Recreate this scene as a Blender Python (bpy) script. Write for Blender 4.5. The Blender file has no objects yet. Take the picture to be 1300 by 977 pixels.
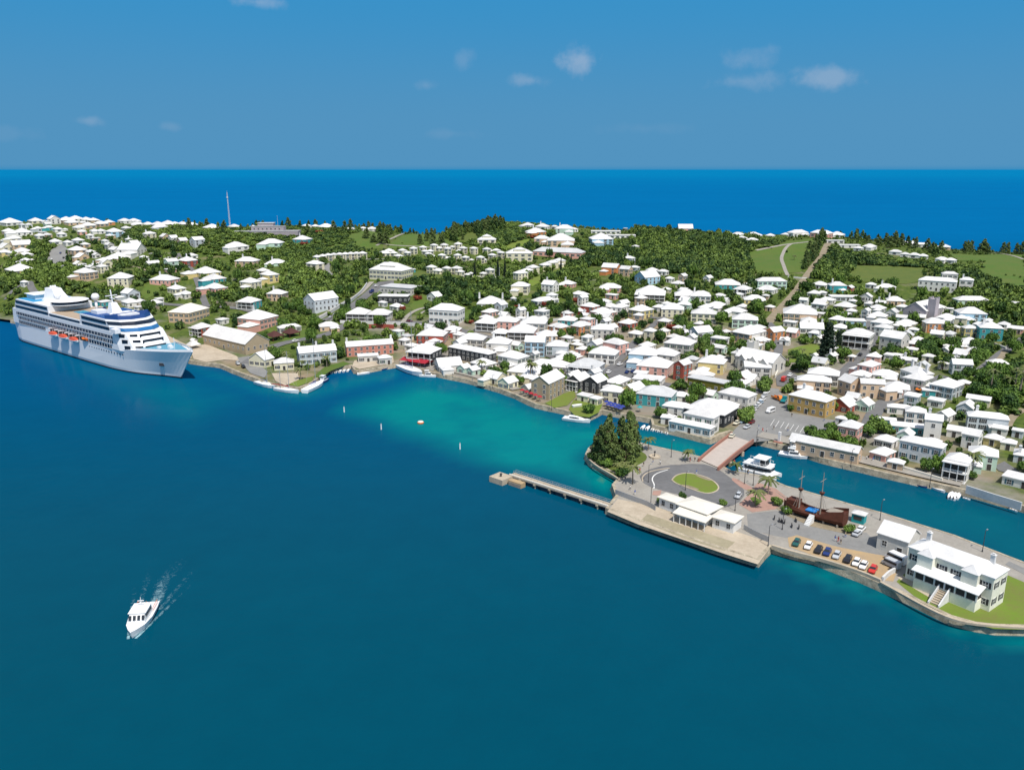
import bpy, math, random
import numpy as np
from mathutils import Vector, Matrix
from mathutils.geometry import delaunay_2d_cdt

random.seed(11)
RNG = np.random.default_rng(11)
sc = bpy.context.scene
col = sc.collection
R = math.radians

# ------------------------------------------------------------------ camera, sky, sun, exposure
F, CX, CY, CAMZ = 1020.0, 650.0, 488.5, 100.0          # photograph frame is 1300 x 977
PITCH = math.atan(274.3 / F)
cam = bpy.data.objects.new("camera", bpy.data.cameras.new("camera"))
col.objects.link(cam)
cam.location = (0, 0, CAMZ)
cam.rotation_euler = (math.pi / 2 - PITCH, 0, 0)
cam.data.sensor_width = 36.0
cam.data.lens = 36.0 * F / 1300.0
cam.data.clip_start = 1.0
cam.data.clip_end = 200000.0
sc.camera = cam

SUN_ELEV, SUN_AZ = R(60), math.atan2(0.40, -0.92)      # azimuth measured from +Y towards +X
sdir = Vector((math.sin(SUN_AZ) * math.cos(SUN_ELEV), math.cos(SUN_AZ) * math.cos(SUN_ELEV), math.sin(SUN_ELEV)))
sl = bpy.data.lights.new("sun", 'SUN')
sl.energy, sl.angle, sl.color = 3.6, R(0.53), (1.0, 0.955, 0.89)
sun = bpy.data.objects.new("sun", sl)
sun.rotation_euler = sdir.to_track_quat('Z', 'Y').to_euler()
sun.location = (0, 0, 400)
col.objects.link(sun)
sc.view_settings.view_transform = 'Standard'
sc.view_settings.look = 'None'
sc.view_settings.exposure = 0.32
sc.view_settings.gamma = 1.0
sc.view_settings.use_curve_mapping = False
sc.render.engine = 'CYCLES'
sc.cycles.max_bounces = 4
sc.cycles.diffuse_bounces = 3
sc.cycles.glossy_bounces = 2
sc.cycles.transparent_max_bounces = 6
sc.cycles.use_denoising = True
sc.cycles.caustics_reflective = False
sc.cycles.caustics_refractive = False

CP, SP = math.cos(PITCH), math.sin(PITCH)


def ray(px, py):
    u, v = (px - CX) / F, (py - CY) / F
    return np.array([u, CP - v * SP, -(SP + v * CP)])


def node(nt, kind, **kw):
    n = nt.nodes.new(kind)
    for k, v in kw.items():
        if k == 'ins':
            for i, val in v.items():
                n.inputs[i].default_value = val
        else:
            setattr(n, k, v)
    return n


def math_n(nt, op, a, b=None, c=None, clamp=False):
    n = nt.nodes.new('ShaderNodeMath')
    n.operation = op
    n.use_clamp = clamp
    for i, x in enumerate((a, b, c)):
        if x is None:
            continue
        if isinstance(x, (int, float)):
            n.inputs[i].default_value = x
        else:
            nt.links.new(x, n.inputs[i])
    return n.outputs[0]


def mix_n(nt, fac, a, b, blend='MIX'):
    n = nt.nodes.new('ShaderNodeMix')
    n.data_type = 'RGBA'
    n.blend_type = blend
    for sock, x in ((n.inputs[0], fac), (n.inputs[6], a), (n.inputs[7], b)):
        if isinstance(x, (int, float)):
            sock.default_value = x
        elif isinstance(x, tuple):
            sock.default_value = (*x[:3], 1.0)
        else:
            nt.links.new(x, sock)
    return n.outputs[2]


world = bpy.data.worlds.new("World")
sc.world = world
world.use_nodes = True
wt = world.node_tree
bg = wt.nodes["Background"]
sky = node(wt, 'ShaderNodeTexSky', sky_type='NISHITA', sun_disc=False, sun_elevation=SUN_ELEV, sun_rotation=SUN_AZ,
           air_density=1.0, dust_density=1.0, ozone_density=1.0, altitude=100)
bg.inputs[1].default_value = 0.1
tc = node(wt, 'ShaderNodeTexCoord')
sep = node(wt, 'ShaderNodeSeparateXYZ')
wt.links.new(tc.outputs['Generated'], sep.inputs[0])
# clear marine air: blue right down to the sea, the full bright sky overhead
low = node(wt, 'ShaderNodeMapRange', interpolation_type='SMOOTHSTEP', ins={1: 0.04, 2: 0.20, 3: 0.0, 4: 1.0})
wt.links.new(sep.outputs[2], low.inputs[0])
lowc = mix_n(wt, low.outputs[0], (0.69, 2.36, 4.22), (0.34, 2.28, 4.62))
base_ = node(wt, 'ShaderNodeMapRange', interpolation_type='SMOOTHSTEP', ins={1: -0.004, 2: 0.005, 3: 0.75, 4: 0.0})
wt.links.new(sep.outputs[2], base_.inputs[0])
lowc = mix_n(wt, base_.outputs[0], lowc, (0.10, 1.95, 4.15))
hi = node(wt, 'ShaderNodeMapRange', interpolation_type='SMOOTHSTEP', ins={1: 0.20, 2: 0.50, 3: 0.0, 4: 1.0})
wt.links.new(sep.outputs[2], hi.inputs[0])
skyc = mix_n(wt, hi.outputs[0], lowc, mix_n(wt, 1.0, sky.outputs[0], (1.55, 1.35, 1.15), 'MULTIPLY'))
nz = node(wt, 'ShaderNodeTexNoise', ins={'Scale': 26.0, 'Detail': 6.0, 'Roughness': 0.6})
wt.links.new(tc.outputs['Generated'], nz.inputs['Vector'])
CLOUDS = [(738, 76, 30, 20, .62), (672, 102, 36, 11, .36), (944, 76, 38, 18, .26), (940, 103, 58, 14, .30), (1057, 97, 52, 15, .50),
          (588, 76, 14, 14, .2), (541, 109, 18, 9, .2), (113, 153, 24, 7, .30), (217, 161, 14, 7, .16), (330, 3, 40, 9, .45),
          (570, 170, 50, 9, .10), (820, 163, 70, 9, .06), (10, 170, 40, 10, .08)]
cl = None
for (x, y, rx, ry, op) in CLOUDS:
    d = ray(x, y)
    d /= np.linalg.norm(d)
    right = np.array([d[1], -d[0], 0.0]); right /= np.linalg.norm(right)
    up = np.cross(right, d)
    a, b = [], None
    terms = []
    for axis, rad in ((right, rx), (up, ry)):
        dp = node(wt, 'ShaderNodeVectorMath', operation='DOT_PRODUCT')
        wt.links.new(tc.outputs['Generated'], dp.inputs[0])
        dp.inputs[1].default_value = tuple(axis)
        q = math_n(wt, 'DIVIDE', dp.outputs['Value'], rad * 0.95 / F)
        terms.append(math_n(wt, 'MULTIPLY', q, q))
    r2 = math_n(wt, 'SQRT', math_n(wt, 'ADD', terms[0], terms[1]))
    e = math_n(wt, 'ADD', r2, math_n(wt, 'MULTIPLY_ADD', nz.outputs[0], 2.6, -1.3))
    m = node(wt, 'ShaderNodeMapRange', interpolation_type='SMOOTHSTEP', ins={1: 1.0, 2: 0.0, 3: 0.0, 4: op * .46})
    wt.links.new(e, m.inputs[0])
    fr = node(wt, 'ShaderNodeVectorMath', operation='DOT_PRODUCT')
    wt.links.new(tc.outputs['Generated'], fr.inputs[0])
    fr.inputs[1].default_value = tuple(d)
    m2 = math_n(wt, 'MULTIPLY', m.outputs[0], math_n(wt, 'GREATER_THAN', fr.outputs['Value'], 0.5))
    cl = m2 if cl is None else math_n(wt, 'MAXIMUM', cl, m2)
wt.links.new(mix_n(wt, cl, skyc, (5.6, 5.5, 5.9)), bg.inputs[0])

# ------------------------------------------------------------------ materials
MATS = {}


def material(name, base, rough=0.7, noise=0.0, scale=0.3, other=None, spec=0.3, metal=0.0, rand=0.0, bump=0.0):
    if name in MATS:
        return MATS[name]
    m = bpy.data.materials.new(name)
    m.use_nodes = True
    nt = m.node_tree
    p = nt.nodes["Principled BSDF"]
    p.inputs['Roughness'].default_value = rough
    p.inputs['Specular IOR Level'].default_value = spec
    p.inputs['Metallic'].default_value = metal
    p.inputs['Base Color'].default_value = (*base, 1)
    out = None
    if noise or other:
        g = node(nt, 'ShaderNodeNewGeometry')
        n1 = node(nt, 'ShaderNodeTexNoise', ins={'Scale': scale, 'Detail': 6.0, 'Roughness': 0.65})
        nt.links.new(g.outputs['Position'], n1.inputs['Vector'])
        n2 = node(nt, 'ShaderNodeTexNoise', ins={'Scale': scale * 7.3, 'Detail': 4.0, 'Roughness': 0.6})
        nt.links.new(g.outputs['Position'], n2.inputs['Vector'])
        mr = node(nt, 'ShaderNodeMapRange', ins={1: 0.37, 2: 0.63})
        nt.links.new(math_n(nt, 'ADD', math_n(nt, 'MULTIPLY', n1.outputs[0], .62), math_n(nt, 'MULTIPLY', n2.outputs[0], .38)), mr.inputs[0])
        o = other or tuple(c * (1 - noise) for c in base)
        out = mix_n(nt, mr.outputs[0], base, o)
        if bump:
            bp = node(nt, 'ShaderNodeBump', ins={'Strength': bump, 'Distance': 0.3})
            nt.links.new(n1.outputs[0], bp.inputs['Height'])
            nt.links.new(bp.outputs[0], p.inputs['Normal'])
    if rand:
        oi = node(nt, 'ShaderNodeObjectInfo')
        hs = node(nt, 'ShaderNodeHueSaturation', ins={'Color': (*base, 1)})
        if out is not None:
            nt.links.new(out, hs.inputs['Color'])
        nt.links.new(math_n(nt, 'MULTIPLY_ADD', oi.outputs['Random'], 2 * rand, 1 - rand), hs.inputs['Value'])
        out = hs.outputs[0]
    if out is not None:
        nt.links.new(out, p.inputs['Base Color'])
    MATS[name] = m
    return m


WALLC = {'w': (.76, .74, .69), 'c': (.74, .69, .50), 'y': (.66, .54, .24), 'p': (.72, .40, .33), 'o': (.58, .24, .10), 'r': (.40, .10, .07),
         'b': (.38, .56, .68), 't': (.06, .34, .36), 'g': (.58, .56, .51), 'm': (.52, .68, .56), 'n': (.60, .44, .30), 'u': (.54, .58, .60),
         'd': (.05, .055, .06), 'k': (.52, .35, .13), 'l': (.20, .19, .035), 's': (.42, .34, .23), 'e': (.60, .26, .20), 'a': (.82, .81, .68), 'v': (.40, .36, .38)}
WORDC = {'w': 'white', 'c': 'cream', 'y': 'yellow', 'p': 'pink', 'o': 'orange', 'r': 'red', 'b': 'light blue', 't': 'turquoise', 'g': 'pale grey',
         'm': 'mint green', 'n': 'tan', 'u': 'blue-grey', 'd': 'dark-walled', 'k': 'mustard', 'l': 'olive', 's': 'stone', 'e': 'salmon', 'a': 'pale green', 'v': 'grey stone'}


def wall_mat(c):
    return material('painted_wall_' + WORDC[c].replace(' ', '_'), WALLC[c], 0.85, noise=0.16, scale=0.25, rand=0.10, spec=0.15)


def M(k):
    return MATS[k]


material('roof_white', (.72, .715, .70), 0.85, noise=0.22, scale=0.22, rand=0.10, spec=0.15)
material('roof_grey', (.56, .57, .57), 0.8, noise=0.2, scale=0.2, spec=0.15)
material('roof_cream', (.72, .68, .59), 0.8, noise=0.08, scale=0.2, spec=0.15)
material('roof_brown', (.09, .035, .03), 0.8, noise=0.3, scale=0.4)
material('trim_white', (.70, .70, .68), 0.6)
material('glass_dark', (.025, .032, .04), 0.15, spec=0.5)
material('shutter_green', (.03, .09, .06), 0.6)
material('shutter_blue', (.06, .13, .17), 0.6)
material('shutter_dark', (.03, .03, .035), 0.6)
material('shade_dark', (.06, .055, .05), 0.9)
material('wood_brown', (.115, .038, .022), 0.7, noise=0.35, scale=0.9)
material('wood_grey', (.34, .30, .25), 0.8, noise=0.3, scale=0.7)
material('deck_teak', (.42, .33, .24), 0.7, noise=0.15, scale=0.3)
material('asphalt', (.17, .17, .17), 0.9, noise=0.28, scale=0.09, other=(.12, .12, .122))
material('asphalt_pale', (.25, .25, .24), 0.9, other=(.19, .19, .185), scale=0.11)
material('pavement', (.34, .32, .28), 0.9, other=(.26, .24, .21), scale=0.18)
material('concrete', (.50, .43, .33), 0.9, other=(.37, .31, .23), scale=0.16)
material('concrete_stained', (.35, .31, .21), 0.9, other=(.26, .23, .15), scale=0.12)
material('sand', (.44, .31, .16), 0.95, other=(.34, .26, .17), scale=0.22)
material('paver_pink', (.40, .25, .20), 0.9, noise=0.2, scale=0.5)
material('paint_white', (.75, .75, .72), 0.7)
material('earth', (.30, .25, .18), 0.95, other=(.20, .17, .11), scale=0.2)
material('lawn', (.068, .132, .017), 0.95, other=(.100, .132, .026), scale=0.07)
material('lawn_bright', (.13, .21, .022), 0.95, other=(.15, .165, .04), scale=0.12)
material('lawn_dry', (.112, .136, .026), 0.95, other=(.074, .116, .020), scale=0.12)
material('quay_stone', (.50, .44, .33), 0.9, other=(.20, .17, .12), scale=0.5, bump=0.6)
material('steel_grey', (.38, .39, .40), 0.5, metal=0.3)
material('metal_dark', (.05, .05, .055), 0.5)
material('rubber', (.02, .02, .02), 0.8)
material('boat_white', (.80, .80, .79), 0.3, spec=0.5)
material('boat_blue', (.03, .07, .20), 0.4, spec=0.5)
material('boat_red', (.45, .06, .04), 0.5)
material('orange', (.75, .16, .02), 0.5)
material('awning_red', (.34, .02, .035), 0.8)
material('parasol_blue', (.03, .05, .25), 0.8)
material('tarp_blue', (.03, .22, .55), 0.5)
material('teal_paint', (.02, .30, .32), 0.6)
material('bark', (.14, .10, .07), 0.9, noise=0.3, scale=1.0)
material('palm_bark', (.25, .21, .16), 0.9, noise=0.3, scale=1.5)
material('skin', (.45, .28, .19), 0.6)
material('brick_red', (.36, .17, .125), 0.9, noise=0.2, scale=0.6)
material('tower_white', (.62, .62, .62), 0.5)


def foliage(name, dark, light, rand):
    m = bpy.data.materials.new(name)
    m.use_nodes = True
    nt = m.node_tree
    p = nt.nodes["Principled BSDF"]
    p.inputs['Roughness'].default_value = 0.65
    p.inputs['Specular IOR Level'].default_value = 0.25
    at = node(nt, 'ShaderNodeAttribute', attribute_name='tint')
    oi = node(nt, 'ShaderNodeObjectInfo')
    sp_ = node(nt, 'ShaderNodeSeparateColor')
    nt.links.new(at.outputs['Color'], sp_.inputs[0])
    f = math_n(nt, 'ADD', sp_.outputs[0], math_n(nt, 'MULTIPLY_ADD', oi.outputs['Random'], rand, -rand / 2), clamp=True)
    c = mix_n(nt, f, dark, light)
    nt.links.new(c, p.inputs['Base Color'])
    MATS[name] = m
    return m


foliage('leaf_green', (.020, .056, .012), (.130, .225, .034), 0.7)
foliage('leaf_wood', (.022, .056, .014), (.160, .235, .042), 0.0)
foliage('leaf_pine', (.032, .062, .016), (.135, .185, .048), 0.3)
foliage('leaf_norfolk', (.008, .022, .012), (.025, .045, .022), 0.1)
foliage('leaf_palm', (.05, .075, .02), (.16, .18, .06), 0.4)
foliage('leaf_light', (.05, .10, .02), (.22, .33, .06), 0.3)
foliage('leaf_red', (.12, .02, .012), (.30, .07, .04), 0.2)


# ------------------------------------------------------------------ object helpers
def link(o, parent=None):
    col.objects.link(o)
    if parent is not None:
        o.parent = parent
    return o


def tag(o, label=None, cat=None, group=None, kind=None):
    for k, v in (('label', label), ('category', cat), ('group', group), ('kind', kind)):
        if v:
            o[k] = v
    return o


def empty(name, loc, rz=0.0, label=None, cat=None, group=None):
    o = bpy.data.objects.new(name, None)
    o.empty_display_size = 0.5
    o.location = loc
    o.rotation_euler = (0, 0, rz)
    return tag(link(o), label, cat, group)


def obj(name, mesh, parent=None, loc=(0, 0, 0), rz=0.0, scale=None):
    o = bpy.data.objects.new(name, mesh)
    o.location = loc
    o.rotation_euler = (0, 0, rz)
    if scale is not None:
        o.scale = scale
    return link(o, parent)


def copy_tree(root, loc, rz):
    r = root.copy(); col.objects.link(r); r.location = loc; r.rotation_euler = (0, 0, rz)
    for ch in root.children:
        c = ch.copy(); col.objects.link(c); c.parent = r
        for g in ch.children:
            d = g.copy(); col.objects.link(d); d.parent = c
    return r


class MB:
    def __init__(self):
        self.v, self.f, self.m = [], [], []

    def add(self, vs, fs, mi=0):
        o = len(self.v)
        self.v += [tuple(map(float, p)) for p in vs]
        self.f += [tuple(i + o for i in f) for f in fs]
        self.m += [mi] * len(fs)
        return self

    def box(self, x0, x1, y0, y1, z0, z1, mi=0):
        return self.add([(x0, y0, z0), (x1, y0, z0), (x1, y1, z0), (x0, y1, z0), (x0, y0, z1), (x1, y0, z1), (x1, y1, z1), (x0, y1, z1)],
                        [(0, 3, 2, 1), (4, 5, 6, 7), (0, 1, 5, 4), (1, 2, 6, 5), (2, 3, 7, 6), (3, 0, 4, 7)], mi)

    def cbox(self, c, s, rz=0.0, mi=0):
        ca, sa = math.cos(rz), math.sin(rz)
        vs = []
        for z in (-.5, .5):
            for x, y in ((-.5, -.5), (.5, -.5), (.5, .5), (-.5, .5)):
                X, Y = x * s[0], y * s[1]
                vs.append((c[0] + X * ca - Y * sa, c[1] + X * sa + Y * ca, c[2] + z * s[2]))
        return self.add(vs, [(0, 3, 2, 1), (4, 5, 6, 7), (0, 1, 5, 4), (1, 2, 6, 5), (2, 3, 7, 6), (3, 0, 4, 7)], mi)

    def frustum(self, r0, r1, mi=0):
        """r0, r1: lists of points (same count) bottom ring / top ring, closed with caps."""
        n = len(r0)
        self.add(list(r0) + list(r1), [tuple(range(n))[::-1], tuple(range(n, 2 * n))] + [(i, (i + 1) % n, n + (i + 1) % n, n + i) for i in range(n)], mi)
        return self

    def loft(self, rings, mi=0, caps=True):
        n = len(rings[0])
        vs = [p for r in rings for p in r]
        fs = []
        for k in range(len(rings) - 1):
            for i in range(n):
                a, b = k * n + i, k * n + (i + 1) % n
                fs.append((a, b, b + n, a + n))
        if caps:
            fs += [tuple(range(n))[::-1], tuple(range((len(rings) - 1) * n, len(rings) * n))]
        return self.add(vs, fs, mi)

    def tube(self, p0, p1, r0, r1=None, n=6, mi=0):
        r1 = r0 if r1 is None else r1
        p0, p1 = Vector(p0), Vector(p1)
        q = (p1 - p0).to_track_quat('Z', 'Y')
        rings = []
        for p, r in ((p0, r0), (p1, r1)):
            rings.append([p + q @ Vector((r * math.cos(2 * math.pi * i / n), r * math.sin(2 * math.pi * i / n), 0)) for i in range(n)])
        return self.loft(rings, mi)

    def ball(self, c, r, mi=0, n=10, m=6, sz=1.0):
        rings = []
        for k in range(1, m):
            a = math.pi * k / m
            rings.append([(c[0] + r * math.sin(a) * math.cos(2 * math.pi * i / n), c[1] + r * math.sin(a) * math.sin(2 * math.pi * i / n), c[2] - sz * r * math.cos(a)) for i in range(n)])
        return self.loft(rings, mi)

    def mesh(self, name, mats, smooth=False):
        me = bpy.data.meshes.new(name)
        me.from_pydata(self.v, [], self.f)
        for m in (mats if isinstance(mats, (list, tuple)) else [mats]):
            me.materials.append(M(m) if isinstance(m, str) else m)
        me.polygons.foreach_set('material_index', self.m)
        if smooth:
            me.polygons.foreach_set('use_smooth', [True] * len(self.f))
        me.update()
        return me

    def build(self, name, mats, parent=None, smooth=False, loc=(0, 0, 0), rz=0.0):
        return obj(name, self.mesh(name, mats, smooth), parent, loc, rz)


# ------------------------------------------------------------------ terrain
def plane_pt(px, py, z=0.0):
    d = ray(px, py)
    t = (CAMZ - z) / -d[2]
    return np.array([d[0] * t, d[1] * t])


def to_px(X, Y, Z):
    dx, dy, dz = X, Y, np.asarray(Z) - CAMZ
    dep = dy * CP - dz * SP
    up = dy * SP + dz * CP
    return CX + F * dx / dep, CY - F * up / dep


COAST = [(-200, 378), (-60, 400), (14, 410), (70, 418), (243, 462), (280, 467), (306, 478), (328, 486), (352, 494), (380, 497), (392, 493), (408, 482),
         (416, 474), (430, 470), (446, 468), (450, 474), (456, 475), (500, 467), (506, 466), (552, 478), (592, 486), (636, 499), (654, 506), (680, 518),
         (716, 526), (735, 531), (750, 533), (764, 526), (826, 537), (828, 545), (901, 564), (914, 557), (926, 553), (955, 563), (1000, 573), (1040, 587),
         (1128, 608), (1224, 629), (1296, 649), (1400, 690)]
ISLE = [(743, 583), (747, 575), (754, 570), (798, 564), (824, 571), (889, 586), (915, 597), (927, 604), (968, 611), (998, 624), (1021, 630), (1078, 647), (1118, 658),
        (1210, 687), (1278, 714), (1345, 740), (1345, 815), (1300, 805), (1262, 804), (1237, 801), (1205, 792), (1139, 759), (1090, 738), (1034, 716), (978, 701),
        (962, 719), (920, 706), (810, 668), (769, 652), (782, 636), (777, 622), (787, 611), (764, 600), (750, 592)]
RIDGE = [(-150, 281, 40), (0, 281, 41), (70, 279, 43), (150, 281, 42), (230, 286, 41), (300, 291, 41), (370, 289, 40), (440, 291, 38), (500, 296, 34), (550, 302, 32), (600, 292, 36),
         (640, 280, 42), (680, 286, 39), (720, 289, 37), (800, 294, 34), (870, 293, 36), (940, 303, 30), (1000, 302, 30), (1050, 299, 32), (1090, 305, 29),
         (1130, 312, 26), (1200, 320, 22), (1300, 326, 20), (1420, 332, 19)]
INNER = [(60, 345, 25), (180, 340, 24), (300, 345, 22), (120, 385, 10), (220, 400, 7), (330, 385, 11), (440, 380, 12), (430, 335, 24), (560, 350, 22), (640, 352, 21), (500, 345, 21),
         (570, 400, 10), (660, 400, 10), (750, 360, 17), (760, 420, 9), (850, 400, 11), (850, 340, 22), (950, 380, 14), (930, 440, 6.5), (1050, 400, 11), (1040, 460, 6), (1130, 440, 8),
         (1200, 400, 12), (1160, 350, 18), (1280, 400, 13), (1280, 470, 9), (1210, 500, 6), (1130, 540, 3), (1240, 560, 3.5), (1000, 330, 22), (700, 470, 3), (640, 440, 5), (1000, 520, 2.2), (900, 510, 2.4), (300, 430, 3), (400, 425, 5)]

coast_w = np.array([plane_pt(x, y) for x, y in COAST])
isle_w = np.array([plane_pt(x, y) for x, y in ISLE])


def resample(P, step, closed=False):
    P = np.asarray(P, float)
    if closed:
        P = np.vstack([P, P[:1]])
    out = []
    for a, b in zip(P[:-1], P[1:]):
        n = max(1, int(round(np.linalg.norm(b - a) / step)))
        for i in range(n):
            out.append(a + (b - a) * i / n)
    if not closed:
        out.append(P[-1])
    return np.array(out)


ctrl = [(p[0], p[1], 2.0) for p in resample(coast_w, 30)]
back = []
for x, y, z in RIDGE:
    p = plane_pt(x, y, z)
    ctrl.append((*p, z))
    away = p / np.linalg.norm(p)
    q = p + away * 230
    back.append(q)
    ctrl += [(*(p + away * 110), z * 0.62), (*q, 2.0), (*(p + away * 330), 1.0)]
for x, y, z in INNER:
    ctrl.append((*plane_pt(x, y, z), z))
ctrl = np.array(ctrl)
GX0, GX1, GY0, GY1, GS = -1150, 1150, 100, 1500, 5.0
gx, gy = np.arange(GX0, GX1 + 1, GS), np.arange(GY0, GY1 + 1, GS)
GXX, GYY = np.meshgrid(gx, gy)
num = np.zeros_like(GXX); den = np.zeros_like(GXX)
for cx, cy, cz in ctrl:
    w = 1.0 / ((GXX - cx) ** 2 + (GYY - cy) ** 2 + 35.0 ** 2) ** 2
    num += w * cz; den += w
HZ = num / den
HZ = np.maximum(HZ, 1.9)
main_poly = np.vstack([coast_w, [[700, 260], [820, 500]], np.array(back)[::-1]])


def in_poly(X, Y, P):
    X, Y = np.asarray(X, float), np.asarray(Y, float)
    ins = np.zeros(X.shape, bool)
    n = len(P)
    for i in range(n):
        x0, y0 = P[i]; x1, y1 = P[(i + 1) % n]
        if y0 == y1:
            continue
        c = (y0 > Y) != (y1 > Y)
        ins ^= c & (X < (x1 - x0) * (Y - y0) / (y1 - y0) + x0)
    return ins


def poly_dist(X, Y, P, closed=True):
    d = np.full(np.shape(X), 1e9)
    n = len(P)
    for i in range(n if closed else n - 1):
        a, b = np.asarray(P[i], float), np.asarray(P[(i + 1) % n], float)
        ab = b - a
        t = np.clip(((X - a[0]) * ab[0] + (Y - a[1]) * ab[1]) / max(ab @ ab, 1e-9), 0, 1)
        d = np.minimum(d, np.hypot(X - a[0] - t * ab[0], Y - a[1] - t * ab[1]))
    return d


big_isle = isle_w.mean(0) + (isle_w - isle_w.mean(0)) * 1.03
HZ[(poly_dist(GXX, GYY, isle_w) < 7) | in_poly(GXX, GYY, isle_w)] = 2.0
cd = poly_dist(GXX, GYY, coast_w, False)
k = np.clip((cd - 12) / 25, 0, 1)
HZ = 2.0 * (1 - k) + HZ * k


def hz(X, Y):
    fx = np.clip((np.asarray(X, float) - GX0) / GS, 0, len(gx) - 1.001)
    fy = np.clip((np.asarray(Y, float) - GY0) / GS, 0, len(gy) - 1.001)
    i, j = fx.astype(int), fy.astype(int)
    a, b = fx - i, fy - j
    return (HZ[j, i] * (1 - a) + HZ[j, i + 1] * a) * (1 - b) + (HZ[j + 1, i] * (1 - a) + HZ[j + 1, i + 1] * a) * b


TS = np.arange(120.0, 1500.0, 2.0)
RPX = np.array([r[0] for r in RIDGE], float)
RYY = np.array([plane_pt(*r)[1] for r in RIDGE])


def at(px, py, dz=0.0):
    """the point of the ground (raised by dz) that lies behind a point of the photograph"""
    d = ray(px, py)
    X, Y, Z = d[0] * TS, d[1] * TS, CAMZ + d[2] * TS
    lim = float(np.interp(px, RPX, RYY)) + 45.0
    below = (Z <= hz(X, Y) + dz) & (Y < lim)
    if not below.any():
        # above the skyline: stand it on the crest below that column
        gap = Z - hz(X, Y) - dz
        ok = (Y < lim)
        i = int(np.argmin(np.where(ok, gap, 1e9)))
        return np.array([X[i], Y[i], float(hz(X[i], Y[i]))])
    i = int(np.argmax(below))
    lo, hi = TS[max(i - 1, 0)], TS[i]
    for _ in range(14):
        t = (lo + hi) / 2
        if CAMZ + d[2] * t <= float(hz(d[0] * t, d[1] * t)) + dz:
            hi = t
        else:
            lo = t
    return np.array([d[0] * hi, d[1] * hi, float(hz(d[0] * hi, d[1] * hi))])


def depth_of(p):
    return p[1] * CP - (p[2] - CAMZ) * SP


# occupancy raster (1 m): where no tree may grow
OX0, OY0, OW, OH = -1150, 100, 2300, 1400
OCC = np.zeros((OH, OW), np.uint8)


def occ_poly(P, val=1):
    P = np.asarray(P)[:, :2]
    x0, y0 = np.floor(P.min(0)).astype(int) - 1
    x1, y1 = np.ceil(P.max(0)).astype(int) + 1
    x0, x1 = max(x0, OX0), min(x1, OX0 + OW); y0, y1 = max(y0, OY0), min(y1, OY0 + OH)
    if x1 <= x0 or y1 <= y0:
        return
    xs, ys = np.meshgrid(np.arange(x0, x1) + .5, np.arange(y0, y1) + .5)
    m = in_poly(xs, ys, P)
    OCC[y0 - OY0:y1 - OY0, x0 - OX0:x1 - OX0][m] = val


def occ_at(X, Y):
    return OCC[np.clip((np.asarray(Y) - OY0).astype(int), 0, OH - 1), np.clip((np.asarray(X) - OX0).astype(int), 0, OW - 1)]


def sheet(name, P, mats, dz, step=6.0, zfun=None, kind='structure', attr=None):
    """a draped sheet over the world polygon P"""
    P = resample(P, step, True)
    x0, y0 = P.min(0); x1, y1 = P.max(0)
    xs, ys = np.meshgrid(np.arange(x0, x1, step), np.arange(y0, y1, step))
    xs, ys = xs.ravel(), ys.ravel()
    ok = in_poly(xs, ys, P) & (poly_dist(xs, ys, P) > step * 0.35)
    pts = [Vector(p) for p in P] + [Vector(p) for p in zip(xs[ok], ys[ok])]
    n = len(P)
    v, e, f, *_ = delaunay_2d_cdt(pts, [(i, (i + 1) % n) for i in range(n)], [tuple(range(n))], 1, 1e-4)
    V = np.array([(p[0], p[1]) for p in v])
    Z = (hz(V[:, 0], V[:, 1]) if zfun is None else zfun(V[:, 0], V[:, 1])) + dz
    b = MB()
    b.add(np.column_stack([V, Z]), [tuple(t) if ((V[t[1]] - V[t[0]])[0] * (V[t[2]] - V[t[0]])[1] - (V[t[1]] - V[t[0]])[1] * (V[t[2]] - V[t[0]])[0]) > 0 else tuple(t)[::-1] for t in f])
    o = b.build(name, mats)
    if attr is not None:
        a = o.data.attributes.new('town', 'FLOAT', 'POINT')
        a.data.foreach_set('value', attr(V[:, 0], V[:, 1]).astype(np.float32))
    tag(o, kind=kind)
    return o


def px_poly(pts):
    return np.array([at(x, y)[:2] for x, y in pts])


def smooth_line(P, it=2):
    P = np.asarray(P, float)
    for _ in range(it):
        q = [P[0]]
        for a, b in zip(P[:-1], P[1:]):
            q += [a * .75 + b * .25, a * .25 + b * .75]
        q.append(P[-1]); P = np.array(q)
    return P


def strip(name, W, width, mat, dz, kind='structure', occ=True):
    W = resample(smooth_line(W), 4.0)
    t = np.gradient(W, axis=0)
    t /= np.linalg.norm(t, axis=1)[:, None] + 1e-9
    nrm = np.column_stack([-t[:, 1], t[:, 0]])
    vs, fs = [], []
    K = 5
    for i, p in enumerate(W):
        for j in range(K):
            q = p + nrm[i] * width * (0.5 - j / (K - 1))
            vs.append((q[0], q[1], float(hz(q[0], q[1])) + dz))
    for i in range(len(W) - 1):
        for j in range(K - 1):
            a = i * K + j
            fs.append((a, a + 1, a + K + 1, a + K))
    b = MB(); b.add(vs, [f[::-1] for f in fs])
    o = b.build(name, mat)
    if occ:
        occ_poly(np.vstack([W + nrm * (width / 2 + .8), (W - nrm * (width / 2 + .8))[::-1]]), 2)
    return tag(o, kind=kind) if kind else o
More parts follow.
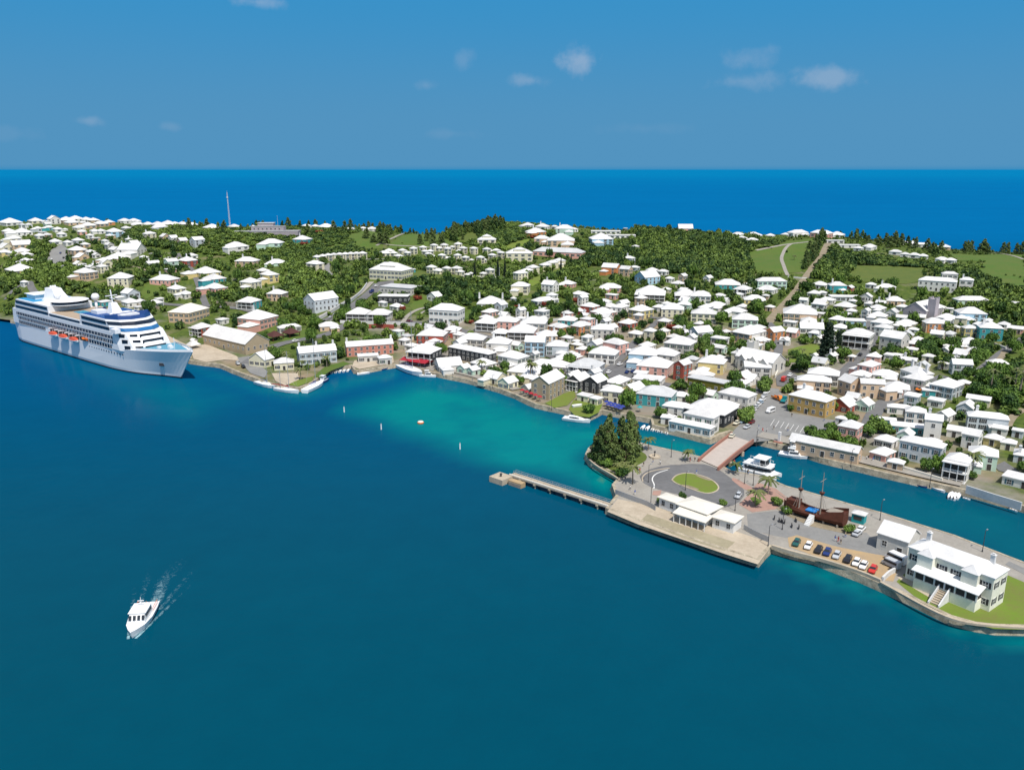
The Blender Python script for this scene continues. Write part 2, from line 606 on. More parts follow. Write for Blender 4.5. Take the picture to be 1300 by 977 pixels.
# ------------------------------------------------------------------ ground, roads, lawns, quays, water
def land_material():
    m = bpy.data.materials.new('land_mixed')
    m.use_nodes = True
    nt = m.node_tree
    p = nt.nodes["Principled BSDF"]
    p.inputs['Roughness'].default_value = 0.95
    p.inputs['Specular IOR Level'].default_value = 0.1
    g = node(nt, 'ShaderNodeNewGeometry')

    def noise(s, d=5.0):
        n = node(nt, 'ShaderNodeTexNoise', ins={'Scale': s, 'Detail': d, 'Roughness': 0.6})
        nt.links.new(g.outputs['Position'], n.inputs['Vector'])
        return n.outputs[0]
    grass = mix_n(nt, noise(0.05), (.066, .112, .019), (.135, .162, .036))
    scrub = mix_n(nt, math_n(nt, 'MULTIPLY_ADD', noise(0.35), 4.0, -1.55, clamp=True), grass, (.05, .085, .02))
    pave = mix_n(nt, noise(0.12), (.30, .27, .22), (.17, .165, .155))
    dirt = mix_n(nt, math_n(nt, 'MULTIPLY_ADD', noise(0.03), 5.0, -2.0, clamp=True), pave, (.27, .21, .14))
    at_ = node(nt, 'ShaderNodeAttribute', attribute_name='town')
    f = math_n(nt, 'ADD', at_.outputs['Fac'], math_n(nt, 'MULTIPLY_ADD', noise(0.07, 7.0), 3.2, -2.1))
    f = math_n(nt, 'MULTIPLY', f, 1.0, clamp=True)
    nt.links.new(mix_n(nt, f, scrub, dirt), p.inputs['Base Color'])
    MATS['land_mixed'] = m


land_material()
TOWN = [(440, 445), (500, 402), (620, 400), (760, 385), (900, 405), (1000, 430), (1120, 440), (1180, 480), (1210, 530), (1300, 570), (1300, 652),
        (926, 556), (828, 545), (690, 525), (590, 490), (500, 472)]
WHARF = [(14, 408), (60, 376), (120, 382), (180, 396), (230, 420), (262, 432), (340, 452), (380, 470), (410, 478), (380, 500), (240, 466)]
town_w, wharf_w = px_poly(TOWN), px_poly(WHARF)


def town_attr(X, Y):
    v = np.full(X.shape, 0.42)
    for P, val in ((town_w, 1.4), (wharf_w, 1.2)):
        d = poly_dist(X, Y, P)
        s = np.where(in_poly(X, Y, P), d, -d)
        v = np.maximum(v, val * np.clip((s + 25) / 50, 0, 1))
    v[Y > 700] *= 0.9
    cdist = poly_dist(X, Y, coast_w, False)
    return np.maximum(v, np.clip(1.6 - cdist / 14, 0, 1.2))


sheet('ground', main_poly, 'land_mixed', 0.0, 8.0, attr=town_attr)
sheet('island_ground', isle_w, 'pavement', 0.0, 8.0, zfun=lambda X, Y: np.full(X.shape, 2.0))


def sea_wall(name, P, closed, width, label, top=0.0):
    P = resample(P, 5.0, closed)
    n = len(P)
    t = np.roll(P, -1, 0) - np.roll(P, 1, 0)
    if not closed:
        t[0], t[-1] = P[1] - P[0], P[-1] - P[-2]
    t /= np.linalg.norm(t, axis=1)[:, None]
    nrm = np.column_stack([t[:, 1], -t[:, 0]])
    vs, fs = [], []
    for i, p in enumerate(P):
        j = .25 * math.sin(i * 2.3) + .2 * math.sin(i * 5.1)
        for off, z in ((0.9 + j, -4.0), (0.55 + j * .6, -0.2), (0.15, 2.0 + top), (-width, 2.02 + top), (-width, 1.0)):
            q = p + nrm[i] * off * SGN
            vs.append((q[0], q[1], z))
    m = 5
    for i in range(n if closed else n - 1):
        for k_ in range(m - 1):
            a, b_ = i * m + k_, ((i + 1) % n) * m + k_
            fs.append((a, b_, b_ + 1, a + 1))
    b = MB(); b.add(vs, fs)
    o = b.build(name, 'quay_stone')
    return tag(o, label, 'quay wall')


SGN = 1.0
sea_wall('quay_wall', coast_w[2:], False, 0.9, 'long pale stone quay wall edging the town waterfront', 0.06)
area = sum(isle_w[i][0] * isle_w[(i + 1) % len(isle_w)][1] - isle_w[(i + 1) % len(isle_w)][0] * isle_w[i][1] for i in range(len(isle_w)))
SGN = 1.0 if area > 0 else -1.0
sea_wall('quay_wall', isle_w, True, 0.8, 'weathered stone sea wall ringing the low island with the oval lawn', 0.05)


def area_px(name, pts, mat, dz, step=6.0, occ=2):
    P = px_poly(pts)
    if occ:
        occ_poly(P, occ)
    return sheet(name, P, mat, dz, step)


# lawns and fields (occ 3: only the odd tree)
for nm, mt, pts in (
    ('golf_lawn', 'lawn', [(948, 320), (975, 316), (1000, 307), (1032, 303), (1036, 312), (1022, 335), (1016, 346), (975, 348), (955, 346), (950, 335)]),
    ('sports_field', 'lawn_dry', [(1076, 350), (1086, 337), (1130, 338), (1172, 340), (1170, 357), (1150, 361), (1095, 358)]),
    ('golf_lawn', 'lawn', [(1205, 322), (1240, 324), (1270, 323), (1300, 320), (1300, 372), (1262, 360), (1240, 346), (1250, 332), (1215, 331)]),
    ('golf_lawn', 'lawn', [(490, 318), (500, 306), (514, 298), (535, 295), (560, 300), (575, 311), (540, 316), (500, 316)]),
    ('golf_lawn', 'lawn_dry', [(578, 302), (603, 294), (608, 304), (582, 310)]),
    ('hillside_lawn', 'lawn_bright', [(642, 313), (655, 307), (673, 303), (668, 311), (648, 318)]),
    ('hillside_lawn', 'lawn_bright', [(668, 358), (690, 348), (716, 338), (722, 342), (700, 353), (676, 364)]),
    ('golf_lawn', 'lawn', [(440, 300), (468, 293), (490, 300), (486, 316), (456, 316)]),
    ('resort_lawn', 'lawn_dry', [(505, 350), (530, 344), (600, 350), (645, 350), (640, 356), (560, 356), (520, 356)]),
    ('garden_lawn', 'lawn_bright', [(288, 419), (318, 423), (342, 429), (338, 437), (306, 430)]),
    ('garden_lawn', 'lawn', [(372, 424), (386, 419), (408, 422), (414, 426), (384, 433), (360, 437), (358, 431)]),
    ('garden_lawn', 'lawn', [(332, 415), (350, 412), (352, 420), (345, 424)]),
    ('garden_lawn', 'lawn', [(520, 388), (535, 374), (546, 376), (540, 392), (528, 400)]),
    ('garden_lawn', 'lawn', [(584, 400), (600, 392), (606, 398), (590, 410)]),
    ('waterside_lawn', 'lawn_bright', [(692, 512), (716, 500), (729, 495), (731, 504), (720, 515), (704, 518)]),
    ('waterside_lawn', 'lawn_bright', [(722, 520), (728, 508), (745, 510), (765, 513), (760, 524), (748, 530), (730, 528)]),
    ('waterside_lawn', 'lawn_bright', [(363, 488), (380, 482), (398, 478), (396, 484), (378, 491)]),
    ('waterside_lawn', 'lawn', [(398, 478), (412, 466), (436, 459), (444, 462), (420, 471), (406, 480)]),
    ('garden_lawn', 'lawn_bright', [(1000, 444), (1030, 436), (1042, 440), (1034, 462), (1002, 460)]),
    ('hillside_lawn', 'lawn', [(178, 372), (190, 358), (206, 356), (204, 370), (186, 380)]),
    ('hillside_lawn', 'lawn', [(128, 362), (150, 360), (160, 365), (140, 370)]),
):
    area_px(nm, pts, mt, 0.22, 6.0, 3)

# paved areas of the town
for nm, mt, pts in (
    ('town_square', 'asphalt_pale', [(926, 553), (940, 538), (950, 520), (965, 505), (972, 492), (988, 494), (1000, 512), (1002, 524), (1046, 532), (1062, 534), (1060, 552), (1050, 557), (1006, 552), (975, 560), (955, 562)]),
    ('stone_dock', 'concrete', [(447, 465), (456, 469), (500, 461), (499, 452), (470, 453), (450, 458)]),
    ('quay_yard', 'pavement', [(506, 461), (550, 471), (556, 462), (512, 452)]),
    ('car_park', 'asphalt', [(766, 480), (780, 466), (795, 456), (808, 462), (812, 474), (790, 482)]),
    ('car_park', 'asphalt', [(985, 478), (1000, 470), (1014, 478), (1000, 492), (986, 490)]),
    ('wharf_apron', 'concrete', [(240, 440), (262, 437), (300, 452), (306, 458), (285, 457), (262, 460), (246, 456)]),
    ('wharf_apron', 'concrete', [(16, 404), (30, 392), (120, 386), (185, 410), (242, 440), (243, 455), (72, 412)]),
    ('car_park', 'asphalt_pale', [(300, 455), (316, 452), (340, 472), (336, 480), (318, 474)]),
    ('quay_yard', 'concrete', [(345, 474), (378, 474), (380, 482), (362, 490), (350, 484)]),
    ('hotel_yard', 'asphalt', [(470, 372), (480, 358), (500, 356), (500, 368), (478, 378)]),
    ('yard', 'asphalt', [(1262, 592), (1275, 586), (1296, 600), (1290, 604), (1268, 598)]),
    ('yard', 'asphalt_pale', [(60, 330), (64, 318), (78, 310), (86, 316), (84, 336), (72, 342)]),
    ('schoolyard', 'earth', [(838, 410), (850, 404), (856, 408), (846, 414)]),
):
    area_px(nm, pts, mt, 0.24)

ROADS = [
    ('road', 4.5, 'asphalt', [(225, 322), (240, 338), (254, 366), (262, 388)]),
    ('road', 5.0, 'asphalt', [(190, 384), (230, 388), (262, 388), (286, 390), (306, 392), (332, 400)]),
    ('road', 7.0, 'asphalt', [(312, 462), (330, 450), (352, 437), (392, 430), (418, 424), (432, 417), (440, 411), (470, 409), (506, 409), (545, 412), (585, 420)]),
    ('road', 7.0, 'asphalt', [(404, 410), (420, 405), (448, 390), (466, 374), (480, 360)]),
    ('path', 4.0, 'pavement', [(400, 405), (420, 396), (446, 380), (462, 368), (472, 358)]),
    ('road', 4.5, 'asphalt', [(8, 380), (14, 370), (30, 360), (38, 358), (40, 368), (52, 378), (100, 384), (130, 386)]),
    ('lane', 6.0, 'earth', [(975, 410), (996, 388), (1012, 368), (1022, 354), (1034, 338), (1044, 324), (1053, 306)]),
    ('path', 3.5, 'pavement', [(960, 318), (980, 314), (1002, 310), (1030, 307)]),
    ('path', 3.0, 'pavement', [(1004, 310), (996, 316), (991, 328), (996, 342), (1000, 350)]),
    ('path', 3.0, 'pavement', [(478, 312), (496, 304), (508, 298), (518, 291)]),
    ('path', 2.5, 'pavement', [(480, 309), (500, 312), (530, 313), (560, 316)]),
    ('road', 4.5, 'asphalt_pale', [(425, 352), (414, 346), (416, 336), (430, 331), (476, 329), (505, 330)]),
    ('path', 3.0, 'pavement', [(510, 412), (518, 400), (530, 393), (545, 390)]),
    ('path', 2.0, 'pavement', [(530, 404), (536, 396), (546, 394)]),
    ('street', 5.0, 'asphalt', [(1056, 490), (1068, 476), (1086, 458), (1104, 442), (1110, 426), (1102, 410), (1096, 400)]),
    ('street', 6.0, 'asphalt', [(1100, 548), (1108, 528), (1118, 512), (1150, 500), (1178, 487), (1200, 478)]),
    ('street', 5.0, 'asphalt', [(1225, 480), (1250, 468), (1274, 446), (1300, 430)]),
    ('street', 4.5, 'asphalt', [(965, 500), (968, 480), (984, 460), (990, 440), (985, 420), (975, 410)]),
    ('street', 5.0, 'asphalt', [(585, 420), (640, 432), (700, 452), (760, 478), (800, 478), (860, 492), (930, 500)]),
    ('street', 4.0, 'asphalt', [(760, 478), (790, 455), (810, 430), (830, 412), (850, 398)]),
    ('street', 4.0, 'asphalt', [(960, 425), (900, 418), (850, 406), (790, 400), (700, 392), (650, 396)]),
    ('waterfront_promenade', 5.0, 'pavement', [(552, 467), (594, 475), (638, 488), (656, 495)]),
    ('waterfront_promenade', 7.0, 'pavement', [(964, 552), (1002, 560), (1044, 572), (1130, 593), (1190, 607), (1222, 614)]),
    ('path', 3.0, 'earth', [(1262, 462), (1272, 454), (1276, 446)]),
    ('path', 3.0, 'earth', [(1300, 520), (1284, 530), (1276, 548)]),
    ('path', 2.5, 'earth', [(150, 368), (140, 364), (155, 358), (170, 352)]),
    ('path', 3.0, 'earth', [(120, 340), (135, 332), (160, 338), (185, 344)]),
    ('road', 3.5, 'asphalt_pale', [(190, 322), (210, 326), (225, 330)]),
    ('path', 3.0, 'pavement', [(1240, 318), (1270, 322), (1290, 326), (1300, 330)]),
]
for k_, (nm, w, mt, pts) in enumerate(ROADS):
    strip(nm, np.array([at(x, y)[:2] for x, y in pts]), w, mt, 0.30 + 0.006 * k_)

# parking bay lines in the square
b = MB()
for i in range(7):
    p, q = at(978 + i * 6.2, 541 + i * 1.5), at(983 + i * 6.2, 533 + i * 1.6)
    d = (q - p)[:2]; d /= np.linalg.norm(d); nn = np.array([-d[1], d[0]]) * .075
    b.add([(*(p[:2] + nn), p[2] + .29), (*(p[:2] - nn), p[2] + .29), (*(q[:2] - nn), q[2] + .29), (*(q[:2] + nn), q[2] + .29)], [(0, 1, 2, 3)])
tag(b.build('road_marking', 'paint_white'), kind='structure')

# ---- the low island: sheets stacked a few millimetres apart at z = 2
Z2 = lambda X, Y: np.full(X.shape, 2.0)


def iso(name, pts, mat, dz, occ=2, smooth=0):
    P = np.array([plane_pt(x, y, 2.0) for x, y in pts])
    if smooth:
        P = smooth_line(np.vstack([P, P[:1]]), smooth)[:-1]
    if occ:
        occ_poly(P, occ)
    return sheet(name, P, mat, dz, 6.0, zfun=Z2)


iso('dock_apron', [(771, 649), (784, 633), (830, 642), (880, 660), (940, 676), (975, 688), (976, 697), (962, 716), (921, 703), (812, 666)], 'concrete', .02)
iso('dock_strip', [(813, 661), (822, 652), (870, 668), (933, 688), (920, 699), (870, 684)], 'concrete_stained', .03)
iso('quay_road', [(948, 652), (985, 648), (1010, 652), (1060, 668), (1100, 676), (1115, 690), (1150, 700), (1150, 715), (1126, 714), (1080, 703), (1040, 690), (985, 680), (950, 672)], 'asphalt_pale', .02)
iso('car_park', [(1000, 682), (1012, 679), (1060, 693), (1110, 703), (1128, 706), (1142, 716), (1134, 738), (1120, 736), (1060, 714), (1002, 694)], 'sand', .03)
iso('island_road', [(812, 604), (822, 596), (845, 590), (890, 588), (905, 592), (915, 597), (935, 612), (948, 625), (936, 640), (915, 645), (880, 632), (830, 620), (815, 612)], 'asphalt', .02, smooth=1)
iso('oval_lawn', [(853, 609), (858, 603), (870, 600), (886, 602), (903, 608), (913, 617), (911, 623), (900, 626), (888, 624), (870, 617), (858, 613)], 'lawn_bright', .06, smooth=2)
iso('flower_bed', [(882, 602.5), (896, 605), (905, 610), (898, 609.5), (888, 606)], 'earth', .08, smooth=1)
iso('flower_bed', [(864, 615), (876, 616), (890, 622), (880, 622), (868, 618)], 'earth', .08, smooth=1)
iso('park_lawn', [(747, 582), (756, 572), (798, 566), (812, 571), (822, 578), (820, 585), (806, 592), (800, 600), (786, 607), (765, 596)], 'lawn_dry', .03, 3, smooth=1)
iso('path', [(826, 574), (838, 577), (862, 584), (864, 590), (850, 590), (840, 584), (830, 580)], 'pavement', .05)
iso('crossing', [(930, 606), (936, 608), (956, 619), (954, 625), (940, 618), (929, 609)], 'paver_pink', .04)
iso('crossing', [(829, 623), (840, 622), (838, 629), (828, 628)], 'paver_pink', .04)
iso('paved_forecourt', [(938, 640), (950, 628), (962, 612), (985, 620), (1000, 632), (985, 646), (955, 650)], 'paver_pink', .03)
iso('garden_bed', [(952, 632), (958, 630), (968, 636), (960, 642)], 'lawn', .05)
iso('garden_bed', [(985, 645), (996, 640), (1030, 660), (1075, 672), (1082, 680), (1068, 676), (1030, 668), (1000, 655)], 'earth', .05)
iso('lawn', [(1138, 738), (1148, 728), (1180, 742), (1220, 762), (1250, 766), (1270, 735), (1280, 730), (1345, 758), (1345, 800), (1262, 798), (1230, 790), (1205, 780), (1160, 756)], 'lawn_bright', .03, 3)
iso('path', [(1139, 733), (1146, 730), (1170, 744), (1194, 758), (1190, 764), (1166, 750)], 'concrete', .05)
iso('quay_road', [(1276, 716), (1281, 712), (1345, 742), (1345, 752)], 'asphalt_pale', .05)


def line_strip(name, pts, w, mat, z, h=None):
    W = resample(smooth_line(np.array([plane_pt(x, y, 2.0) for x, y in pts])), 3.0)
    t = np.gradient(W, axis=0); t /= np.linalg.norm(t, axis=1)[:, None]
    n_ = np.column_stack([-t[:, 1], t[:, 0]]) * w / 2
    b = MB()
    if h is None:
        vs = [(*(p + s), z) for p, q in zip(W, n_) for s in (q, -q)]
        b.add(vs, [(2 * i, 2 * i + 1, 2 * i + 3, 2 * i + 2) for i in range(len(W) - 1)])
    else:
        b.loft([[(*(p + q), z), (*(p - q), z), (*(p - q), z + h), (*(p + q), z + h)] for p, q in zip(W, n_)])
    return b.build(name, mat)


tag(line_strip('road_marking', [(848, 596), (832, 601), (827, 608), (831, 615), (830, 620)], .35, 'paint_white', 2.06), kind='structure')
tag(line_strip('kerb', [(850, 594), (824, 598), (815, 605), (816, 611)], .4, 'concrete', 2.0, .12), kind='structure')
tag(line_strip('kerb', [(853, 609), (858, 603), (870, 600), (886, 602), (903, 608), (913, 617), (911, 623), (900, 626.5), (888, 624.5), (870, 617.5), (858, 613.5), (853, 609)], .45, 'concrete', 2.0, .13), kind='structure')
tag(line_strip('parapet_wall', [(980, 695), (1006, 703), (1040, 711), (1090, 727), (1118, 739)], .7, 'concrete', 2.0, .9), 'pale low parapet wall in front of the parked cars on the island', 'wall')
tag(line_strip('parapet_wall', [(1118, 740), (1140, 752), (1170, 769), (1205, 786), (1240, 794), (1345, 800)], .8, 'concrete', 2.0, .5), 'pale curving parapet below the lawn of the shuttered white building', 'wall')
tag(line_strip('garden_wall', [(1120, 738), (1128, 730), (1136, 726)], .5, 'roof_white', 2.0, 1.3), 'short white wall between sandy car park and lawn', 'wall')
tag(line_strip('fence', [(781, 627), (800, 634), (822, 642), (832, 648)], .12, 'steel_grey', 2.0, 1.6), 'grey metal fence between dock apron and oval road', 'fence')
tag(line_strip('fence', [(944, 672), (958, 680), (976, 688)], .12, 'steel_grey', 2.0, 1.6), 'grey metal fence at the terminal end of the dock', 'fence')
tag(line_strip('seawall_parapet', [(746, 583), (757, 593), (775, 603), (786, 610)], .6, 'concrete', 2.0, .7), 'rounded stone parapet around the tree-covered island tip', 'wall')


# ---- water
SHALLOW_AND_REFLECTION = [([(432, 520), (478, 502), (540, 484), (600, 494), (660, 516), (725, 538), (752, 556), (740, 580), (770, 605), (775, 628), (740, 616), (690, 600), (640, 594), (590, 578), (556, 564), (530, 553), (500, 548), (470, 530)], 16, 1.0),
           ([(560, 482), (640, 505), (720, 534), (800, 545), (900, 564), (915, 575), (880, 584), (820, 570), (760, 562), (740, 580), (700, 560), (620, 530)], 10, 0.9),
           ([(744, 582), (786, 613), (778, 634), (755, 612)], 8, 1.25),
           ([(978, 703), (1034, 718), (1090, 740), (1140, 762), (1130, 768), (1060, 744), (990, 716)], 8, 0.75),
           ([(1150, 766), (1205, 794), (1300, 808), (1345, 812), (1345, 830), (1240, 812), (1190, 796)], 9, 0.75),
           ([(240, 466), (330, 490), (400, 494), (450, 478), (505, 470), (505, 480), (440, 494), (380, 508), (310, 492)], 8, 0.6),
           ([(40, 440), (130, 468), (225, 482), (300, 500), (240, 540), (140, 490)], 22, 0.32),  # ship's reflection on the water, painted in as a paler patch
           ([(925, 600), (960, 572), (1100, 606), (1300, 655), (1345, 740), (1200, 680), (1020, 625)], 10, 0.25)]
wx, wy = np.arange(-520, 521, 5.0), np.arange(90, 721, 5.0)
WX, WY = np.meshgrid(wx, wy)
PX, PY = to_px(WX, WY, 0.0)
SH = np.zeros_like(WX)
for P, soft, val in SHALLOW_AND_REFLECTION:
    d = poly_dist(PX, PY, P)
    s = np.where(in_poly(PX, PY, P), d, -d)
    SH = np.maximum(SH, val * np.clip((s + soft) / (2 * soft), 0, 1) ** 1.3)
b = MB()
nx, ny = len(wx), len(wy)
b.add(np.column_stack([WX.ravel(), WY.ravel(), np.zeros(WX.size)]), [(j * nx + i, j * nx + i + 1, (j + 1) * nx + i + 1, (j + 1) * nx + i) for j in range(ny - 1) for i in range(nx - 1)])
o = len(b.v)
BIG = 90000.0
x0, x1, y0, y1 = wx[0], wx[-1], wy[0], wy[-1]
for (ax, bx, ay, by) in ((-BIG, x0, -500, y0), (x0, x1, -500, y0), (x1, BIG, -500, y0), (-BIG, x0, y0, y1), (x1, BIG, y0, y1),
                         (-BIG, x0, y1, 1500), (x0, x1, y1, 1500), (x1, BIG, y1, 1500), (-BIG, x0, 1500, 90000), (x0, x1, 1500, 90000), (x1, BIG, 1500, 90000)):
    b.add([(ax, ay, 0), (bx, ay, 0), (bx, by, 0), (ax, by, 0)], [(0, 1, 2, 3)])


def water_material():
    m = bpy.data.materials.new('sea_water')
    m.use_nodes = True
    nt = m.node_tree
    nt.nodes.remove(nt.nodes["Principled BSDF"])
    body = node(nt, 'ShaderNodeBsdfDiffuse')
    gloss = node(nt, 'ShaderNodeBsdfGlossy', ins={'Roughness': 0.10})
    fr = node(nt, 'ShaderNodeFresnel', ins={'IOR': 1.33})
    mixs = node(nt, 'ShaderNodeMixShader')
    # wind ripples hide most of the mirror at grazing angles
    nt.links.new(math_n(nt, 'MINIMUM', math_n(nt, 'MULTIPLY', fr.outputs[0], 0.25), 0.028), mixs.inputs[0])
    nt.links.new(body.outputs[0], mixs.inputs[1])
    nt.links.new(gloss.outputs[0], mixs.inputs[2])
    nt.links.new(mixs.outputs[0], nt.nodes['Material Output'].inputs['Surface'])
    g = node(nt, 'ShaderNodeNewGeometry')
    s = node(nt, 'ShaderNodeSeparateXYZ')
    nt.links.new(g.outputs['Position'], s.inputs[0])

    def noise(sc_, d=4.0, rough=.55):
        n = node(nt, 'ShaderNodeTexNoise', ins={'Scale': sc_, 'Detail': d, 'Roughness': rough})
        nt.links.new(g.outputs['Position'], n.inputs['Vector'])
        return n.outputs[0]
    at_ = node(nt, 'ShaderNodeAttribute', attribute_name='shallow_and_reflection')
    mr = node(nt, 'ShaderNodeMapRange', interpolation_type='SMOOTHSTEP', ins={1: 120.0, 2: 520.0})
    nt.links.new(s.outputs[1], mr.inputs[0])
    deep = mix_n(nt, mr.outputs[0], (.0003, .058, .096), (.0003, .068, .178))  # growing sky reflection and lens vignette put into the water colour by distance
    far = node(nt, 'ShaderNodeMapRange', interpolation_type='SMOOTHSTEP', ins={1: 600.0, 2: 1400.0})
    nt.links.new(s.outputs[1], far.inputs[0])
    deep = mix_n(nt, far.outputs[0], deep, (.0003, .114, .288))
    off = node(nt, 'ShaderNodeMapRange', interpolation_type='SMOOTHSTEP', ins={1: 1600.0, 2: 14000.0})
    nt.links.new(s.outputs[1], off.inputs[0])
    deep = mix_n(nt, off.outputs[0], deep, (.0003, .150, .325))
    band = node(nt, 'ShaderNodeTexNoise', ins={'Scale': 1.0, 'Detail': 4.0, 'Roughness': .6})
    bm = node(nt, 'ShaderNodeMapping', ins={'Scale': (.0012, .005, 1.0)})
    nt.links.new(g.outputs['Position'], bm.inputs[0]); nt.links.new(bm.outputs[0], band.inputs['Vector'])
    deep = mix_n(nt, math_n(nt, 'MULTIPLY_ADD', band.outputs[0], 3.0, -1.1, clamp=True), mix_n(nt, 1.0, deep, (.96, .95, .96), 'MULTIPLY'), mix_n(nt, 1.0, deep, (1.0, 1.03, 1.02), 'MULTIPLY'))
    deep = mix_n(nt, math_n(nt, 'MULTIPLY_ADD', noise(.09, 6.0, .65), 3.0, -1.0, clamp=True), deep, mix_n(nt, 1.0, deep, (1.0, 1.07, 1.06), 'MULTIPLY'))
    patch = mix_n(nt, math_n(nt, 'MULTIPLY_ADD', noise(.012), 1.2, -.3, clamp=True), deep, mix_n(nt, 1.0, deep, (.86, .90, .92), 'MULTIPLY'))
    f = math_n(nt, 'ADD', at_.outputs['Fac'], math_n(nt, 'MULTIPLY', at_.outputs['Fac'], math_n(nt, 'MULTIPLY_ADD', noise(.035, 6.0), 1.6, -.85)), clamp=True)
    shal = mix_n(nt, noise(.02), (.0005, .155, .185), (.001, .178, .166))
    c = mix_n(nt, f, patch, shal)
    bed = math_n(nt, 'MULTIPLY', math_n(nt, 'SUBTRACT', at_.outputs['Fac'], 1.0, clamp=True), 2.2, clamp=True)
    c = mix_n(nt, bed, c, mix_n(nt, noise(.3), (.05, .21, .14), (.10, .17, .09)))
    nt.links.new(c, body.inputs['Color'])
    b1 = node(nt, 'ShaderNodeBump', ins={'Strength': 0.22, 'Distance': 0.5})
    hgt = math_n(nt, 'ADD', noise(.35, 3.0), math_n(nt, 'MULTIPLY', noise(.06, 3.0), 1.6))
    nt.links.new(hgt, b1.inputs['Height'])
    nt.links.new(b1.outputs[0], gloss.inputs['Normal'])
    nt.links.new(b1.outputs[0], body.inputs['Normal'])
    nt.links.new(b1.outputs[0], fr.inputs['Normal'])
    MATS['sea_water'] = m


water_material()
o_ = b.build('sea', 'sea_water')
a = o_.data.attributes.new('shallow_and_reflection', 'FLOAT', 'POINT')
vals = np.zeros(len(b.v), np.float32)
vals[:SH.size] = SH.ravel()
a.data.foreach_set('value', vals)
tag(o_, kind='structure')
# ------------------------------------------------------------------ houses
WINMESH = {}


def window_mesh(shut, w=1.1, h=1.5):
    key = (shut, w, h)
    if key not in WINMESH:
        b = MB()
        b.box(-w / 2, w / 2, -.03, .02, -h / 2, h / 2, 1)
        t = .09
        for x0, x1, z0, z1 in ((-w / 2 - t, w / 2 + t, h / 2, h / 2 + t), (-w / 2 - t, w / 2 + t, -h / 2 - t, -h / 2), (-w / 2 - t, -w / 2, -h / 2, h / 2), (w / 2, w / 2 + t, -h / 2, h / 2), (-w / 2, w / 2, -.03, .03), (-.025, .025, .03, h / 2), (-.025, .025, -h / 2, -.03)):
            b.box(x0, x1, -.07, .02, z0, z1, 0)
        mats = ['trim_white', 'glass_dark']
        if shut:
            for s in (-1, 1):
                b.box(s * (w / 2 + .38) - .26, s * (w / 2 + .38) + .26, -.06, .01, -h / 2, h / 2, 2)
            mats.append(shut)
        WINMESH[key] = b.mesh('window', mats)
    return WINMESH[key]


def door_mesh(w=1.3, h=2.2):
    if 'door' not in WINMESH:
        b = MB()
        b.box(-w / 2, w / 2, -.04, .02, 0, h, 1)
        for x0, x1, z0, z1 in ((-w / 2 - .1, -w / 2, 0, h), (w / 2, w / 2 + .1, 0, h), (-w / 2 - .1, w / 2 + .1, h, h + .12)):
            b.box(x0, x1, -.09, .02, z0, z1, 0)
        WINMESH['door'] = b.mesh('door', ['trim_white', 'shade_dark'])
    return WINMESH['door']


def chimney_mesh():
    if 'chim' not in WINMESH:
        b = MB()
        b.frustum([(-.6, -.45, -2.2), (.6, -.45, -2.2), (.6, .45, -2.2), (-.6, .45, -2.2)], [(-.45, -.35, 1.5), (.45, -.35, 1.5), (.45, .35, 1.5), (-.45, .35, 1.5)])
        b.box(-.58, .58, -.48, .48, 1.5, 1.75)
        b.box(-.3, .3, -.22, .22, 1.75, 2.05)
        WINMESH['chim'] = b.mesh('chimney', 'roof_white')
    return WINMESH['chim']


def roof_shape(b, kind, L, D, z, o=0.28, pitch=0.46, cx=0.0, cy=0.0, th=0.22):
    """hip / pyramid / gable / flat roof over an L x D block; returns the ridge height"""
    a, d = L / 2 + o, D / 2 + o
    P = lambda x, y, zz: (cx + x, cy + y, zz)
    if kind == 'f':
        b.add([P(-a, -d, z), P(a, -d, z), P(a, d, z), P(-a, d, z), P(-a, -d, z + .35), P(a, -d, z + .35), P(a, d, z + .55), P(-a, d, z + .55)],
              [(0, 3, 2, 1), (4, 5, 6, 7), (0, 1, 5, 4), (1, 2, 6, 5), (2, 3, 7, 6), (3, 0, 4, 7)])
        return z + .5
    sw = D > L and kind in 'hp'
    if sw:                                        # ridge along y
        rise = a * pitch; r = max(0.0, d - a)
        top = [P(0, -r, z + th + rise), P(0, r, z + th + rise)]
    else:
        rise = d * pitch; r = max(0.0, a - d)
        top = [P(-r, 0, z + th + rise), P(r, 0, z + th + rise)]
    if kind == 'g':
        rise = d * pitch
        e = [P(-a, -d, z), P(a, -d, z), P(a, d, z), P(-a, d, z)]
        e2 = [P(-a, -d, z + th), P(a, -d, z + th), P(a, d, z + th), P(-a, d, z + th)]
        t = [P(-a, 0, z + rise), P(a, 0, z + rise), P(-a, 0, z + rise + th), P(a, 0, z + rise + th)]
        b.add(e + e2 + t, [(0, 1, 5, 4), (2, 3, 7, 6), (4, 5, 11, 10), (6, 7, 10, 11), (0, 8, 9, 1), (2, 9, 8, 3), (0, 4, 10, 8), (8, 10, 7, 3), (1, 9, 11, 5), (9, 2, 6, 11)])
        return z + rise + th
    v = [P(-a, -d, z), P(a, -d, z), P(a, d, z), P(-a, d, z), P(-a, -d, z + th), P(a, -d, z + th), P(a, d, z + th), P(-a, d, z + th)] + top
    f = [(0, 3, 2, 1), (0, 1, 5, 4), (1, 2, 6, 5), (2, 3, 7, 6), (3, 0, 4, 7)]
    if sw:
        f += [(4, 5, 8), (5, 6, 9, 8), (6, 7, 9), (7, 4, 8, 9)]
    else:
        f += [(4, 5, 9, 8), (5, 6, 9), (6, 7, 8, 9), (7, 4, 8)]
    b.add(v, f)
    return z + th + rise


HOUSES = []           # (obj, description, px, py)
LAB = []              # (obj, description, px, py, sort)
PXMAP = {}


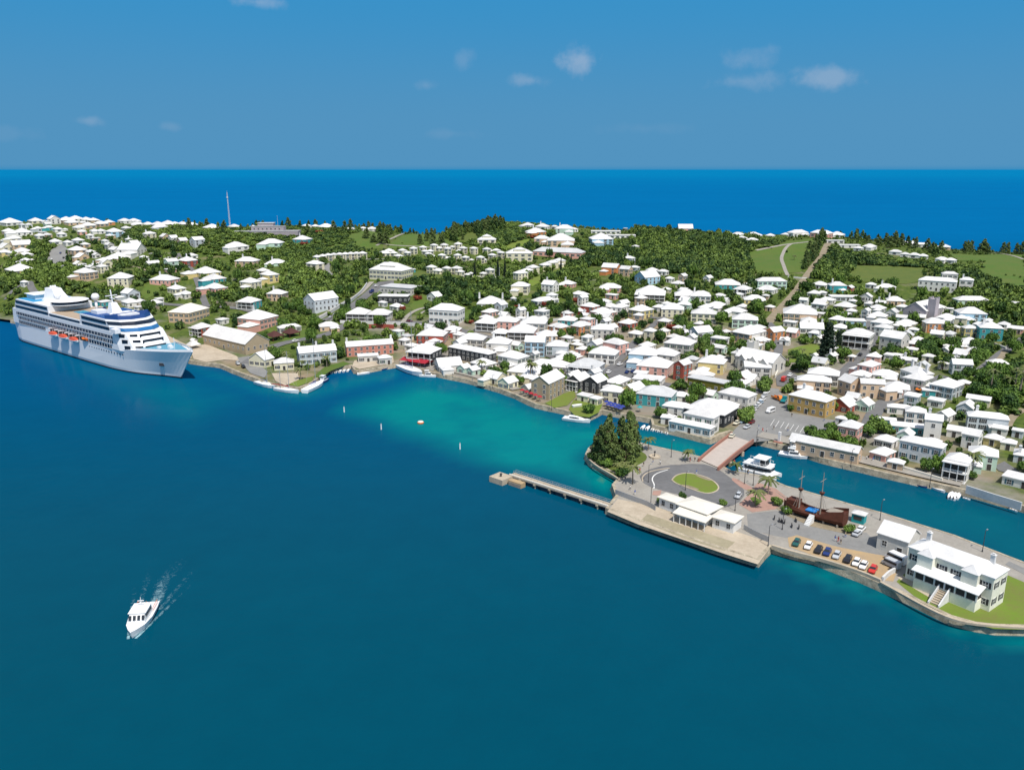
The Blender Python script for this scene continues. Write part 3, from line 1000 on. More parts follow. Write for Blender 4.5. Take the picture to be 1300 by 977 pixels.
def wall_block(b, L, D, z0, z1, gable=False, pitch=.46, cx=0.0, cy=0.0):
    b.box(cx - L / 2, cx + L / 2, cy - D / 2, cy + D / 2, z0, z1)
    if gable:
        r = z1 + (D / 2 + .45) * pitch - .05
        for x0, x1 in ((-L / 2, -L / 2 + .3), (L / 2 - .3, L / 2)):
            y = D / 2
            vs = [(cx + x0, cy - y, z1), (cx + x0, cy + y, z1), (cx + x0, cy, r - .15), (cx + x1, cy - y, z1), (cx + x1, cy + y, z1), (cx + x1, cy, r - .15)]
            b.add(vs, [(0, 2, 1), (3, 4, 5), (0, 3, 5, 2), (1, 2, 5, 4)])


def house(px, py, pos, rot, L, D, hw, st, colr, roof='h', flags='', label=None, cat='house', name=None, roofmat=None, wingside=1):
    """a Bermuda house: Empty > wall, roof, chimney, window, door, veranda"""
    x, y, z = pos
    ca, sa = math.cos(rot), math.sin(rot)
    base_z = float(min(hz(x + sx * L / 2 * ca - sy * D / 2 * sa, y + sx * L / 2 * sa + sy * D / 2 * ca) for sx in (-1, 0, 1) for sy in (-1, 0, 1)))
    e = empty(name or ('bungalow' if st == 1 else 'house'), (x, y, z), rot)
    zb = min(base_z - z, 0) - .6
    far = y > 640
    wb, rb = MB(), MB()
    pitch = {'p': .58, 'g': .64}.get(roof, .53)
    wall_block(wb, L, D, zb, hw, roof == 'g', pitch)
    rz = roof_shape(rb, roof, L, D, hw, pitch=pitch)
    if 'X' in flags:                              # a lower wing off the front or the back
        wl, wd = L * .45, D * .62
        sx = wingside * (L / 2 - wl / 2 - .4)
        hy = (-1 if 'Q' not in flags else 1) * (D / 2 + wd / 2 - .02)
        hw2 = hw - .5 if st == 1 else hw - 2.7
        wb.box(sx - wl / 2, sx + wl / 2, hy - wd / 2, hy + wd / 2, zb, hw2)
        roof_shape(rb, 'h', wl, wd, hw2, cx=sx, cy=hy, o=.25)
    if 'T' in flags:                              # raised middle block
        wb.box(-L * .22, L * .22, -D * .3, D * .3, hw, hw + 3.0)
        roof_shape(rb, 'h', L * .44, D * .6, hw + 3.0)
    wb.build('wall', wall_mat(colr), e)
    rm = roofmat or ('roof_grey' if 'G' in flags else 'roof_cream' if 'Y' in flags else 'roof_brown' if 'N' in flags else 'roof_white')
    roof_o = rb.build('roof', rm, e)
    if 'C' in flags:
        for cx in ((-L / 2 + .6, L / 2 - .6) if 'D' in flags else (-L * .28,)) if '3' not in flags else (-L / 2 + .8, 0.0, L / 2 - .8):
            obj('chimney', chimney_mesh(), roof_o, (cx, 0.2 if roof != 'h' else D * .12, rz + .0))
    # windows on the sides that face the harbour
    view = Vector((-x, -y, 0)).normalized()
    sh = None
    if 'B' not in flags and colr in 'wcpyrmgunbk':
        sh = random.choice([None, 'shutter_green', 'shutter_dark', None, 'shutter_blue'])
    if colr == 'a':
        sh = 'shutter_dark'
    wm = window_mesh(sh, 1.2 if not far else 1.7, 1.5 if not far else 1.7)
    sth = (hw - .2) / st
    sides = [((0, -1), L, D / 2, 0.0), ((1, 0), D, L / 2, math.pi / 2), ((0, 1), L, D / 2, math.pi), ((-1, 0), D, L / 2, -math.pi / 2)]
    first = True
    vside = None
    for (nx_, ny_), ln, off, ra in sides:
        wn = Vector((nx_ * ca - ny_ * sa, nx_ * sa + ny_ * ca, 0))
        if wn.dot(view) < 0.12:
            continue
        gap = 3.1 if not far else 5.0
        n = max(1, min(9, int(ln / gap)))
        if far and ln < 6:
            n = 1
        v_here = 'V' in flags and (vside is None) and ln == max(L, D)
        for s in range(st):
            zz = sth * s + sth * .52
            for i in range(n):
                t = (i + .5) / n * ln - ln / 2
                if v_here:
                    continue
                if 'X' in flags and 'Q' not in flags and (nx_, ny_) == (0, -1) and abs(t - wingside * (L / 2 - L * .225 - .4)) < L * .26:
                    continue
                if first and s == 0 and i == n // 2 and not far:
                    obj('door', door_mesh(), e, (nx_ * off + (-ny_) * t, ny_ * off + nx_ * t, 0.05), ra)
                    first = False
                    continue
                obj('window', wm, e, (nx_ * off + (-ny_) * t, ny_ * off + nx_ * t, zz), ra)
        if v_here:                                # two-level veranda with posts, rails and shaded back wall
            vside = (nx_, ny_)
            vb = MB()
            d = 2.2
            nn = max(3, int(ln / 3.2))

            def loc(t, q, zz):
                return (nx_ * (off + q) + (-ny_) * t, ny_ * (off + q) + nx_ * t, zz)
            for s in range(st):
                z0, z1 = sth * s, sth * (s + 1)
                c = loc(0, .04, (z0 + z1) / 2)
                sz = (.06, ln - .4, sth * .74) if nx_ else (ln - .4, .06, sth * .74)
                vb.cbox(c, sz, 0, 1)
                for i in range(nn + 1):
                    t = -ln / 2 + .2 + (ln - .4) * i / nn
                    vb.cbox(loc(t, d, (z0 + z1) / 2), (.22, .22, sth), 0, 0)
                sz = (d + .3, ln, .2) if nx_ else (ln, d + .3, .2)
                vb.cbox(loc(0, d / 2, z0 + .02), sz, 0, 0)
                sz = (.08, ln, .12) if nx_ else (ln, .08, .12)
                vb.cbox(loc(0, d, z0 + .95), sz, 0, 0)
            sz = (d + .8, ln + .6, .2) if nx_ else (ln + .6, d + .8, .2)
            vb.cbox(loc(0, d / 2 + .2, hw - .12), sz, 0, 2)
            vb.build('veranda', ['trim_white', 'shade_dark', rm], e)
    # keep trees off the footprint and thin out in front of it
    cs = [(sx * (L / 2 + 1.2), sy * (D / 2 + 1.2)) for sx, sy in ((-1, -1), (1, -1), (1, 1), (-1, 1))]
    W = np.array([(x + a_ * ca - b_ * sa, y + a_ * sa + b_ * ca) for a_, b_ in cs])
    occ_poly(W)
    f2 = W.mean(0) + (W - W.mean(0)) * 1.0 - np.array([x, y]) / math.hypot(x, y) * 3.2
    x0_, y0_ = f2.min(0)
    HOUSES.append((W, f2))
    stw = {1: 'single-storey', 2: 'two-storey', 3: 'three-storey'}[st]
    rw = {'h': 'hipped', 'p': 'pyramid', 'g': 'gabled', 'f': 'flat'}[roof]
    rc = {'roof_grey': 'grey', 'roof_cream': 'cream', 'roof_brown': 'brown'}.get(rm, 'white')
    desc = label or f"{WORDC[colr]} {'' if st == 1 else stw + ' '}{'little cottage' if name == 'cottage' else 'bungalow' if st == 1 and not name else 'resort cottage' if name else 'house'} with {rw} {rc} roof"
    if label:
        tag(e, label, cat)
    else:
        tag(e, None, 'house', 'hillside resort cottages' if name == 'resort_cottage' else 'small cottages between the larger houses' if name else 'bungalows of the town' if st == 1 else 'storeyed houses of the town')
        LAB.append((e, desc, px, py))
    return e


TILES = {'T1': (0, 260, 5), 'T2': (240, 260, 5), 'T3': (480, 260, 5), 'T4': (720, 260, 5), 'T5': (960, 260, 5), 'T6': (1100, 260, 6.5), 'U1': (0, 350, 5), 'U2': (240, 350, 5),
         'U3': (480, 350, 5), 'U4': (720, 400, 5), 'U5': (940, 400, 5), 'U6': (1100, 400, 6.5), 'U7': (1040, 500, 5), 'Z1': (0, 265, 10), 'Z3': (480, 270, 10), 'Z4': (600, 270, 10),
         'Z5': (200, 350, 10), 'Z6': (1000, 470, 10), 'S2': (780, 540, 5.909), 'S5': (1090, 640, 6.105), 'S4': (960, 640, 6.5), 'S3': (920, 560, 6.5), 'S1': (600, 530, 5), 'S7': (320, 420, 5.417)}
HW = {1: 2.6, 2: 4.9, 3: 7.5}


def tp(tile, x, y):
    a, b, s = TILES[tile]
    return a + x / s, b + y / s


def roof_house(tile, x, y, w, code, extra=()):
    """x, y: middle of the roof in the photograph, w: its apparent width (both in tile units)"""
    px, py = tp(tile, x, y)
    st, colr, roof = int(code[0]), code[1], code[2]
    flags = code[3:]
    hw = HW[st]
    wm_px = w / TILES[tile][2]
    kx = {'S': .95, 'L': .42}
    k_ = next((v for c, v in kx.items() if c in flags), random.uniform(.66, .92))
    rot = R(50 if 'b' in flags else -40 if 'F' not in flags else 4) + R(random.uniform(-6, 6))
    for q in extra:
        if q[0] == 'r':
            rot = R(float(q[1:]))
        elif q[0] == 'k':
            k_ = float(q[1:])
        elif q[0] == 'h':
            hw = float(q[1:])
    L = 10.0
    for _ in range(3):
        D = L * k_
        rise = (D / 2 + .3) * .53
        p = at(px, py, hw + rise * .42)
        wm = wm_px * depth_of(p + np.array([0, 0, hw])) / F
        vx = p[:2] / np.linalg.norm(p[:2])
        rr = rot - math.atan2(-vx[0], vx[1])                       # angle against the line of sight
        L = (wm * 1.06 - .6) / (abs(math.cos(rr)) + k_ * abs(math.sin(rr)))
        L = max(L, 3.0)
    pos = p.copy()
    if L > 8.5 and 'X' not in flags and 'V' not in flags and 'L' not in flags and roof in 'hg' and not (code[1:] == 'cp') and random.random() < .5:
        flags += random.choice(['X', 'XQ', 'X'])
    label = next((q[1:] for q in extra if q[0] == '='), None)
    nm = 'resort_cottage' if code[1:] == 'cp' and tile in ('T2', 'T3') else None
    return house(px, py, pos, rot, L, L * k_, hw, st, colr, roof, flags, label, name=nm, wingside=1 if random.random() < .5 else -1)


def eave_house(tile, ax, ay, bx, by, k_, hw, code, label=None, cat='house', name='house', roofmat=None):
    """the front eave runs from A to B in the photograph; the block reaches k * length behind it"""
    a, b_ = at(*tp(tile, ax, ay), hw), at(*tp(tile, bx, by), hw)
    d = (b_ - a)[:2]
    L = np.linalg.norm(d) - .6
    rot = math.atan2(d[1], d[0])
    D = L * k_ if k_ < 4 else k_
    n = np.array([-d[1], d[0]]) / np.linalg.norm(d)
    c = (a + b_)[:2] / 2 + n * (D / 2 + .3)
    z = float(hz(*c))
    z = min(z, (a[2] + b_[2]) / 2 + .5)
    px, py = to_px(c[0], c[1], z + hw)
    return house(float(px), float(py), np.array([c[0], c[1], z]), rot, L, D, hw, int(code[0]), code[1], code[2], code[3:], label, cat, name, roofmat)
# ------------------------------------------------------------------ the town's houses, read off the photograph
DATA = {
'T1': """65,100,130,1wh 225,93,85,1ch 340,82,75,2wg 180,122,45,1wh 420,88,100,1nh 480,80,90,1wh 545,76,80,1wh 592,80,70,1nh 455,104,90,1nhB 55,160,80,1nh 140,162,110,1wh 240,145,60,1uh 310,138,55,1th 365,148,60,1wh
500,138,75,1ch 560,122,90,1nh 640,112,90,1nh 690,104,70,1oh 790,95,80,1wh 850,92,80,1wh 872,116,70,1ch 940,118,80,1th 1000,95,90,1wh 1065,92,110,1wh 1205,95,70,1wh 1110,112,70,1mh 1160,116,80,1ch 1015,132,90,1uh 725,160,100,2bh 800,142,60,1wh
90,205,80,1ch 30,222,60,1wh 35,258,90,1cg 130,242,120,1ngb 140,284,110,1ch 30,292,80,1yh 165,308,80,1wh 165,345,65,1wh 118,360,38,1wh 350,225,75,1wh 430,232,60,1wh 495,218,75,1uh 540,245,60,1nh 490,275,110,2nh 575,292,60,1wh 520,318,80,1ng
610,312,50,1wg 640,160,60,1wh 835,268,165,2wgCDr,r-6 755,322,180,1nhX,r-10 130,395,170,1yhC 405,398,105,1ch 540,415,140,2nh,r-25 765,447,155,2ch,r5 1190,342,115,2rhC 1215,315,75,1wh 1250,215,90,2ugb 1045,460,175,1phC,r-15
1120,520,110,1chC 1180,555,90,1wh 985,612,95,1wh 825,548,110,2ug 830,605,110,1wh 1080,402,70,1pf 1010,590,55,1gf 155,485,50,1wh 660,605,90,1tf 880,642,60,1wf 250,190,60,1wh 300,185,55,1nh 390,180,60,1wh 600,160,60,1ch 700,190,60,1nh""",
'T2': """812,326,52,2cp 848,320,52,2cp 884,315,52,2cp 920,312,52,2cp 956,310,52,2cp 992,308,52,2cp 1028,306,52,2cp 1064,305,52,2cp 1102,303,56,2cp 20,102,70,1wh 145,102,115,1wh 285,98,80,1wh 405,128,40,1wh 745,112,60,1wh 800,108,55,1ch 870,115,110,1wh 1025,147,55,1wh 1105,145,45,1wh 1160,130,70,1wh 300,250,145,1whX 525,230,150,1mhX,r-5 720,208,120,1thC,r-20
370,344,150,2nhC,r-12 555,357,125,1mhC,r-5 110,412,170,1yhX 160,454,140,1th 170,512,140,1phX 470,410,80,1nh 510,432,115,2yhX 390,477,130,2chX,r-30 560,550,130,2nhC,r-12 385,598,140,2thV,r-20 800,364,110,2ch
85,762,125,2rhV 170,762,50,1rh 210,720,80,1wf 635,767,145,1whL,r32 885,755,125,1nh,r20 1080,668,150,2uhV,r-8 1215,674,150,2whV,r-8 30,855,45,1wg 1240,300,80,1ch 1275,288,60,1ch""",
'T3': """30,302,55,1cp 70,285,55,1cp 100,302,50,1cp 155,285,55,1cp 185,300,50,1cp 130,320,60,1cp 225,273,52,2cp 285,266,50,1cp 300,292,50,1cp 330,290,50,1cp 345,322,45,1cp 320,308,45,1cp 355,253,52,2cp 420,251,52,2cp 385,270,50,1cp 442,274,50,2cp
470,264,40,1cp 508,244,52,2cp 540,271,55,2cp 515,290,45,1cp 405,316,52,2cp 455,336,50,1cp 435,332,40,1cp 505,316,52,2cp 555,330,52,2cp 592,347,35,1cp 607,273,55,2cp 690,277,55,2cp 715,290,45,1cp 750,285,55,1cp 780,300,52,2cp 650,330,55,2cp 725,315,55,2cp 672,345,40,1cp
690,210,115,2chT,r0 340,390,68,2cp 385,412,75,1cp 437,398,62,2cp 500,397,70,2cp 520,420,60,1cp 565,440,40,1cp 590,432,40,1cp 710,408,62,2cp 668,432,50,1cp 210,405,55,1tf 100,378,65,1ch
905,425,95,2ch,r38 945,410,80,2ch,r38 982,390,85,2ch,r38 1062,375,80,2ch,r30 1105,360,80,2ch,r30 1150,347,80,2ch,r30
950,122,80,1wh 1045,130,95,1whC 1000,160,130,1ohC 1120,135,45,1wh 1185,140,110,2mhC,r-5 1240,150,60,1wh 1160,205,170,2nh,r-5 1040,205,95,2nh,r-5 905,502,120,2ch,r-12 1092,495,110,2wgC 1205,490,105,1phC 1275,555,80,1wh
1060,595,170,1whL,r35 1105,565,75,2wh 715,602,170,1whCD,r-5 360,570,100,1wg,r50,k1.3 860,590,36,1wp 30,615,60,1wh 120,635,95,1wh 700,728,150,2ghV,r-20 815,722,170,2phC,r-15 990,727,170,2ghC,r-10 780,796,105,2yhV,r-15 920,776,180,2rhV,r-10
1205,718,125,1thC,r-20 1145,762,130,1oh 1268,762,90,2oh 1070,812,135,2nhF 345,802,195,2rhC,r-8 475,780,110,1rhC,r-8 600,832,180,2gh,r-12 770,855,165,2whC,r-12 1000,852,135,3bgb,r-10 1140,876,145,2uhC,r-10 1265,880,80,1yh 1200,680,80,1ph 1280,660,50,1nh""",
'U3': """600,478,205,1whL,r-30 520,415,95,2wgb 445,545,175,1wgX,r20 545,573,90,1mgb 605,588,90,1mgb 670,540,165,1whX 775,460,95,1wh 860,495,195,2whXC 995,488,65,2wgbC 1215,500,165,1phX 1100,550,265,1whL,r-22 1265,558,110,2uhGV 945,580,240,1chX,r-20
745,628,150,1cgX 825,660,130,1cgb 965,700,115,1cg,r40 1225,628,75,1wgb 1265,645,110,2dhV 1290,600,70,1wh 880,430,90,1mg""",
'U4': """75,390,150,2dgb 180,400,150,2dgb 45,365,90,1wgb 115,500,105,1cf 185,520,85,1cf 130,295,215,2uhGV,r-24 235,220,190,2whF,r-20 95,205,85,1phb 30,240,110,1ph 185,170,115,1ugb 310,162,160,2phX 490,220,190,2bhX,r-18 510,180,110,1wh 620,228,190,2gp,r-30
720,155,200,2gh,r-30 795,268,90,1ghG 560,290,225,2ph,r-24 735,298,115,3rgb,r46,k.75 520,385,200,1wf,r-24 470,357,95,1wf,r-24 320,402,165,1whb 290,460,150,2ch,r-22 420,452,160,2yg,r46,k.8 570,472,245,2thG,r-24 725,498,115,1wh,r-24
640,640,90,1wf,r-24 690,572,130,1wh,r-24 990,558,200,1wh,r-30 925,275,175,2yhC,r-24 850,365,170,1whL,r-24 1115,375,130,1pgb 1160,385,120,1wgX 1210,300,165,2gf,r-14 1160,85,200,2wh,r40 850,300,60,1wh 400,220,60,1wf 130,130,80,2whb 60,160,60,1yh""",
'T4': """215,200,150,2bhX,r5 335,186,190,1wf,r-4,k.3 245,160,180,1wf,r-3,k.3 370,132,28,1wf 510,147,110,1wf,r-3,k.25 750,140,95,2pg,r-5 1085,172,75,1mh 1185,182,95,1ch 1110,206,70,1wh 1175,217,75,1mh 435,260,50,1wh 395,332,75,2uhC 280,387,120,2ogX,r-30 375,400,85,2ng
430,392,65,1uh 540,407,80,1uh 610,417,75,1wh 735,445,60,2ng,r50 895,457,65,1wgb 650,462,65,1wh 705,492,90,1ch 510,442,155,2bg,r30 530,537,185,2chV,r-12 630,530,65,1ch 755,555,140,2uhV,r-10 845,562,130,2whC,r-10 1020,489,155,1th,r-12 1120,522,105,2chV 1135,502,50,1wh
1255,527,85,1wh 1190,587,135,1yh,r-12 1262,572,50,1nh 985,600,95,1wg 955,628,140,1whX 1070,662,140,1wh 1130,707,155,2mh,r-15 870,672,155,2ch,r-15 670,642,135,2ch,r-12 590,642,95,1wh 470,652,155,2yhb,r40 340,637,110,2whb 270,634,120,1wh 230,667,160,1phX 145,632,120,2rh
240,606,90,1wh 275,512,135,1phX,r-12 90,560,100,1wh 385,737,120,1rhb 225,772,140,2ghC,r-8 95,750,115,2nh,r-12 25,716,85,1bh 620,730,90,1np 705,772,70,1nh 530,792,85,2cp 615,792,80,1cp 440,807,105,1ch 850,790,150,2ug,r25 755,800,80,1whC 680,830,100,1wh 1160,790,200,2nhF,r40""",
'T5': """70,524,130,1wh 20,602,70,1yh 90,642,65,1nh 280,658,200,2nh,r-18 120,790,120,2og,r30 15,770,95,2ph 350,767,150,1wgCD,r-12 515,500,115,2thC,r-8 595,520,55,1rgb 730,500,65,1wh 825,513,115,1whC 405,497,105,1wh 370,552,85,1wh 420,552,60,1wh 450,595,95,1wh 560,572,185,1ufL,r-8
565,630,135,1nh 615,605,55,1wh 605,667,70,1wh 770,645,105,1uh 700,665,60,2wgb 775,692,115,1whX 520,716,110,1wh 625,722,135,1bf,r-12 800,735,130,2wh 812,768,110,2wh 955,740,125,1ch 915,757,95,1wh 1000,785,65,1wh 880,595,125,1nhC,r-12 930,640,75,1wh 1160,642,85,1wh 1210,706,120,1uh
1130,737,135,2nh,r-8 990,910,75,1wh 1000,868,90,1rh 515,160,95,1wh 190,182,60,1wh 590,250,130,1wf,r-3,k.3 650,270,60,1wh 720,257,85,1wh 500,222,110,1wf,r-3,k.3 890,217,85,1wg,r-25,k.3 965,232,100,1wg,r-25,k.3 1035,247,95,1wg,r-25,k.3 885,292,75,1wh 945,308,55,1wh
1005,312,70,1wh 1060,319,60,1wh 1190,260,80,1nh 1180,338,75,1wh 1235,345,70,1wh 15,190,50,1wh 400,682,75,1wf 185,852,70,1wg 280,162,110,1wh 90,190,60,1wh 740,955,95,1wgb 610,957,50,1np 490,800,60,1ng""",
'T6': """865,770,260,1mhL,r-5 860,868,240,2bhX,r-12 560,950,165,1wh 665,912,130,1uh 690,852,55,1wf 1230,800,110,1gf 1010,945,60,1wh 645,335,60,1nh""",
'U6': """560,45,170,2oh,r-6 740,92,70,1yh 855,95,130,2yh,r-6 850,208,205,1nhX,r-14 715,245,155,1wfL,r-20 785,385,170,2ug,r-14 1085,380,170,1gh,r-14 430,495,220,2gh,r40 160,470,190,1whX 665,548,245,2uh,r40 805,545,105,1nh 545,612,160,1tfL,r-20 375,270,100,1wf 350,220,120,1rhC 640,390,90,1gf 1290,410,50,1wf""",
'U5': """530,350,185,2ghX,r-24 470,397,200,2nh,r-20,k.5 995,440,150,1ph,r-24 970,470,110,1wh,r-24 850,252,90,2ph 820,302,135,2ph,r40 770,365,135,1wh 920,362,145,1wh,r-24 655,545,170,1rgb,r42,k1.1 785,548,125,1mgb,r44,k1.0 645,648,80,1wh 905,855,150,1ph,r40 990,922,105,1np 285,150,65,1wgb 470,250,50,1wgb""",
'U7': """510,75,140,1whL,r-24 615,95,125,2wh,r-24 800,118,120,1wg,r40 430,155,110,1tfL,r-20 565,190,205,1tfL,r-20 865,217,95,1wg 1045,352,165,2mh,r-30 1112,268,115,1yp 1205,296,90,1ch 1072,130,230,2uhC,r-24,k.42 1150,205,90,1wf 1265,225,70,1uf 720,290,110,1wh""",
}
for tile, txt in DATA.items():
    for ent in txt.split():
        pr = ent.split(',')
        roof_house(tile, float(pr[0]), float(pr[1]), float(pr[2]), pr[3], pr[4:])

# buildings that stand out get their own outline and description
EH = [
 ('Z5', 125, 472, 398, 490, 1.35, 6.2, '2nh', 'big beige two-storey block beside the bow of the cruise ship', 'building', 'depot', 'roof_cream'),
 ('Z5', 566, 758, 1110, 890, .36, 5.2, '1sg', 'long low grey stone warehouse with white gabled roof near the wharf', 'warehouse', 'warehouse', None),
 ('T2', 303, 722, 450, 740, .95, 6.2, '2phXC', 'large pink mansion with arcades and stepped white roof', 'mansion', 'mansion', None),
 ('T2', 795, 627, 950, 583, .62, 7.0, '2ug', 'large pale hall with white gabled roof beside the uphill road', 'hall', 'assembly_hall', None),
 ('T3', 318, 670, 508, 682, .62, 8.0, '2wh', 'grand white assembly house with tall arched windows on a lawn', 'mansion', 'assembly_house', None),
 ('U2', 697, 496, 940, 474, .42, 6.2, '2ugC3', 'long white waterfront house with three white chimneys and two window rows', 'house', 'waterfront_house', None),
 ('U2', 535, 560, 668, 552, .75, 3.6, '1ch', 'cream waterside cottage with wide white roof beside palms', 'house', 'cottage', None),
 ('U2', 480, 540, 545, 520, 1.5, 3.8, '1cgb', 'cream gabled cottage joined behind the waterside cottage', 'house', 'cottage', None),
 ('U2', 997, 455, 1300, 433, .26, 5.4, '2egCD', 'long salmon-red waterfront building with end chimneys', 'building', 'barracks_building', None),
 ('U2', 1070, 515, 1205, 508, .5, 3.2, '1gf', 'low flat-roofed dockside shed in front of the long red building', 'shed', 'dock_shed', None),
 ('U2', 1205, 528, 1292, 520, .7, 3.4, '1ghF', 'small white boathouse at the seaward end of the stone dock', 'boathouse', 'boathouse', None),
 ('U3', 440, 455, 700, 505, .22, 5.6, '2dhL', 'long white-roofed restaurant wing with dark shaded windows', 'restaurant', 'restaurant_wing', None),
 ('U3', 1085, 690, 1190, 640, .58, 7.4, '3sg', 'tall brown stone gabled warehouse above the grassy waterside', 'warehouse', 'stone_warehouse', None),
 ('U4', 735, 622, 930, 660, .5, 6.4, '2whF', 'white two-storey harbour restaurant with broad roof by the bridge', 'restaurant', 'harbour_restaurant', None),
 ('U4', 640, 673, 912, 727, .24, 3.3, '1wh', 'low white-roofed waterside terrace in front of the harbour restaurant', 'veranda', 'terrace_pavilion', None),
 ('U4', 600, 575, 780, 600, .5, 4.6, '2wh', 'white rear block of the harbour restaurant with broken hip roof', 'building', 'restaurant_annex', None),
 ('U4', 1000, 640, 1092, 585, 1.2, 5.0, '1dh', 'dark-fronted shop with white roof beside the bridge end', 'shop', 'shop', None),
 ('U4', 760, 396, 1010, 442, .30, 5.2, '1lf', 'windowless olive-green hall with long pale flat roof', 'hall', 'market_hall', 'roof_grey'),
 ('U4', 955, 490, 1150, 530, .6, 6.0, '2gh', 'broad white-roofed store behind street trees at the square', 'store', 'store', None),
 ('U5', 302, 506, 545, 556, .56, 6.6, '2khC', 'mustard yellow town hall facing the square with white hipped roof', 'town hall', 'town_hall', None),
 ('U5', 612, 702, 745, 727, 1.05, 6.6, '2ph', 'square pink and white house with brick-red balconies by the quay', 'house', 'balcony_house', None),
 ('U5', 305, 790, 750, 882, .22, 4.0, '1ngB', 'very long low pinkish quay shed with white roof', 'shed', 'quay_shed', None),
 ('U5', 762, 440, 925, 441, .5, 6.4, '2ngB', 'tan street building with white gabled roof and dark ground-floor openings', 'building', 'street_building', None),
 ('U5', 925, 492, 1005, 482, 1.0, 4.2, '1nh', 'low peach shop joined to the tan street building', 'shop', 'shop', None),
 ('U5', 615, 412, 700, 440, 1.0, 6.2, '2ngb', 'tan gabled chapel with three tall windows', 'chapel', 'chapel', None),
 ('U5', 1010, 345, 1120, 385, .8, 6.2, '2whC3', 'white house with three tall chimneys and deep hipped roof', 'house', 'manor_house', None),
 ('U7', 505, 295, 785, 352, .42, 6.6, '2uh', 'long white canal-side house with garden in front', 'house', 'canal_house', None),
 ('U7', 790, 412, 955, 446, 1.0, 6.4, '2whVb', 'white canal-side house with pink lower storey and balcony', 'house', 'canal_house', None),
 ('U7', 668, 165, 790, 178, .9, 7.4, '2wgC', 'tall white gable-fronted house with big chimney', 'house', 'gable_house', None),
 ('T5', 548, 822, 728, 838, .75, 7.2, '2whV', 'white colonial house with wide hipped roof and columned porch', 'house', 'colonial_house', None),
 ('T5', 780, 835, 925, 858, .8, 7.0, '2gg', 'white gabled chapel with small pedimented porch', 'chapel', 'chapel', None),
 ('T5', 10, 488, 200, 490, .4, 5.5, '2mh', 'long mint green school block with white hipped roof beside the tan lane', 'school', 'school_block', None),
 ('T6', 425, 622, 745, 652, .36, 7.0, '2whFB', 'long white school with rows of small windows below the field', 'school', 'school', None),
 ('T6', 625, 572, 762, 578, .5, 10.0, '3gh', 'tall square block rising behind the long white school', 'school', 'school_block', None),
 ('T6', 765, 620, 885, 632, .7, 7.0, '2whC', 'white curved-gable hall at the end of the long white school', 'hall', 'school_hall', None),
 ('U6', 935, 112, 1140, 118, .75, 6.6, '2thC', 'turquoise villa with white-columned veranda on the hillside', 'villa', 'villa', None),
 ('T2', 1140, 418, 1352, 424, .6, 6.6, '2cpT', 'resort clubhouse with arcaded terraces and broad white roofs', 'hotel', 'clubhouse', None),
 ('T3', 812, 312, 985, 313, .5, 6.6, '2chT', 'cream resort hall with raised white cupola roof', 'hotel', 'resort_hall', None),
 ('T3', 980, 290, 1290, 318, .28, 4.2, '1phG', 'very long low pink building with pale grey roof', 'building', 'long_hall', 'roof_grey'),
 ('T3', 10, 525, 210, 535, .55, 5.0, '1gf', 'big grey flat-roofed hall below the resort clubhouse', 'hall', 'flat_hall', 'roof_grey'),
 ('T3', -5, 585, 190, 588, .4, 4.4, '1df', 'white flat-roofed store with dark open front below the clubhouse', 'store', 'store', None),
 ('T5', 235, 178, 335, 172, .5, 4.5, '1wh', 'white-roofed wing of the pink hotel on the skyline', 'hotel', 'hotel_wing', None),
 ('T5', 340, 178, 465, 186, .5, 4.8, '1phX', 'pink hotel with spreading roofs on the skyline', 'hotel', 'hotel', None),
 ('S5', 378, 330, 1060, 583, .36, 8.4, '2ah', 'big pale green house with dark shuttered windows at the island end', 'building', 'customs_building', 'roof_white'),
 ('S5', 137, 222, 392, 304, .95, 4.4, '1gg', 'grey-walled annex with white gabled roof beside the pale green house', 'building', 'annex', None),
]
for row in EH:
    tile, ax, ay, bx, by, k_, hw, code, label, cat, name, rmx = row
    eave_house(tile, ax, ay, bx, by, k_, hw, code, label, cat, name, rmx)

# small outbuildings that fill the yards of the packed town: white roofs between the larger ones
def filler(n, region, lo, hi, seed):
    rg = random.Random(seed)
    P = px_poly(region)
    x0, y0 = P.min(0); x1, y1 = P.max(0)
    made = tries = 0
    while made < n and tries < 6000:
        tries += 1
        x, y = rg.uniform(x0, x1), rg.uniform(y0, y1)
        if not in_poly(np.array([x]), np.array([y]), P)[0]:
            continue
        L, D = rg.uniform(lo, hi), rg.uniform(lo * .7, hi * .75)
        r = max(L, D) * .62 + .6
        xs, ys = np.meshgrid(np.linspace(x - r, x + r, 7), np.linspace(y - r, y + r, 7))
        if (occ_at(xs.ravel(), ys.ravel()) > 0).any():
            continue
        z = float(hz(x, y))
        px, py = to_px(x, y, z + 3)
        st = 1 if rg.random() < .72 else 2
        c = rg.choice('wwwcgupnmwcw')
        rf = rg.choice('hhggf')
        fl = ('C' if rg.random() < .25 else '') + ('G' if rg.random() < .06 else '')
        house(float(px), float(py), np.array([x, y, z]), R(rg.choice([-40, 50]) + rg.uniform(-6, 6)), L, D, HW[st], st, c, rf, fl, name='cottage')
        made += 1
    return made


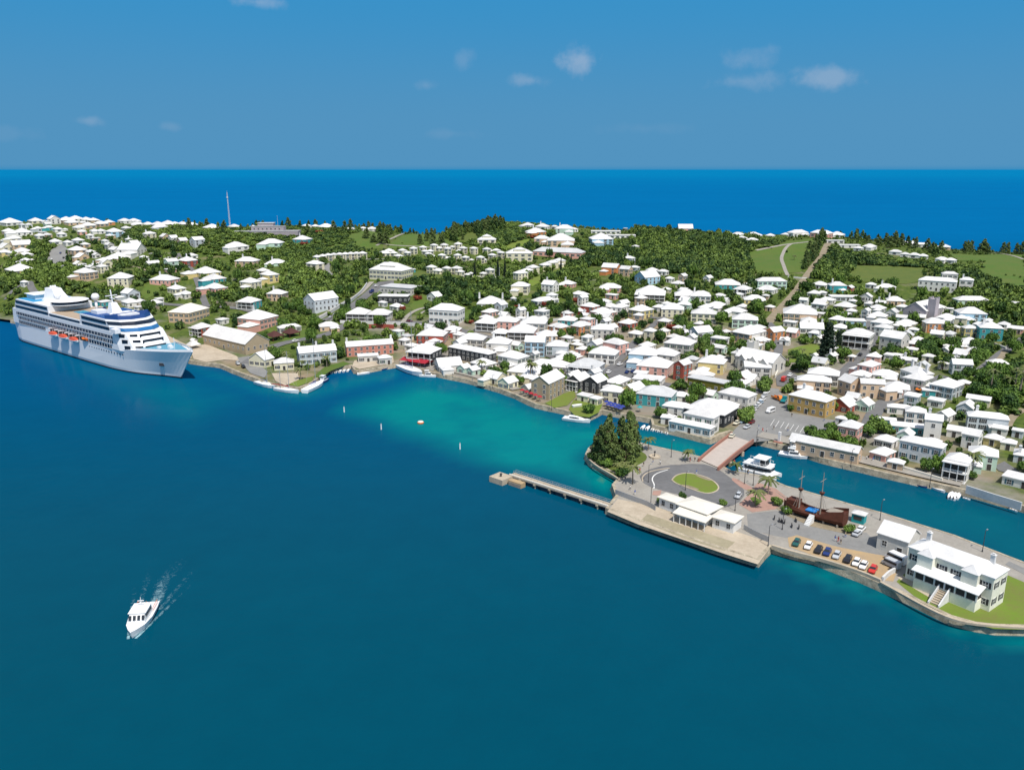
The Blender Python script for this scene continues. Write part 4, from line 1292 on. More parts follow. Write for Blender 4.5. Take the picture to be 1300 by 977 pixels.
N1 = filler(64, [(500, 425), (560, 405), (700, 400), (800, 395), (900, 410), (975, 430), (985, 480), (940, 500), (840, 520), (700, 505), (600, 475), (520, 450)], 5.0, 9.0, 3)
N2 = filler(42, [(960, 400), (1010, 385), (1100, 385), (1180, 400), (1290, 420), (1290, 440), (1220, 470), (1200, 480), (1150, 490), (1060, 480), (1000, 440)], 5.0, 9.5, 4)
N3 = filler(22, [(1060, 480), (1180, 490), (1230, 500), (1300, 550), (1300, 620), (1200, 600), (1110, 590), (1065, 540)], 5.0, 9.0, 5)
N4 = filler(18, [(520, 415), (700, 385), (860, 372), (960, 380), (960, 410), (760, 405), (600, 415)], 5.5, 9.5, 6)
N5 = filler(28, [(0, 290), (60, 285), (240, 300), (250, 380), (180, 385), (110, 345), (60, 300), (20, 330), (0, 330)], 6, 11, 8)
print('fill', N1, N2, N3, N4, N5)
# ------------------------------------------------------------------ the cruise ship
def hull_ring(x, hw, z0, z1, flare=0.0, keel=.75):
    """half-breadth hw at deck; narrower at the waterline"""
    w0 = max(hw - flare, .05) * 1.0
    return [(x, -w0 * keel, z0), (x, -w0, z0 + (z1 - z0) * .35), (x, -hw, z1), (x, hw, z1), (x, w0, z0 + (z1 - z0) * .35), (x, w0 * keel, z0)]


def cruise_ship():
    a, b_ = plane_pt(18, 431), plane_pt(226, 479)
    BEAM = 25.0
    nrm = np.array([0.56, 0.83])
    for _ in range(6):
        o0 = a + nrm * BEAM / 2
        d = b_ - o0
        Lw = np.linalg.norm(d)
        nrm = np.array([-d[1], d[0]]) / Lw
    rot = math.atan2(d[1], d[0])
    s = Lw / 170.0
    e = empty('cruise_ship', (o0[0], o0[1], 0), rot, 'large white cruise ship with blue sun decks moored along the wharf', 'cruise ship')
    e.scale = (s, s, s)
    HB = BEAM / 2 / s
    mats = material('ship_white', (.80, .81, .82), .45, noise=.05, scale=.08)
    material('ship_blue', (.015, .07, .24), .5)
    material('ship_glass', (.012, .02, .035), .12, spec=.5)
    material('ship_boot', (.03, .035, .06), .6)
    material('deck_grey', (.40, .36, .31), .8, noise=.15, scale=.2)
    W = 'ship_white'
    # hull: x from stern -2 to bow 180, deck sheer rising to the bow
    st = [(-3, .78, 12, 1.2), (2, .90, 12, .6), (12, .98, 12, 0), (30, 1, 12, 0), (60, 1, 12, 0), (100, 1, 12, 0), (125, 1, 12.2, .4), (140, .95, 12.8, 1.6), (152, .82, 13.6, 3.0), (162, .62, 14.4, 3.6), (170, .40, 15, 3.0), (176, .18, 15.5, 1.5), (179.5, .03, 15.8, .2)]
    b = MB()
    rings, boot = [], []
    sa = np.array(st)
    xs_ = np.concatenate([[-3, -1.5, 0.5, 4, 12, 30, 60, 100], np.arange(120, 179.6, 2.5), [179.5]])
    kern = lambda col_: np.array([np.mean(np.interp(np.clip(q + np.linspace(-5, 5, 11), -3, 179.5), sa[:, 0], sa[:, col_])) if 112 < q < 176 else np.interp(q, sa[:, 0], sa[:, col_]) for q in xs_])
    for x, f, z, fl in zip(xs_, kern(1), kern(2), kern(3)):
        xs = x - (0 if x < 130 else (x - 130) * .0)
        hw = HB * f
        w0 = max(hw - fl, .04)
        # the stem rakes forward with height
        rake = max(0.0, (x - 145) / 34.5) ** 1.3 * 16.0
        xs = x + max(0.0, (x - 145) / 34.5) ** 1.3 * 7.0
        rings.append([(xs - rake, -w0 * .94, -1.5), (xs - rake * .75, -w0, 2.0), (xs - rake * .35, -(w0 + hw) / 2, z * .6), (xs, -hw, z), (xs, hw, z), (xs - rake * .35, (w0 + hw) / 2, z * .6), (xs - rake * .75, w0, 2.0), (xs - rake, w0 * .94, -1.5)])
    b.loft(rings)
    b.build('hull', W, e)
    bb = MB()
    bb.loft([[(r[0][0], r[0][1] - .06, -1.4), (r[1][0] - .05, r[1][1] - .03, .75), (r[6][0] - .05, r[6][1] + .03, .75), (r[7][0], r[7][1] + .06, -1.4)] for r in rings])
    bb.build('boot_stripe', 'ship_boot', e)
    # bow deck and bulwark
    fd = MB()
    for s_ in (-1, 1):
        pts = [(x + max(0.0, (x - 145) / 34.5) ** 1.3 * 7.0, HB * f * s_, z) for x, f, z in zip(xs_, kern(1), kern(2)) if x >= 150]
        for p, q in zip(pts[:-1], pts[1:]):
            fd.add([p, q, (q[0], q[1] * .97, q[2] + 1.2), (p[0], p[1] * .97, p[2] + 1.2)], [(0, 1, 2, 3)])
    fd.cbox((166, 0, 15.4), (2.2, 2.2, 1.4)); fd.cbox((160, 3, 15.0), (1.6, 1.6, 1.2)); fd.cbox((160, -3, 15.0), (1.6, 1.6, 1.2))
    fd.tube((170, 0, 15), (170, 0, 21), .15)
    fd.build('bulwark', W, e)
    dk = MB(); dk.add([(150, -HB * .82, 14.0), (162, -HB * .6, 14.7), (178, -HB * .2, 15.3), (178, HB * .2, 15.3), (162, HB * .6, 14.7), (150, HB * .82, 14.0)], [(0, 1, 2, 3, 4, 5)])
    dk.build('bow_deck', material('bow_deck_blue', (.10, .30, .42), .7), e)

    def tier(name, x0, x1, z0, z1, inset=0.0, slope_f=0.0, slope_a=0.0, mat=W, y=None):
        h = HB - inset if y is None else y
        m = MB()
        m.frustum([(x0, -h, z0), (x1 + slope_f * .0, -h, z0), (x1, h, z0), (x0, h, z0)], [(x0 + slope_a, -h, z1), (x1 - slope_f, -h, z1), (x1 - slope_f, h, z1), (x0 + slope_a, h, z1)])
        return m.build(name, mat, e)
    # superstructure with a rounded, raked front
    m = MB()
    prof = lambda xf: [(4, -HB * .99), (xf - 14, -HB * .99), (xf - 4, -HB * .78), (xf, -HB * .35), (xf, HB * .35), (xf - 4, HB * .78), (xf - 14, HB * .99), (4, HB * .99)]
    zs = [(11.9, 152, 0), (15.0, 150.5, .3), (18.0, 148, .8), (21.0, 145, 1.3)]
    m.loft([[(x + (sh if x < 10 else 0), y, z) for x, y in prof(xf)] for z, xf, sh in zs])
    m.build('superstructure', W, e)
    # upper tiers: aft block, low middle with the pool, forward block with the bridge lounge
    m = MB()
    m.loft([[(x + (sh if x < 20 else 0), y * .97, z) for x, y in [(8, -HB), (56, -HB), (56, HB), (8, HB)]] for z, sh in ((20.98, 0), (24.0, 1.5), (27.0, 3.5))])
    m.build('aft_deckhouse', W, e)
    m = MB()
    m.box(55.9, 96.1, -HB * .97, HB * .97, 20.98, 23.2)
    m.build('pool_deckhouse', W, e)
    m = MB()
    pf = lambda xf: [(96, -HB * .97), (xf - 12, -HB * .97), (xf - 4, -HB * .72), (xf, -HB * .3), (xf, HB * .3), (xf - 4, HB * .72), (xf - 12, HB * .97), (96, HB * .97)]
    m.loft([[(x, y, z) for x, y in pf(xf)] for z, xf in ((20.98, 143.5), (24.0, 140.5), (27.0, 137.0))])
    m.build('forward_deckhouse', W, e)
    # sun decks
    m = MB()
    m.box(56.2, 95.8, -HB * .92, HB * .92, 23.2, 23.3)
    m.build('pool_deck', 'deck_teak', e)
    pm = MB(); pm.box(66, 74, -3, 3, 23.3, 23.5); pm.build('pool', material('pool_blue', (.05, .35, .55), .1), e)
    m = MB()
    m.loft([[(x, y * .94, z) for x, y in pf(xf)] for z, xf in ((27.0, 136.0), (27.15, 135.8))])
    m.build('sun_deck', 'ship_blue', e)
    m = MB(); m.box(12, 34, -HB * .88, HB * .88, 27.0, 27.14); m.build('sun_deck', material('ship_deck_blue', (.04, .27, .50), .6), e)
    # dark glass bands along the upper decks, both sides
    for s_ in (-1, 1):
        for x0, x1, z0, z1, yy in ((11, 55, 24.6, 26.2, .975), (10, 55.5, 21.7, 23.2, .98), (57, 95, 21.5, 22.6, .975), (98, 126, 24.6, 26.2, .975), (98, 129, 21.7, 23.2, .98)):
            g = MB(); y = s_ * HB * yy
            g.box(x0, x1, min(y, y + s_ * .1), max(y, y + s_ * .1), z0, z1)
            g.build('glass_band', 'ship_glass', e)
    # curved front glass
    for z0, z1, xf in ((24.5, 26.2, 139.9), (21.6, 23.2, 143.05)):
        g = MB()
        P = [(x, y * 1.006) for x, y in pf(xf)][1:7]
        g.loft([[(x + .25, y, z0) for x, y in P], [(x - 1.55, y, z1) for x, y in P]], caps=False)
        g.build('front_glass', 'ship_glass' if z0 > 23 else material('ship_front_blue', (.02, .13, .32), .2, spec=.5), e)
    rows = ((12.9, 22), (15.6, 30), (18.2, 34))
    wm = MB(); wm.box(-1.55, 1.55, -.12, .05, -.95, .9, 0); wm.box(-.12, .12, -.2, .05, -.8, .8, 1); wm.box(-1.6, 1.6, -.22, .05, -1.2, -.95, 1)
    wm = wm.mesh('cabin_window', ['ship_glass', W])
    for z, n in rows:
        for i in range(n):
            x = 12 + 118.0 * i / 33 if n == 34 else 14 + 116.0 * i / 29 if n == 30 else (14 + 2.8 * i if i < 13 else 104 + 3.0 * (i - 13))
            obj('cabin_window', wm, e, (x, -HB * .992, z))
    fw = MB(); fw.box(-1.9, 1.9, -.22, .05, -.95, .95, 0)
    fw = fw.mesh('front_window', 'ship_glass')
    for k_, (z, xf) in enumerate(((16.9, 148.95), (13.9, 151.1), (19.6, 146.4))):
        for ya, xo, ra in ((0, .1, R(90)), (-3.6, .05, R(90)), (3.6, .05, R(90)), (-7.4, -2.2, R(52)), (-10.8, -7.6, R(18))):
            obj('front_window', fw, e, (xf + xo - (0 if abs(ya) < 5 else .0), ya * HB / 12.5, z), ra)
    pm_ = MB(); pm_.tube((0, -.08, 0), (0, .05, 0), .42, n=10)
    pm_ = pm_.mesh('porthole', 'ship_glass')
    for i in range(14):
        obj('porthole', pm_, e, (104 + 2.7 * i, -HB * (.995 if i < 9 else .985 - .012 * (i - 9)), 9.8))
    # lifeboats in their recess
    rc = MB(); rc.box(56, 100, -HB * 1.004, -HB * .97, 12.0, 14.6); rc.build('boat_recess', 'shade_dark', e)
    lb = MB()
    ring = lambda x, w, z0, z1: [(x, -w * .5, z0), (x, -w, z0 + .9), (x, -w, z0 + 1.1), (x, w, z0 + 1.1), (x, w, z0 + .9), (x, w * .5, z0)]
    lb.loft([ring(-5, .3, .5, 0), ring(-3.5, 1.3, .1, 0), ring(0, 1.7, 0, 0), ring(3.5, 1.3, .1, 0), ring(5, .3, .5, 0)], 0)
    lb.loft([[(x, -w, 1.1 + .4 * (abs(x) > 4.5)), (x, -w * .7, h), (x, w * .7, h), (x, w, 1.1 + .4 * (abs(x) > 4.5))] for x, w, h in ((-4.7, .4, 1.6), (-3.3, 1.25, 2.3), (0, 1.6, 2.6), (3.3, 1.25, 2.3), (4.7, .4, 1.6))], 1)
    lbm = lb.mesh('lifeboat', ['boat_white', material('lifeboat_red', (.62, .10, .05), .5)])
    dv = MB(); dv.box(-.2, .2, -2.6, 0, 3.4, 3.8); dv.box(-.2, .2, -.3, .2, 0, 3.6)
    dvm = dv.mesh('davit', W)
    for x in (63, 76, 89):
        obj('lifeboat', lbm, e, (x, -HB - 1.6, 10.6))
        for q in (-4, 4):
            obj('davit', dvm, e, (x + q, -HB * .985, 11.0))
    lt = MB(); lt.loft([ring(-3, .3, .3, 0), ring(0, 1.2, 0, 0), ring(3, .3, .3, 0)], 0)
    obj('rescue_boat', lt.mesh('rescue_boat', 'orange'), e, (100.5, -HB - .6, 12.6))
    # funnel, lounge, domes, mast
    f = MB()
    f.loft([[(x0, -w, z), (x0 + ln, -w * .8, z), (x0 + ln, w * .8, z), (x0, w, z)] for z, x0, ln, w in ((27, 31, 19, 5.6), (29, 32.5, 15, 4.6), (32.6, 32.6, 10, 3.6), (34.6, 32.2, 8.5, 3.2))])
    for y in (-1.2, 0, 1.2):
        f.tube((36.5, y, 34.5), (35.7, y, 35.8), .55)
    f.build('funnel', W, e, True if False else False)
    m = MB()
    m.loft([[(56 + rx * math.cos(t), ry * math.sin(t), z) for t in np.linspace(0, 2 * math.pi, 20, endpoint=False)] for z, rx, ry in ((27, 9.4, 10.0), (29.0, 9.4, 10.0), (29.1, 9.9, 10.6), (29.6, 8.6, 9.2))])
    m.build('lounge_roof', W, e)
    g = MB(); g.loft([[(56 + 9.48 * math.cos(t), 10.08 * math.sin(t), z) for t in np.linspace(0, 2 * math.pi, 20, endpoint=False)] for z in (27.5, 28.9)], caps=False); g.build('lounge_glass', 'ship_glass', e)
    for x, y, r in ((74, 7, 2.3), (50, -4, 2.0)):
        m = MB(); m.ball((x, y, 29.5 + r), r); m.tube((x, y, 23), (x, y, 30), .8); m.build('radome', W, e, True)
    m = MB(); m.box(14, 26, -7, 7, 27.1, 29.8); m.box(13, 27, -8, 8, 29.8, 30.1); m.build('aft_lounge', W, e)
    m = MB(); m.frustum([(108, -3, 27.1), (114, -3, 27.1), (114, 3, 27.1), (108, 3, 27.1)], [(108, -1.5, 33), (111, -1.5, 33), (111, 1.5, 33), (108, 1.5, 33)])
    m.tube((109.5, 0, 33), (108.5, 0, 40), .35); m.box(107, 112, -.3, .3, 35, 35.4); m.box(108.4, 109, -3.2, 3.2, 36.5, 36.9)
    m.build('mast', W, e)
    m = MB(); m.box(100, 107, -8, -2, 27.15, 29.0); m.box(116, 128, -5, 5, 27.15, 28.6); m.build('deck_house', W, e)
    m = MB(); m.ball((119, -6, 27.8), 1.0); m.ball((119, 6, 27.8), 1.0); m.build('satellite_dome', W, e, True)
    # forward blue screens
    m = MB()
    P = [(x, y * .95) for x, y in pf(136.4)][1:7]
    m.loft([[(x, y, 27.1) for x, y in P], [(x - .8, y, 29.0) for x, y in P]], caps=False)
    m.build('wind_screen', material('screen_blue', (.02, .06, .20), .25, spec=.5), e)
    m = MB(); m.box(134, 139, -HB * 1.12, -HB * .9, 21.2, 23.4); m.build('bridge_wing', W, e)
    # hull marks
    m = MB()
    for x in (168,):
        m.cbox((x - 3.2, -HB * .40, 7.0), (2.4, .5, 1.5), R(30))
    m.build('anchor', 'metal_dark', e)
    return e


cruise_ship()


# ------------------------------------------------------------------ boats
def boat_hull(L, B, H, mat, bow=.62, name='hull', e=None, stripe=None):
    b = MB()
    rings = []
    for t, f, sh in ((0, .86, 0), (.2, .96, 0), (.5, 1, .04), (.75, .78, .16), (.92, .34, .30), (1, .03, .38)):
        x = -L / 2 + L * t
        hw = B / 2 * f
        zt = H * (1 + sh * bow)
        rk = .06 * L * max(0, (t - .6) / .4)
        rings.append([(x - rk, -hw * .55, -.4), (x - rk * .6, -hw * .86, H * .2), (x, -hw, zt), (x, -hw * .9, zt), (x, -hw * .9, zt - .12), (x, hw * .9, zt - .12), (x, hw * .9, zt), (x, hw, zt), (x - rk * .6, hw * .86, H * .2), (x - rk, hw * .55, -.4)])
    b.loft(rings)
    return b.build(name, mat, e)


def motor_boat(pa, pb, B=None, label=None, kind='cruiser', hull='boat_white', group=None, name='motor_boat', cat='boat', size=None):
    """stern and bow on the water in the photograph"""
    a, b_ = plane_pt(*pa), plane_pt(*pb)
    d = b_ - a
    L = max(np.linalg.norm(d), 2.2)
    if size:
        L = size
    B = B or (L * .27 if kind == 'bare' else L * .33)
    c = (a + b_) / 2
    e = empty(name, (c[0], c[1], 0), math.atan2(d[1], d[0]), label, cat, group)
    H = .16 * L if L < 6 else .08 * L + .3
    boat_hull(L, B, H, hull, e=e)
    m = MB()
    if kind == 'dinghy':
        for x in (-.25, .08):
            m.box(L * x - .14, L * x + .14, -B * .42, B * .42, H * .72, H * .78)
        m.build('seat', 'wood_grey' if hull != 'boat_blue' else 'boat_white', e)
        m = MB(); m.box(-L / 2 - .22, -L / 2 + .1, -.16, .16, H * .5, H * 1.45); m.build('outboard_motor', 'metal_dark', e)
    elif kind == 'sleek':
        m.loft([[(x, -w, H * .9), (x, -w * .8, H + h), (x, w * .8, H + h), (x, w, H * .9)] for x, w, h in ((-L * .30, B * .36, .9), (-L * .02, B * .34, .95), (L * .2, B * .24, .35), (L * .28, B * .15, .05))])
        m.build('cabin', 'boat_white', e)
        g = MB(); g.loft([[(x, -w * 1.03, H + .25), (x, -w * .9, H + h), (x, w * .9, H + h), (x, w * 1.03, H + .25)] for x, w, h in ((-L * .24, B * .33, .78), (-L * .02, B * .32, .82), (L * .1, B * .27, .6))]); g.build('cabin_window', 'glass_dark', e)
        dk = MB(); dk.box(-L * .46, -L * .31, -B * .36, B * .36, H * .6, H * .66); dk.build('cockpit_deck', 'deck_teak', e)
    elif kind == 'cruiser':
        m.frustum([(-L * .16, -B * .36, H), (L * .24, -B * .30, H * 1.1), (L * .24, B * .30, H * 1.1), (-L * .16, B * .36, H)], [(-L * .14, -B * .32, H + 1.5), (L * .12, -B * .26, H + 1.5), (L * .12, B * .26, H + 1.5), (-L * .14, B * .32, H + 1.5)])
        m.build('cabin', 'boat_white', e)
        g = MB(); g.frustum([(-L * .12, -B * .365, H + .65), (L * .19, -B * .315, H + .65), (L * .19, B * .315, H + .65), (-L * .12, B * .365, H + .65)], [(-L * .115, -B * .345, H + 1.2), (L * .155, -B * .295, H + 1.2), (L * .155, B * .295, H + 1.2), (-L * .115, B * .345, H + 1.2)]); g.build('cabin_window', 'glass_dark', e)
        dk = MB(); dk.box(-L * .46, -L * .17, -B * .38, B * .38, H * .55, H * .62); dk.build('cockpit_deck', 'deck_teak', e)
        t = MB(); t.box(-L * .2, L * .06, -B * .36, B * .36, H + 2.4, H + 2.5)
        for sx in (-.18, .04):
            for sy in (-.3, .3):
                t.tube((L * sx, B * sy, H + 1.4), (L * sx, B * sy, H + 2.42), .05, n=5)
        t.build('canopy', 'boat_white', e)
    return e, L, B, H


def sail_boat(pa, pb, label, hull='boat_white', two=False, cover='boat_blue'):
    e, L, B, H = motor_boat(pa, pb, None, label, 'bare', hull, name='sailing_yacht', cat='yacht')
    m = MB(); m.frustum([(-L * .12, -B * .28, H * .9), (L * .22, -B * .2, H), (L * .22, B * .2, H), (-L * .12, B * .28, H * .9)], [(-L * .1, -B * .22, H + .55), (L * .17, -B * .16, H + .5), (L * .17, B * .16, H + .5), (-L * .1, B * .22, H + .55)]); m.build('cabin', 'boat_white', e)
    m = MB(); m.box(-L * .42, -L * .14, -B * .25, B * .25, H * .75, H * .8); m.build('cockpit_deck', 'deck_teak', e)
    for x, h in ((.08, L * 1.25),) + (((-.28, L * .8),) if two else ()):
        m = MB(); m.tube((L * x, 0, H * .8), (L * x, 0, H + h), .14, .09, 6); m.tube((L * x, -B * .3, H + h * .6), (L * x, B * .3, H + h * .6), .05, n=4); m.build('mast', 'steel_grey', e)
        m = MB(); m.tube((L * x, 0, H + 1.5), (L * (x - .36), 0, H + 1.4), .22, .14, 6); m.build('boom', cover, e)
        m = MB(); m.tube((L * x, 0, H + h), (L * .47, 0, H * 1.3), .03, n=4); m.tube((L * x, 0, H + h), (-L * .48, 0, H), .03, n=4); m.build('rigging', 'steel_grey', e)
    return e


sail_boat((326, 487), (350, 494), 'white sailing yacht moored outermost beside the rounded town quay')
sail_boat((350, 495), (380, 500), 'ketch with red-brown deck covers moored at the quay corner', two=True, cover='awning_red')
sail_boat((387, 499), (411, 487), 'white sailing yacht lying along the curved quay by the palms', cover='parasol_blue')
sail_boat((508, 467), (536, 479), 'white sailing yacht moored before the red awning')
motor_boat((404, 488), (418, 482), None, 'small dark blue motor boat ahead of the quayside yachts', 'cruiser', 'boat_blue')
motor_boat((533, 478), (554, 479), None, 'white motor cruiser behind the yacht at the red awning')
motor_boat((715, 532.5), (750, 537), None, 'sleek white motor yacht moored before the grassy waterside', 'sleek')
motor_boat((453, 476), (470, 474), None, 'grey launch tied to the small stone dock', 'dinghy', 'boat_white')
motor_boat((484, 470), (496, 467), None, 'dark dinghy in the corner beside the stone dock', 'dinghy', 'boat_blue')
for i, (x, y) in enumerate(((420, 475), (425, 474.5), (430, 474), (435, 473.5), (440, 473))):
    e, *_ = motor_boat((x, y), (x + 4, y - 4), None, None, 'dinghy', name='dinghy', group='dinghies moored around the harbour', size=4.2); LAB.append((e, 'small white open dinghy', x, y))
for i, (x, y) in enumerate(((815, 544), (821, 545), (828, 546), (834, 547), (839, 548), (846, 550))):
    e, *_ = motor_boat((x, y + 1.2), (x + 3.5, y - 2.5), None, None, 'dinghy', name='dinghy', group='dinghies moored around the harbour', size=4.4); LAB.append((e, 'small white open dinghy', x, y))
for (xa, ya, xb, yb) in ((1128, 606, 1139, 610), (1164, 616, 1177, 620), (1184, 620, 1200, 626), (1206, 634, 1209, 627), (1210, 635, 1213, 628), (1214, 634, 1218, 628), (1222, 632, 1232, 635), (1235, 632, 1246, 635), (1281, 646, 1292, 650)):
    e, *_ = motor_boat((xa, ya), (xb, yb), None, None, 'dinghy', 'boat_blue' if xa in (1164,) else 'boat_white', name='dinghy', group='dinghies moored around the harbour'); LAB.append((e, 'small open boat' if xa != 1164 else 'small dark blue open boat', xa, ya))


def beached(px, py, rz, label):
    p = at(px, py)
    e = empty('dinghy', (p[0], p[1], p[2] + .5), rz, label, 'boat')
    boat_hull(4.6, 1.8, .75, 'boat_white', e=e)
    m = MB(); m.box(-1.2, -.9, -.8, .8, .5, .58); m.box(.4, .7, -.75, .75, .5, .58); m.build('seat', 'wood_grey', e)


beached(733, 517, .4, 'white dinghy pulled up on the waterside lawn')

# sports fishing yacht by the quay shed
e, L, B, H = motor_boat((989, 577), (1026, 583), 4.6, 'white sport-fishing yacht with flybridge beside the long quay shed', 'cruiser', name='motor_yacht', cat='yacht')
m = MB(); m.box(-L * .12, L * .05, -B * .28, B * .28, H + 2.5, H + 3.2); m.tube((-L * .1, -1, H + 3), (-L * .12, -1, H + 5), .06); m.tube((-L * .1, 1, H + 3), (-L * .12, 1, H + 5), .06); m.box(-L * .16, L * .02, -1.3, 1.3, H + 4.9, H + 5.0); m.build('flybridge', 'boat_white', e)
# two-deck tour boat by the island
a_, b2 = plane_pt(936, 599), plane_pt(984, 611)
d = b2 - a_; L = np.linalg.norm(d); c = (a_ + b2) / 2 + np.array([-d[1], d[0]]) / L * 3.2
e = empty('tour_boat', (c[0], c[1], 0), math.atan2(d[1], d[0]), 'white two-deck tour catamaran moored beside the bridge', 'boat')
b = MB()
for s_ in (-1, 1):
    b.loft([[(x, s_ * 2.2 - w, -.4), (x, s_ * 2.2 - w, 1.2), (x, s_ * 2.2 + w, 1.2), (x, s_ * 2.2 + w, -.4)] for x, w in ((-L / 2, .8), (L * .25, .8), (L * .42, .5), (L / 2, .06))])
b.loft([[(x, -w, 1.0), (x, -w, 1.5), (x, w, 1.5), (x, w, 1.0)] for x, w in ((-L / 2, 3.0), (L * .22, 3.0), (L * .36, 2.2), (L * .46, .8))])
b.build('hull', 'boat_white', e)
b = MB(); b.loft([[(x, -w, 1.5), (x, -w * .95, 3.6), (x, w * .95, 3.6), (x, w, 1.5)] for x, w in ((-L * .36, 2.6), (L * .16, 2.6), (L * .32, 1.6))]); b.build('cabin', 'boat_white', e)
b = MB(); b.loft([[(x, -w * 1.02, 2.1), (x, -w * .995, 3.1), (x, w * .995, 3.1), (x, w * 1.02, 2.1)] for x, w in ((-L * .34, 2.6), (L * .16, 2.6), (L * .325, 1.62))]); b.build('cabin_window', 'glass_dark', e)
b = MB(); b.box(-L * .40, L * .30, -2.8, 2.8, 3.6, 3.75)
for x in np.linspace(-L * .36, L * .24, 8):
    for s_ in (-1, 1):
        b.tube((x, s_ * 2.7, 3.7), (x, s_ * 2.7, 4.7), .04, n=4)
for s_ in (-1, 1):
    b.box(-L * .38, L * .26, s_ * 2.7 - .04, s_ * 2.7 + .04, 4.65, 4.75)
b.build('upper_deck', 'boat_white', e)
b = MB(); b.box(-L * .14, L * .20, -2.5, 2.5, 6.0, 6.18)
for x in (-L * .12, L * .04, L * .18):
    for s_ in (-1, 1):
        b.tube((x, s_ * 2.2, 3.7), (x, s_ * 2.2, 6.05), .07, n=5)
b.build('canopy', 'boat_white', e)
b = MB(); b.frustum([(L * .02, -1.6, 3.75), (L * .18, -1.6, 3.75), (L * .18, 1.6, 3.75), (L * .02, 1.6, 3.75)], [(L * .03, -1.5, 5.5), (L * .15, -1.4, 5.5), (L * .15, 1.4, 5.5), (L * .03, 1.5, 5.5)]); b.build('wheelhouse', 'glass_dark', e)

# the pilot boat under way in the harbour, with its wake
a_, b2 = plane_pt(190, 772), plane_pt(166, 813)
d = b2 - a_; u = d / np.linalg.norm(d); c = a_ + u * 6.2
e = empty('motor_launch', (c[0], c[1], 0), math.atan2(d[1], d[0]), 'white passenger launch under way with foaming wake', 'boat')
L, B, H = 13.8, 5.2, 1.5
boat_hull(L, B, H, 'boat_white', e=e)
m = MB(); m.box(-L * .44, L * .12, -B * .42, B * .42, H * .80, H * .86); m.build('deck', material('deck_pale', (.55, .54, .52), .7), e)
m = MB(); m.frustum([(-L * .18, -B * .37, H), (L * .20, -B * .34, H * 1.05), (L * .20, B * .34, H * 1.05), (-L * .18, B * .37, H)], [(-L * .17, -B * .35, H + 2.0), (L * .13, -B * .31, H + 2.0), (L * .13, B * .31, H + 2.0), (-L * .17, B * .35, H + 2.0)]); m.box(-L * .19, L * .145, -B * .37, B * .37, H + 2.0, H + 2.1); m.build('cabin', 'boat_white', e)
m = MB()
for i in range(4):
    y = (-.27 + .18 * i) * B
    m.add([(L * .196 + .02, y - .3, H + .75), (L * .196 + .02, y + .3, H + .75), (L * .155 + .04, y + .3, H + 1.65), (L * .155 + .04, y - .3, H + 1.65)], [(0, 1, 2, 3)])
m.build('windscreen', 'glass_dark', e)
for s_ in (-1, 1):
    m = MB(); m.box(-L * .15, L * .12, min(s_ * B * .365, s_ * B * .355), max(s_ * B * .365, s_ * B * .355), H + .85, H + 1.5); m.build('side_window', 'glass_dark', e)
m = MB()
for x in np.linspace(-L * .18, -L * .40, 5):
    for s_ in (-1, 1):
        m.tube((x, s_ * B * .4, H), (x, s_ * B * .4, H + 1.0), .04, n=4)
for s_ in (-1, 1):
    m.tube((-L * .18, s_ * B * .4, H + 1), (-L * .42, s_ * B * .4, H + 1), .05, n=4)
m.build('railing', 'orange', e)
m = MB(); m.tube((-L * .1, 0, H + 2), (-L * .1, 0, H + 4.2), .06, n=5); m.box(-L * .1 - .1, -L * .1 + .1, -.7, .7, H + 3.3, H + 3.4); m.build('mast', 'boat_white', e)
PEOPLE_ON_LAUNCH = [(c, u, x, y) for x, y in ((-2.9, -.9), (-3.2, .3), (-3.9, .9), (-3.6, -.4), (-4.4, .1))]


def foam_mat():
    m = bpy.data.materials.new('foam')
    m.use_nodes = True
    nt = m.node_tree
    p = nt.nodes["Principled BSDF"]
    p.inputs['Base Color'].default_value = (.42, .68, .74, 1)
    p.inputs['Roughness'].default_value = .8
    g = node(nt, 'ShaderNodeNewGeometry')
    n1 = node(nt, 'ShaderNodeTexNoise', ins={'Scale': .9, 'Detail': 7.0, 'Roughness': .7, 'Distortion': 1.2})
    nt.links.new(g.outputs['Position'], n1.inputs['Vector'])
    at_ = node(nt, 'ShaderNodeAttribute', attribute_name='dens')
    f = math_n(nt, 'MULTIPLY_ADD', n1.outputs[0], 3.2, -2.05)
    f = math_n(nt, 'ADD', f, math_n(nt, 'MULTIPLY', at_.outputs['Fac'], 1.25))
    f = math_n(nt, 'MULTIPLY', math_n(nt, 'MULTIPLY', f, 1.0, clamp=True), math_n(nt, 'MULTIPLY', at_.outputs['Fac'], 1.1, clamp=True), clamp=True)
    nt.links.new(f, p.inputs['Alpha'])
    MATS['foam'] = m


foam_mat()
vs, fs, dn = [], [], []


def foam_strip(P, W, D):
    o = len(vs)
    for (s, y), w, dd in zip(P, W, D):
        for q, k_ in ((-1, 0), (-.4, 1), (.4, 1), (1, 0)):
            pt = c + u * s + np.array([-u[1], u[0]]) * (y + q * w)
            vs.append((pt[0], pt[1], .03)); dn.append(dd * k_)
    for i in range(len(P) - 1):
        for j in range(3):
            a2 = o + i * 4 + j
            fs.append((a2, a2 + 1, a2 + 5, a2 + 4))


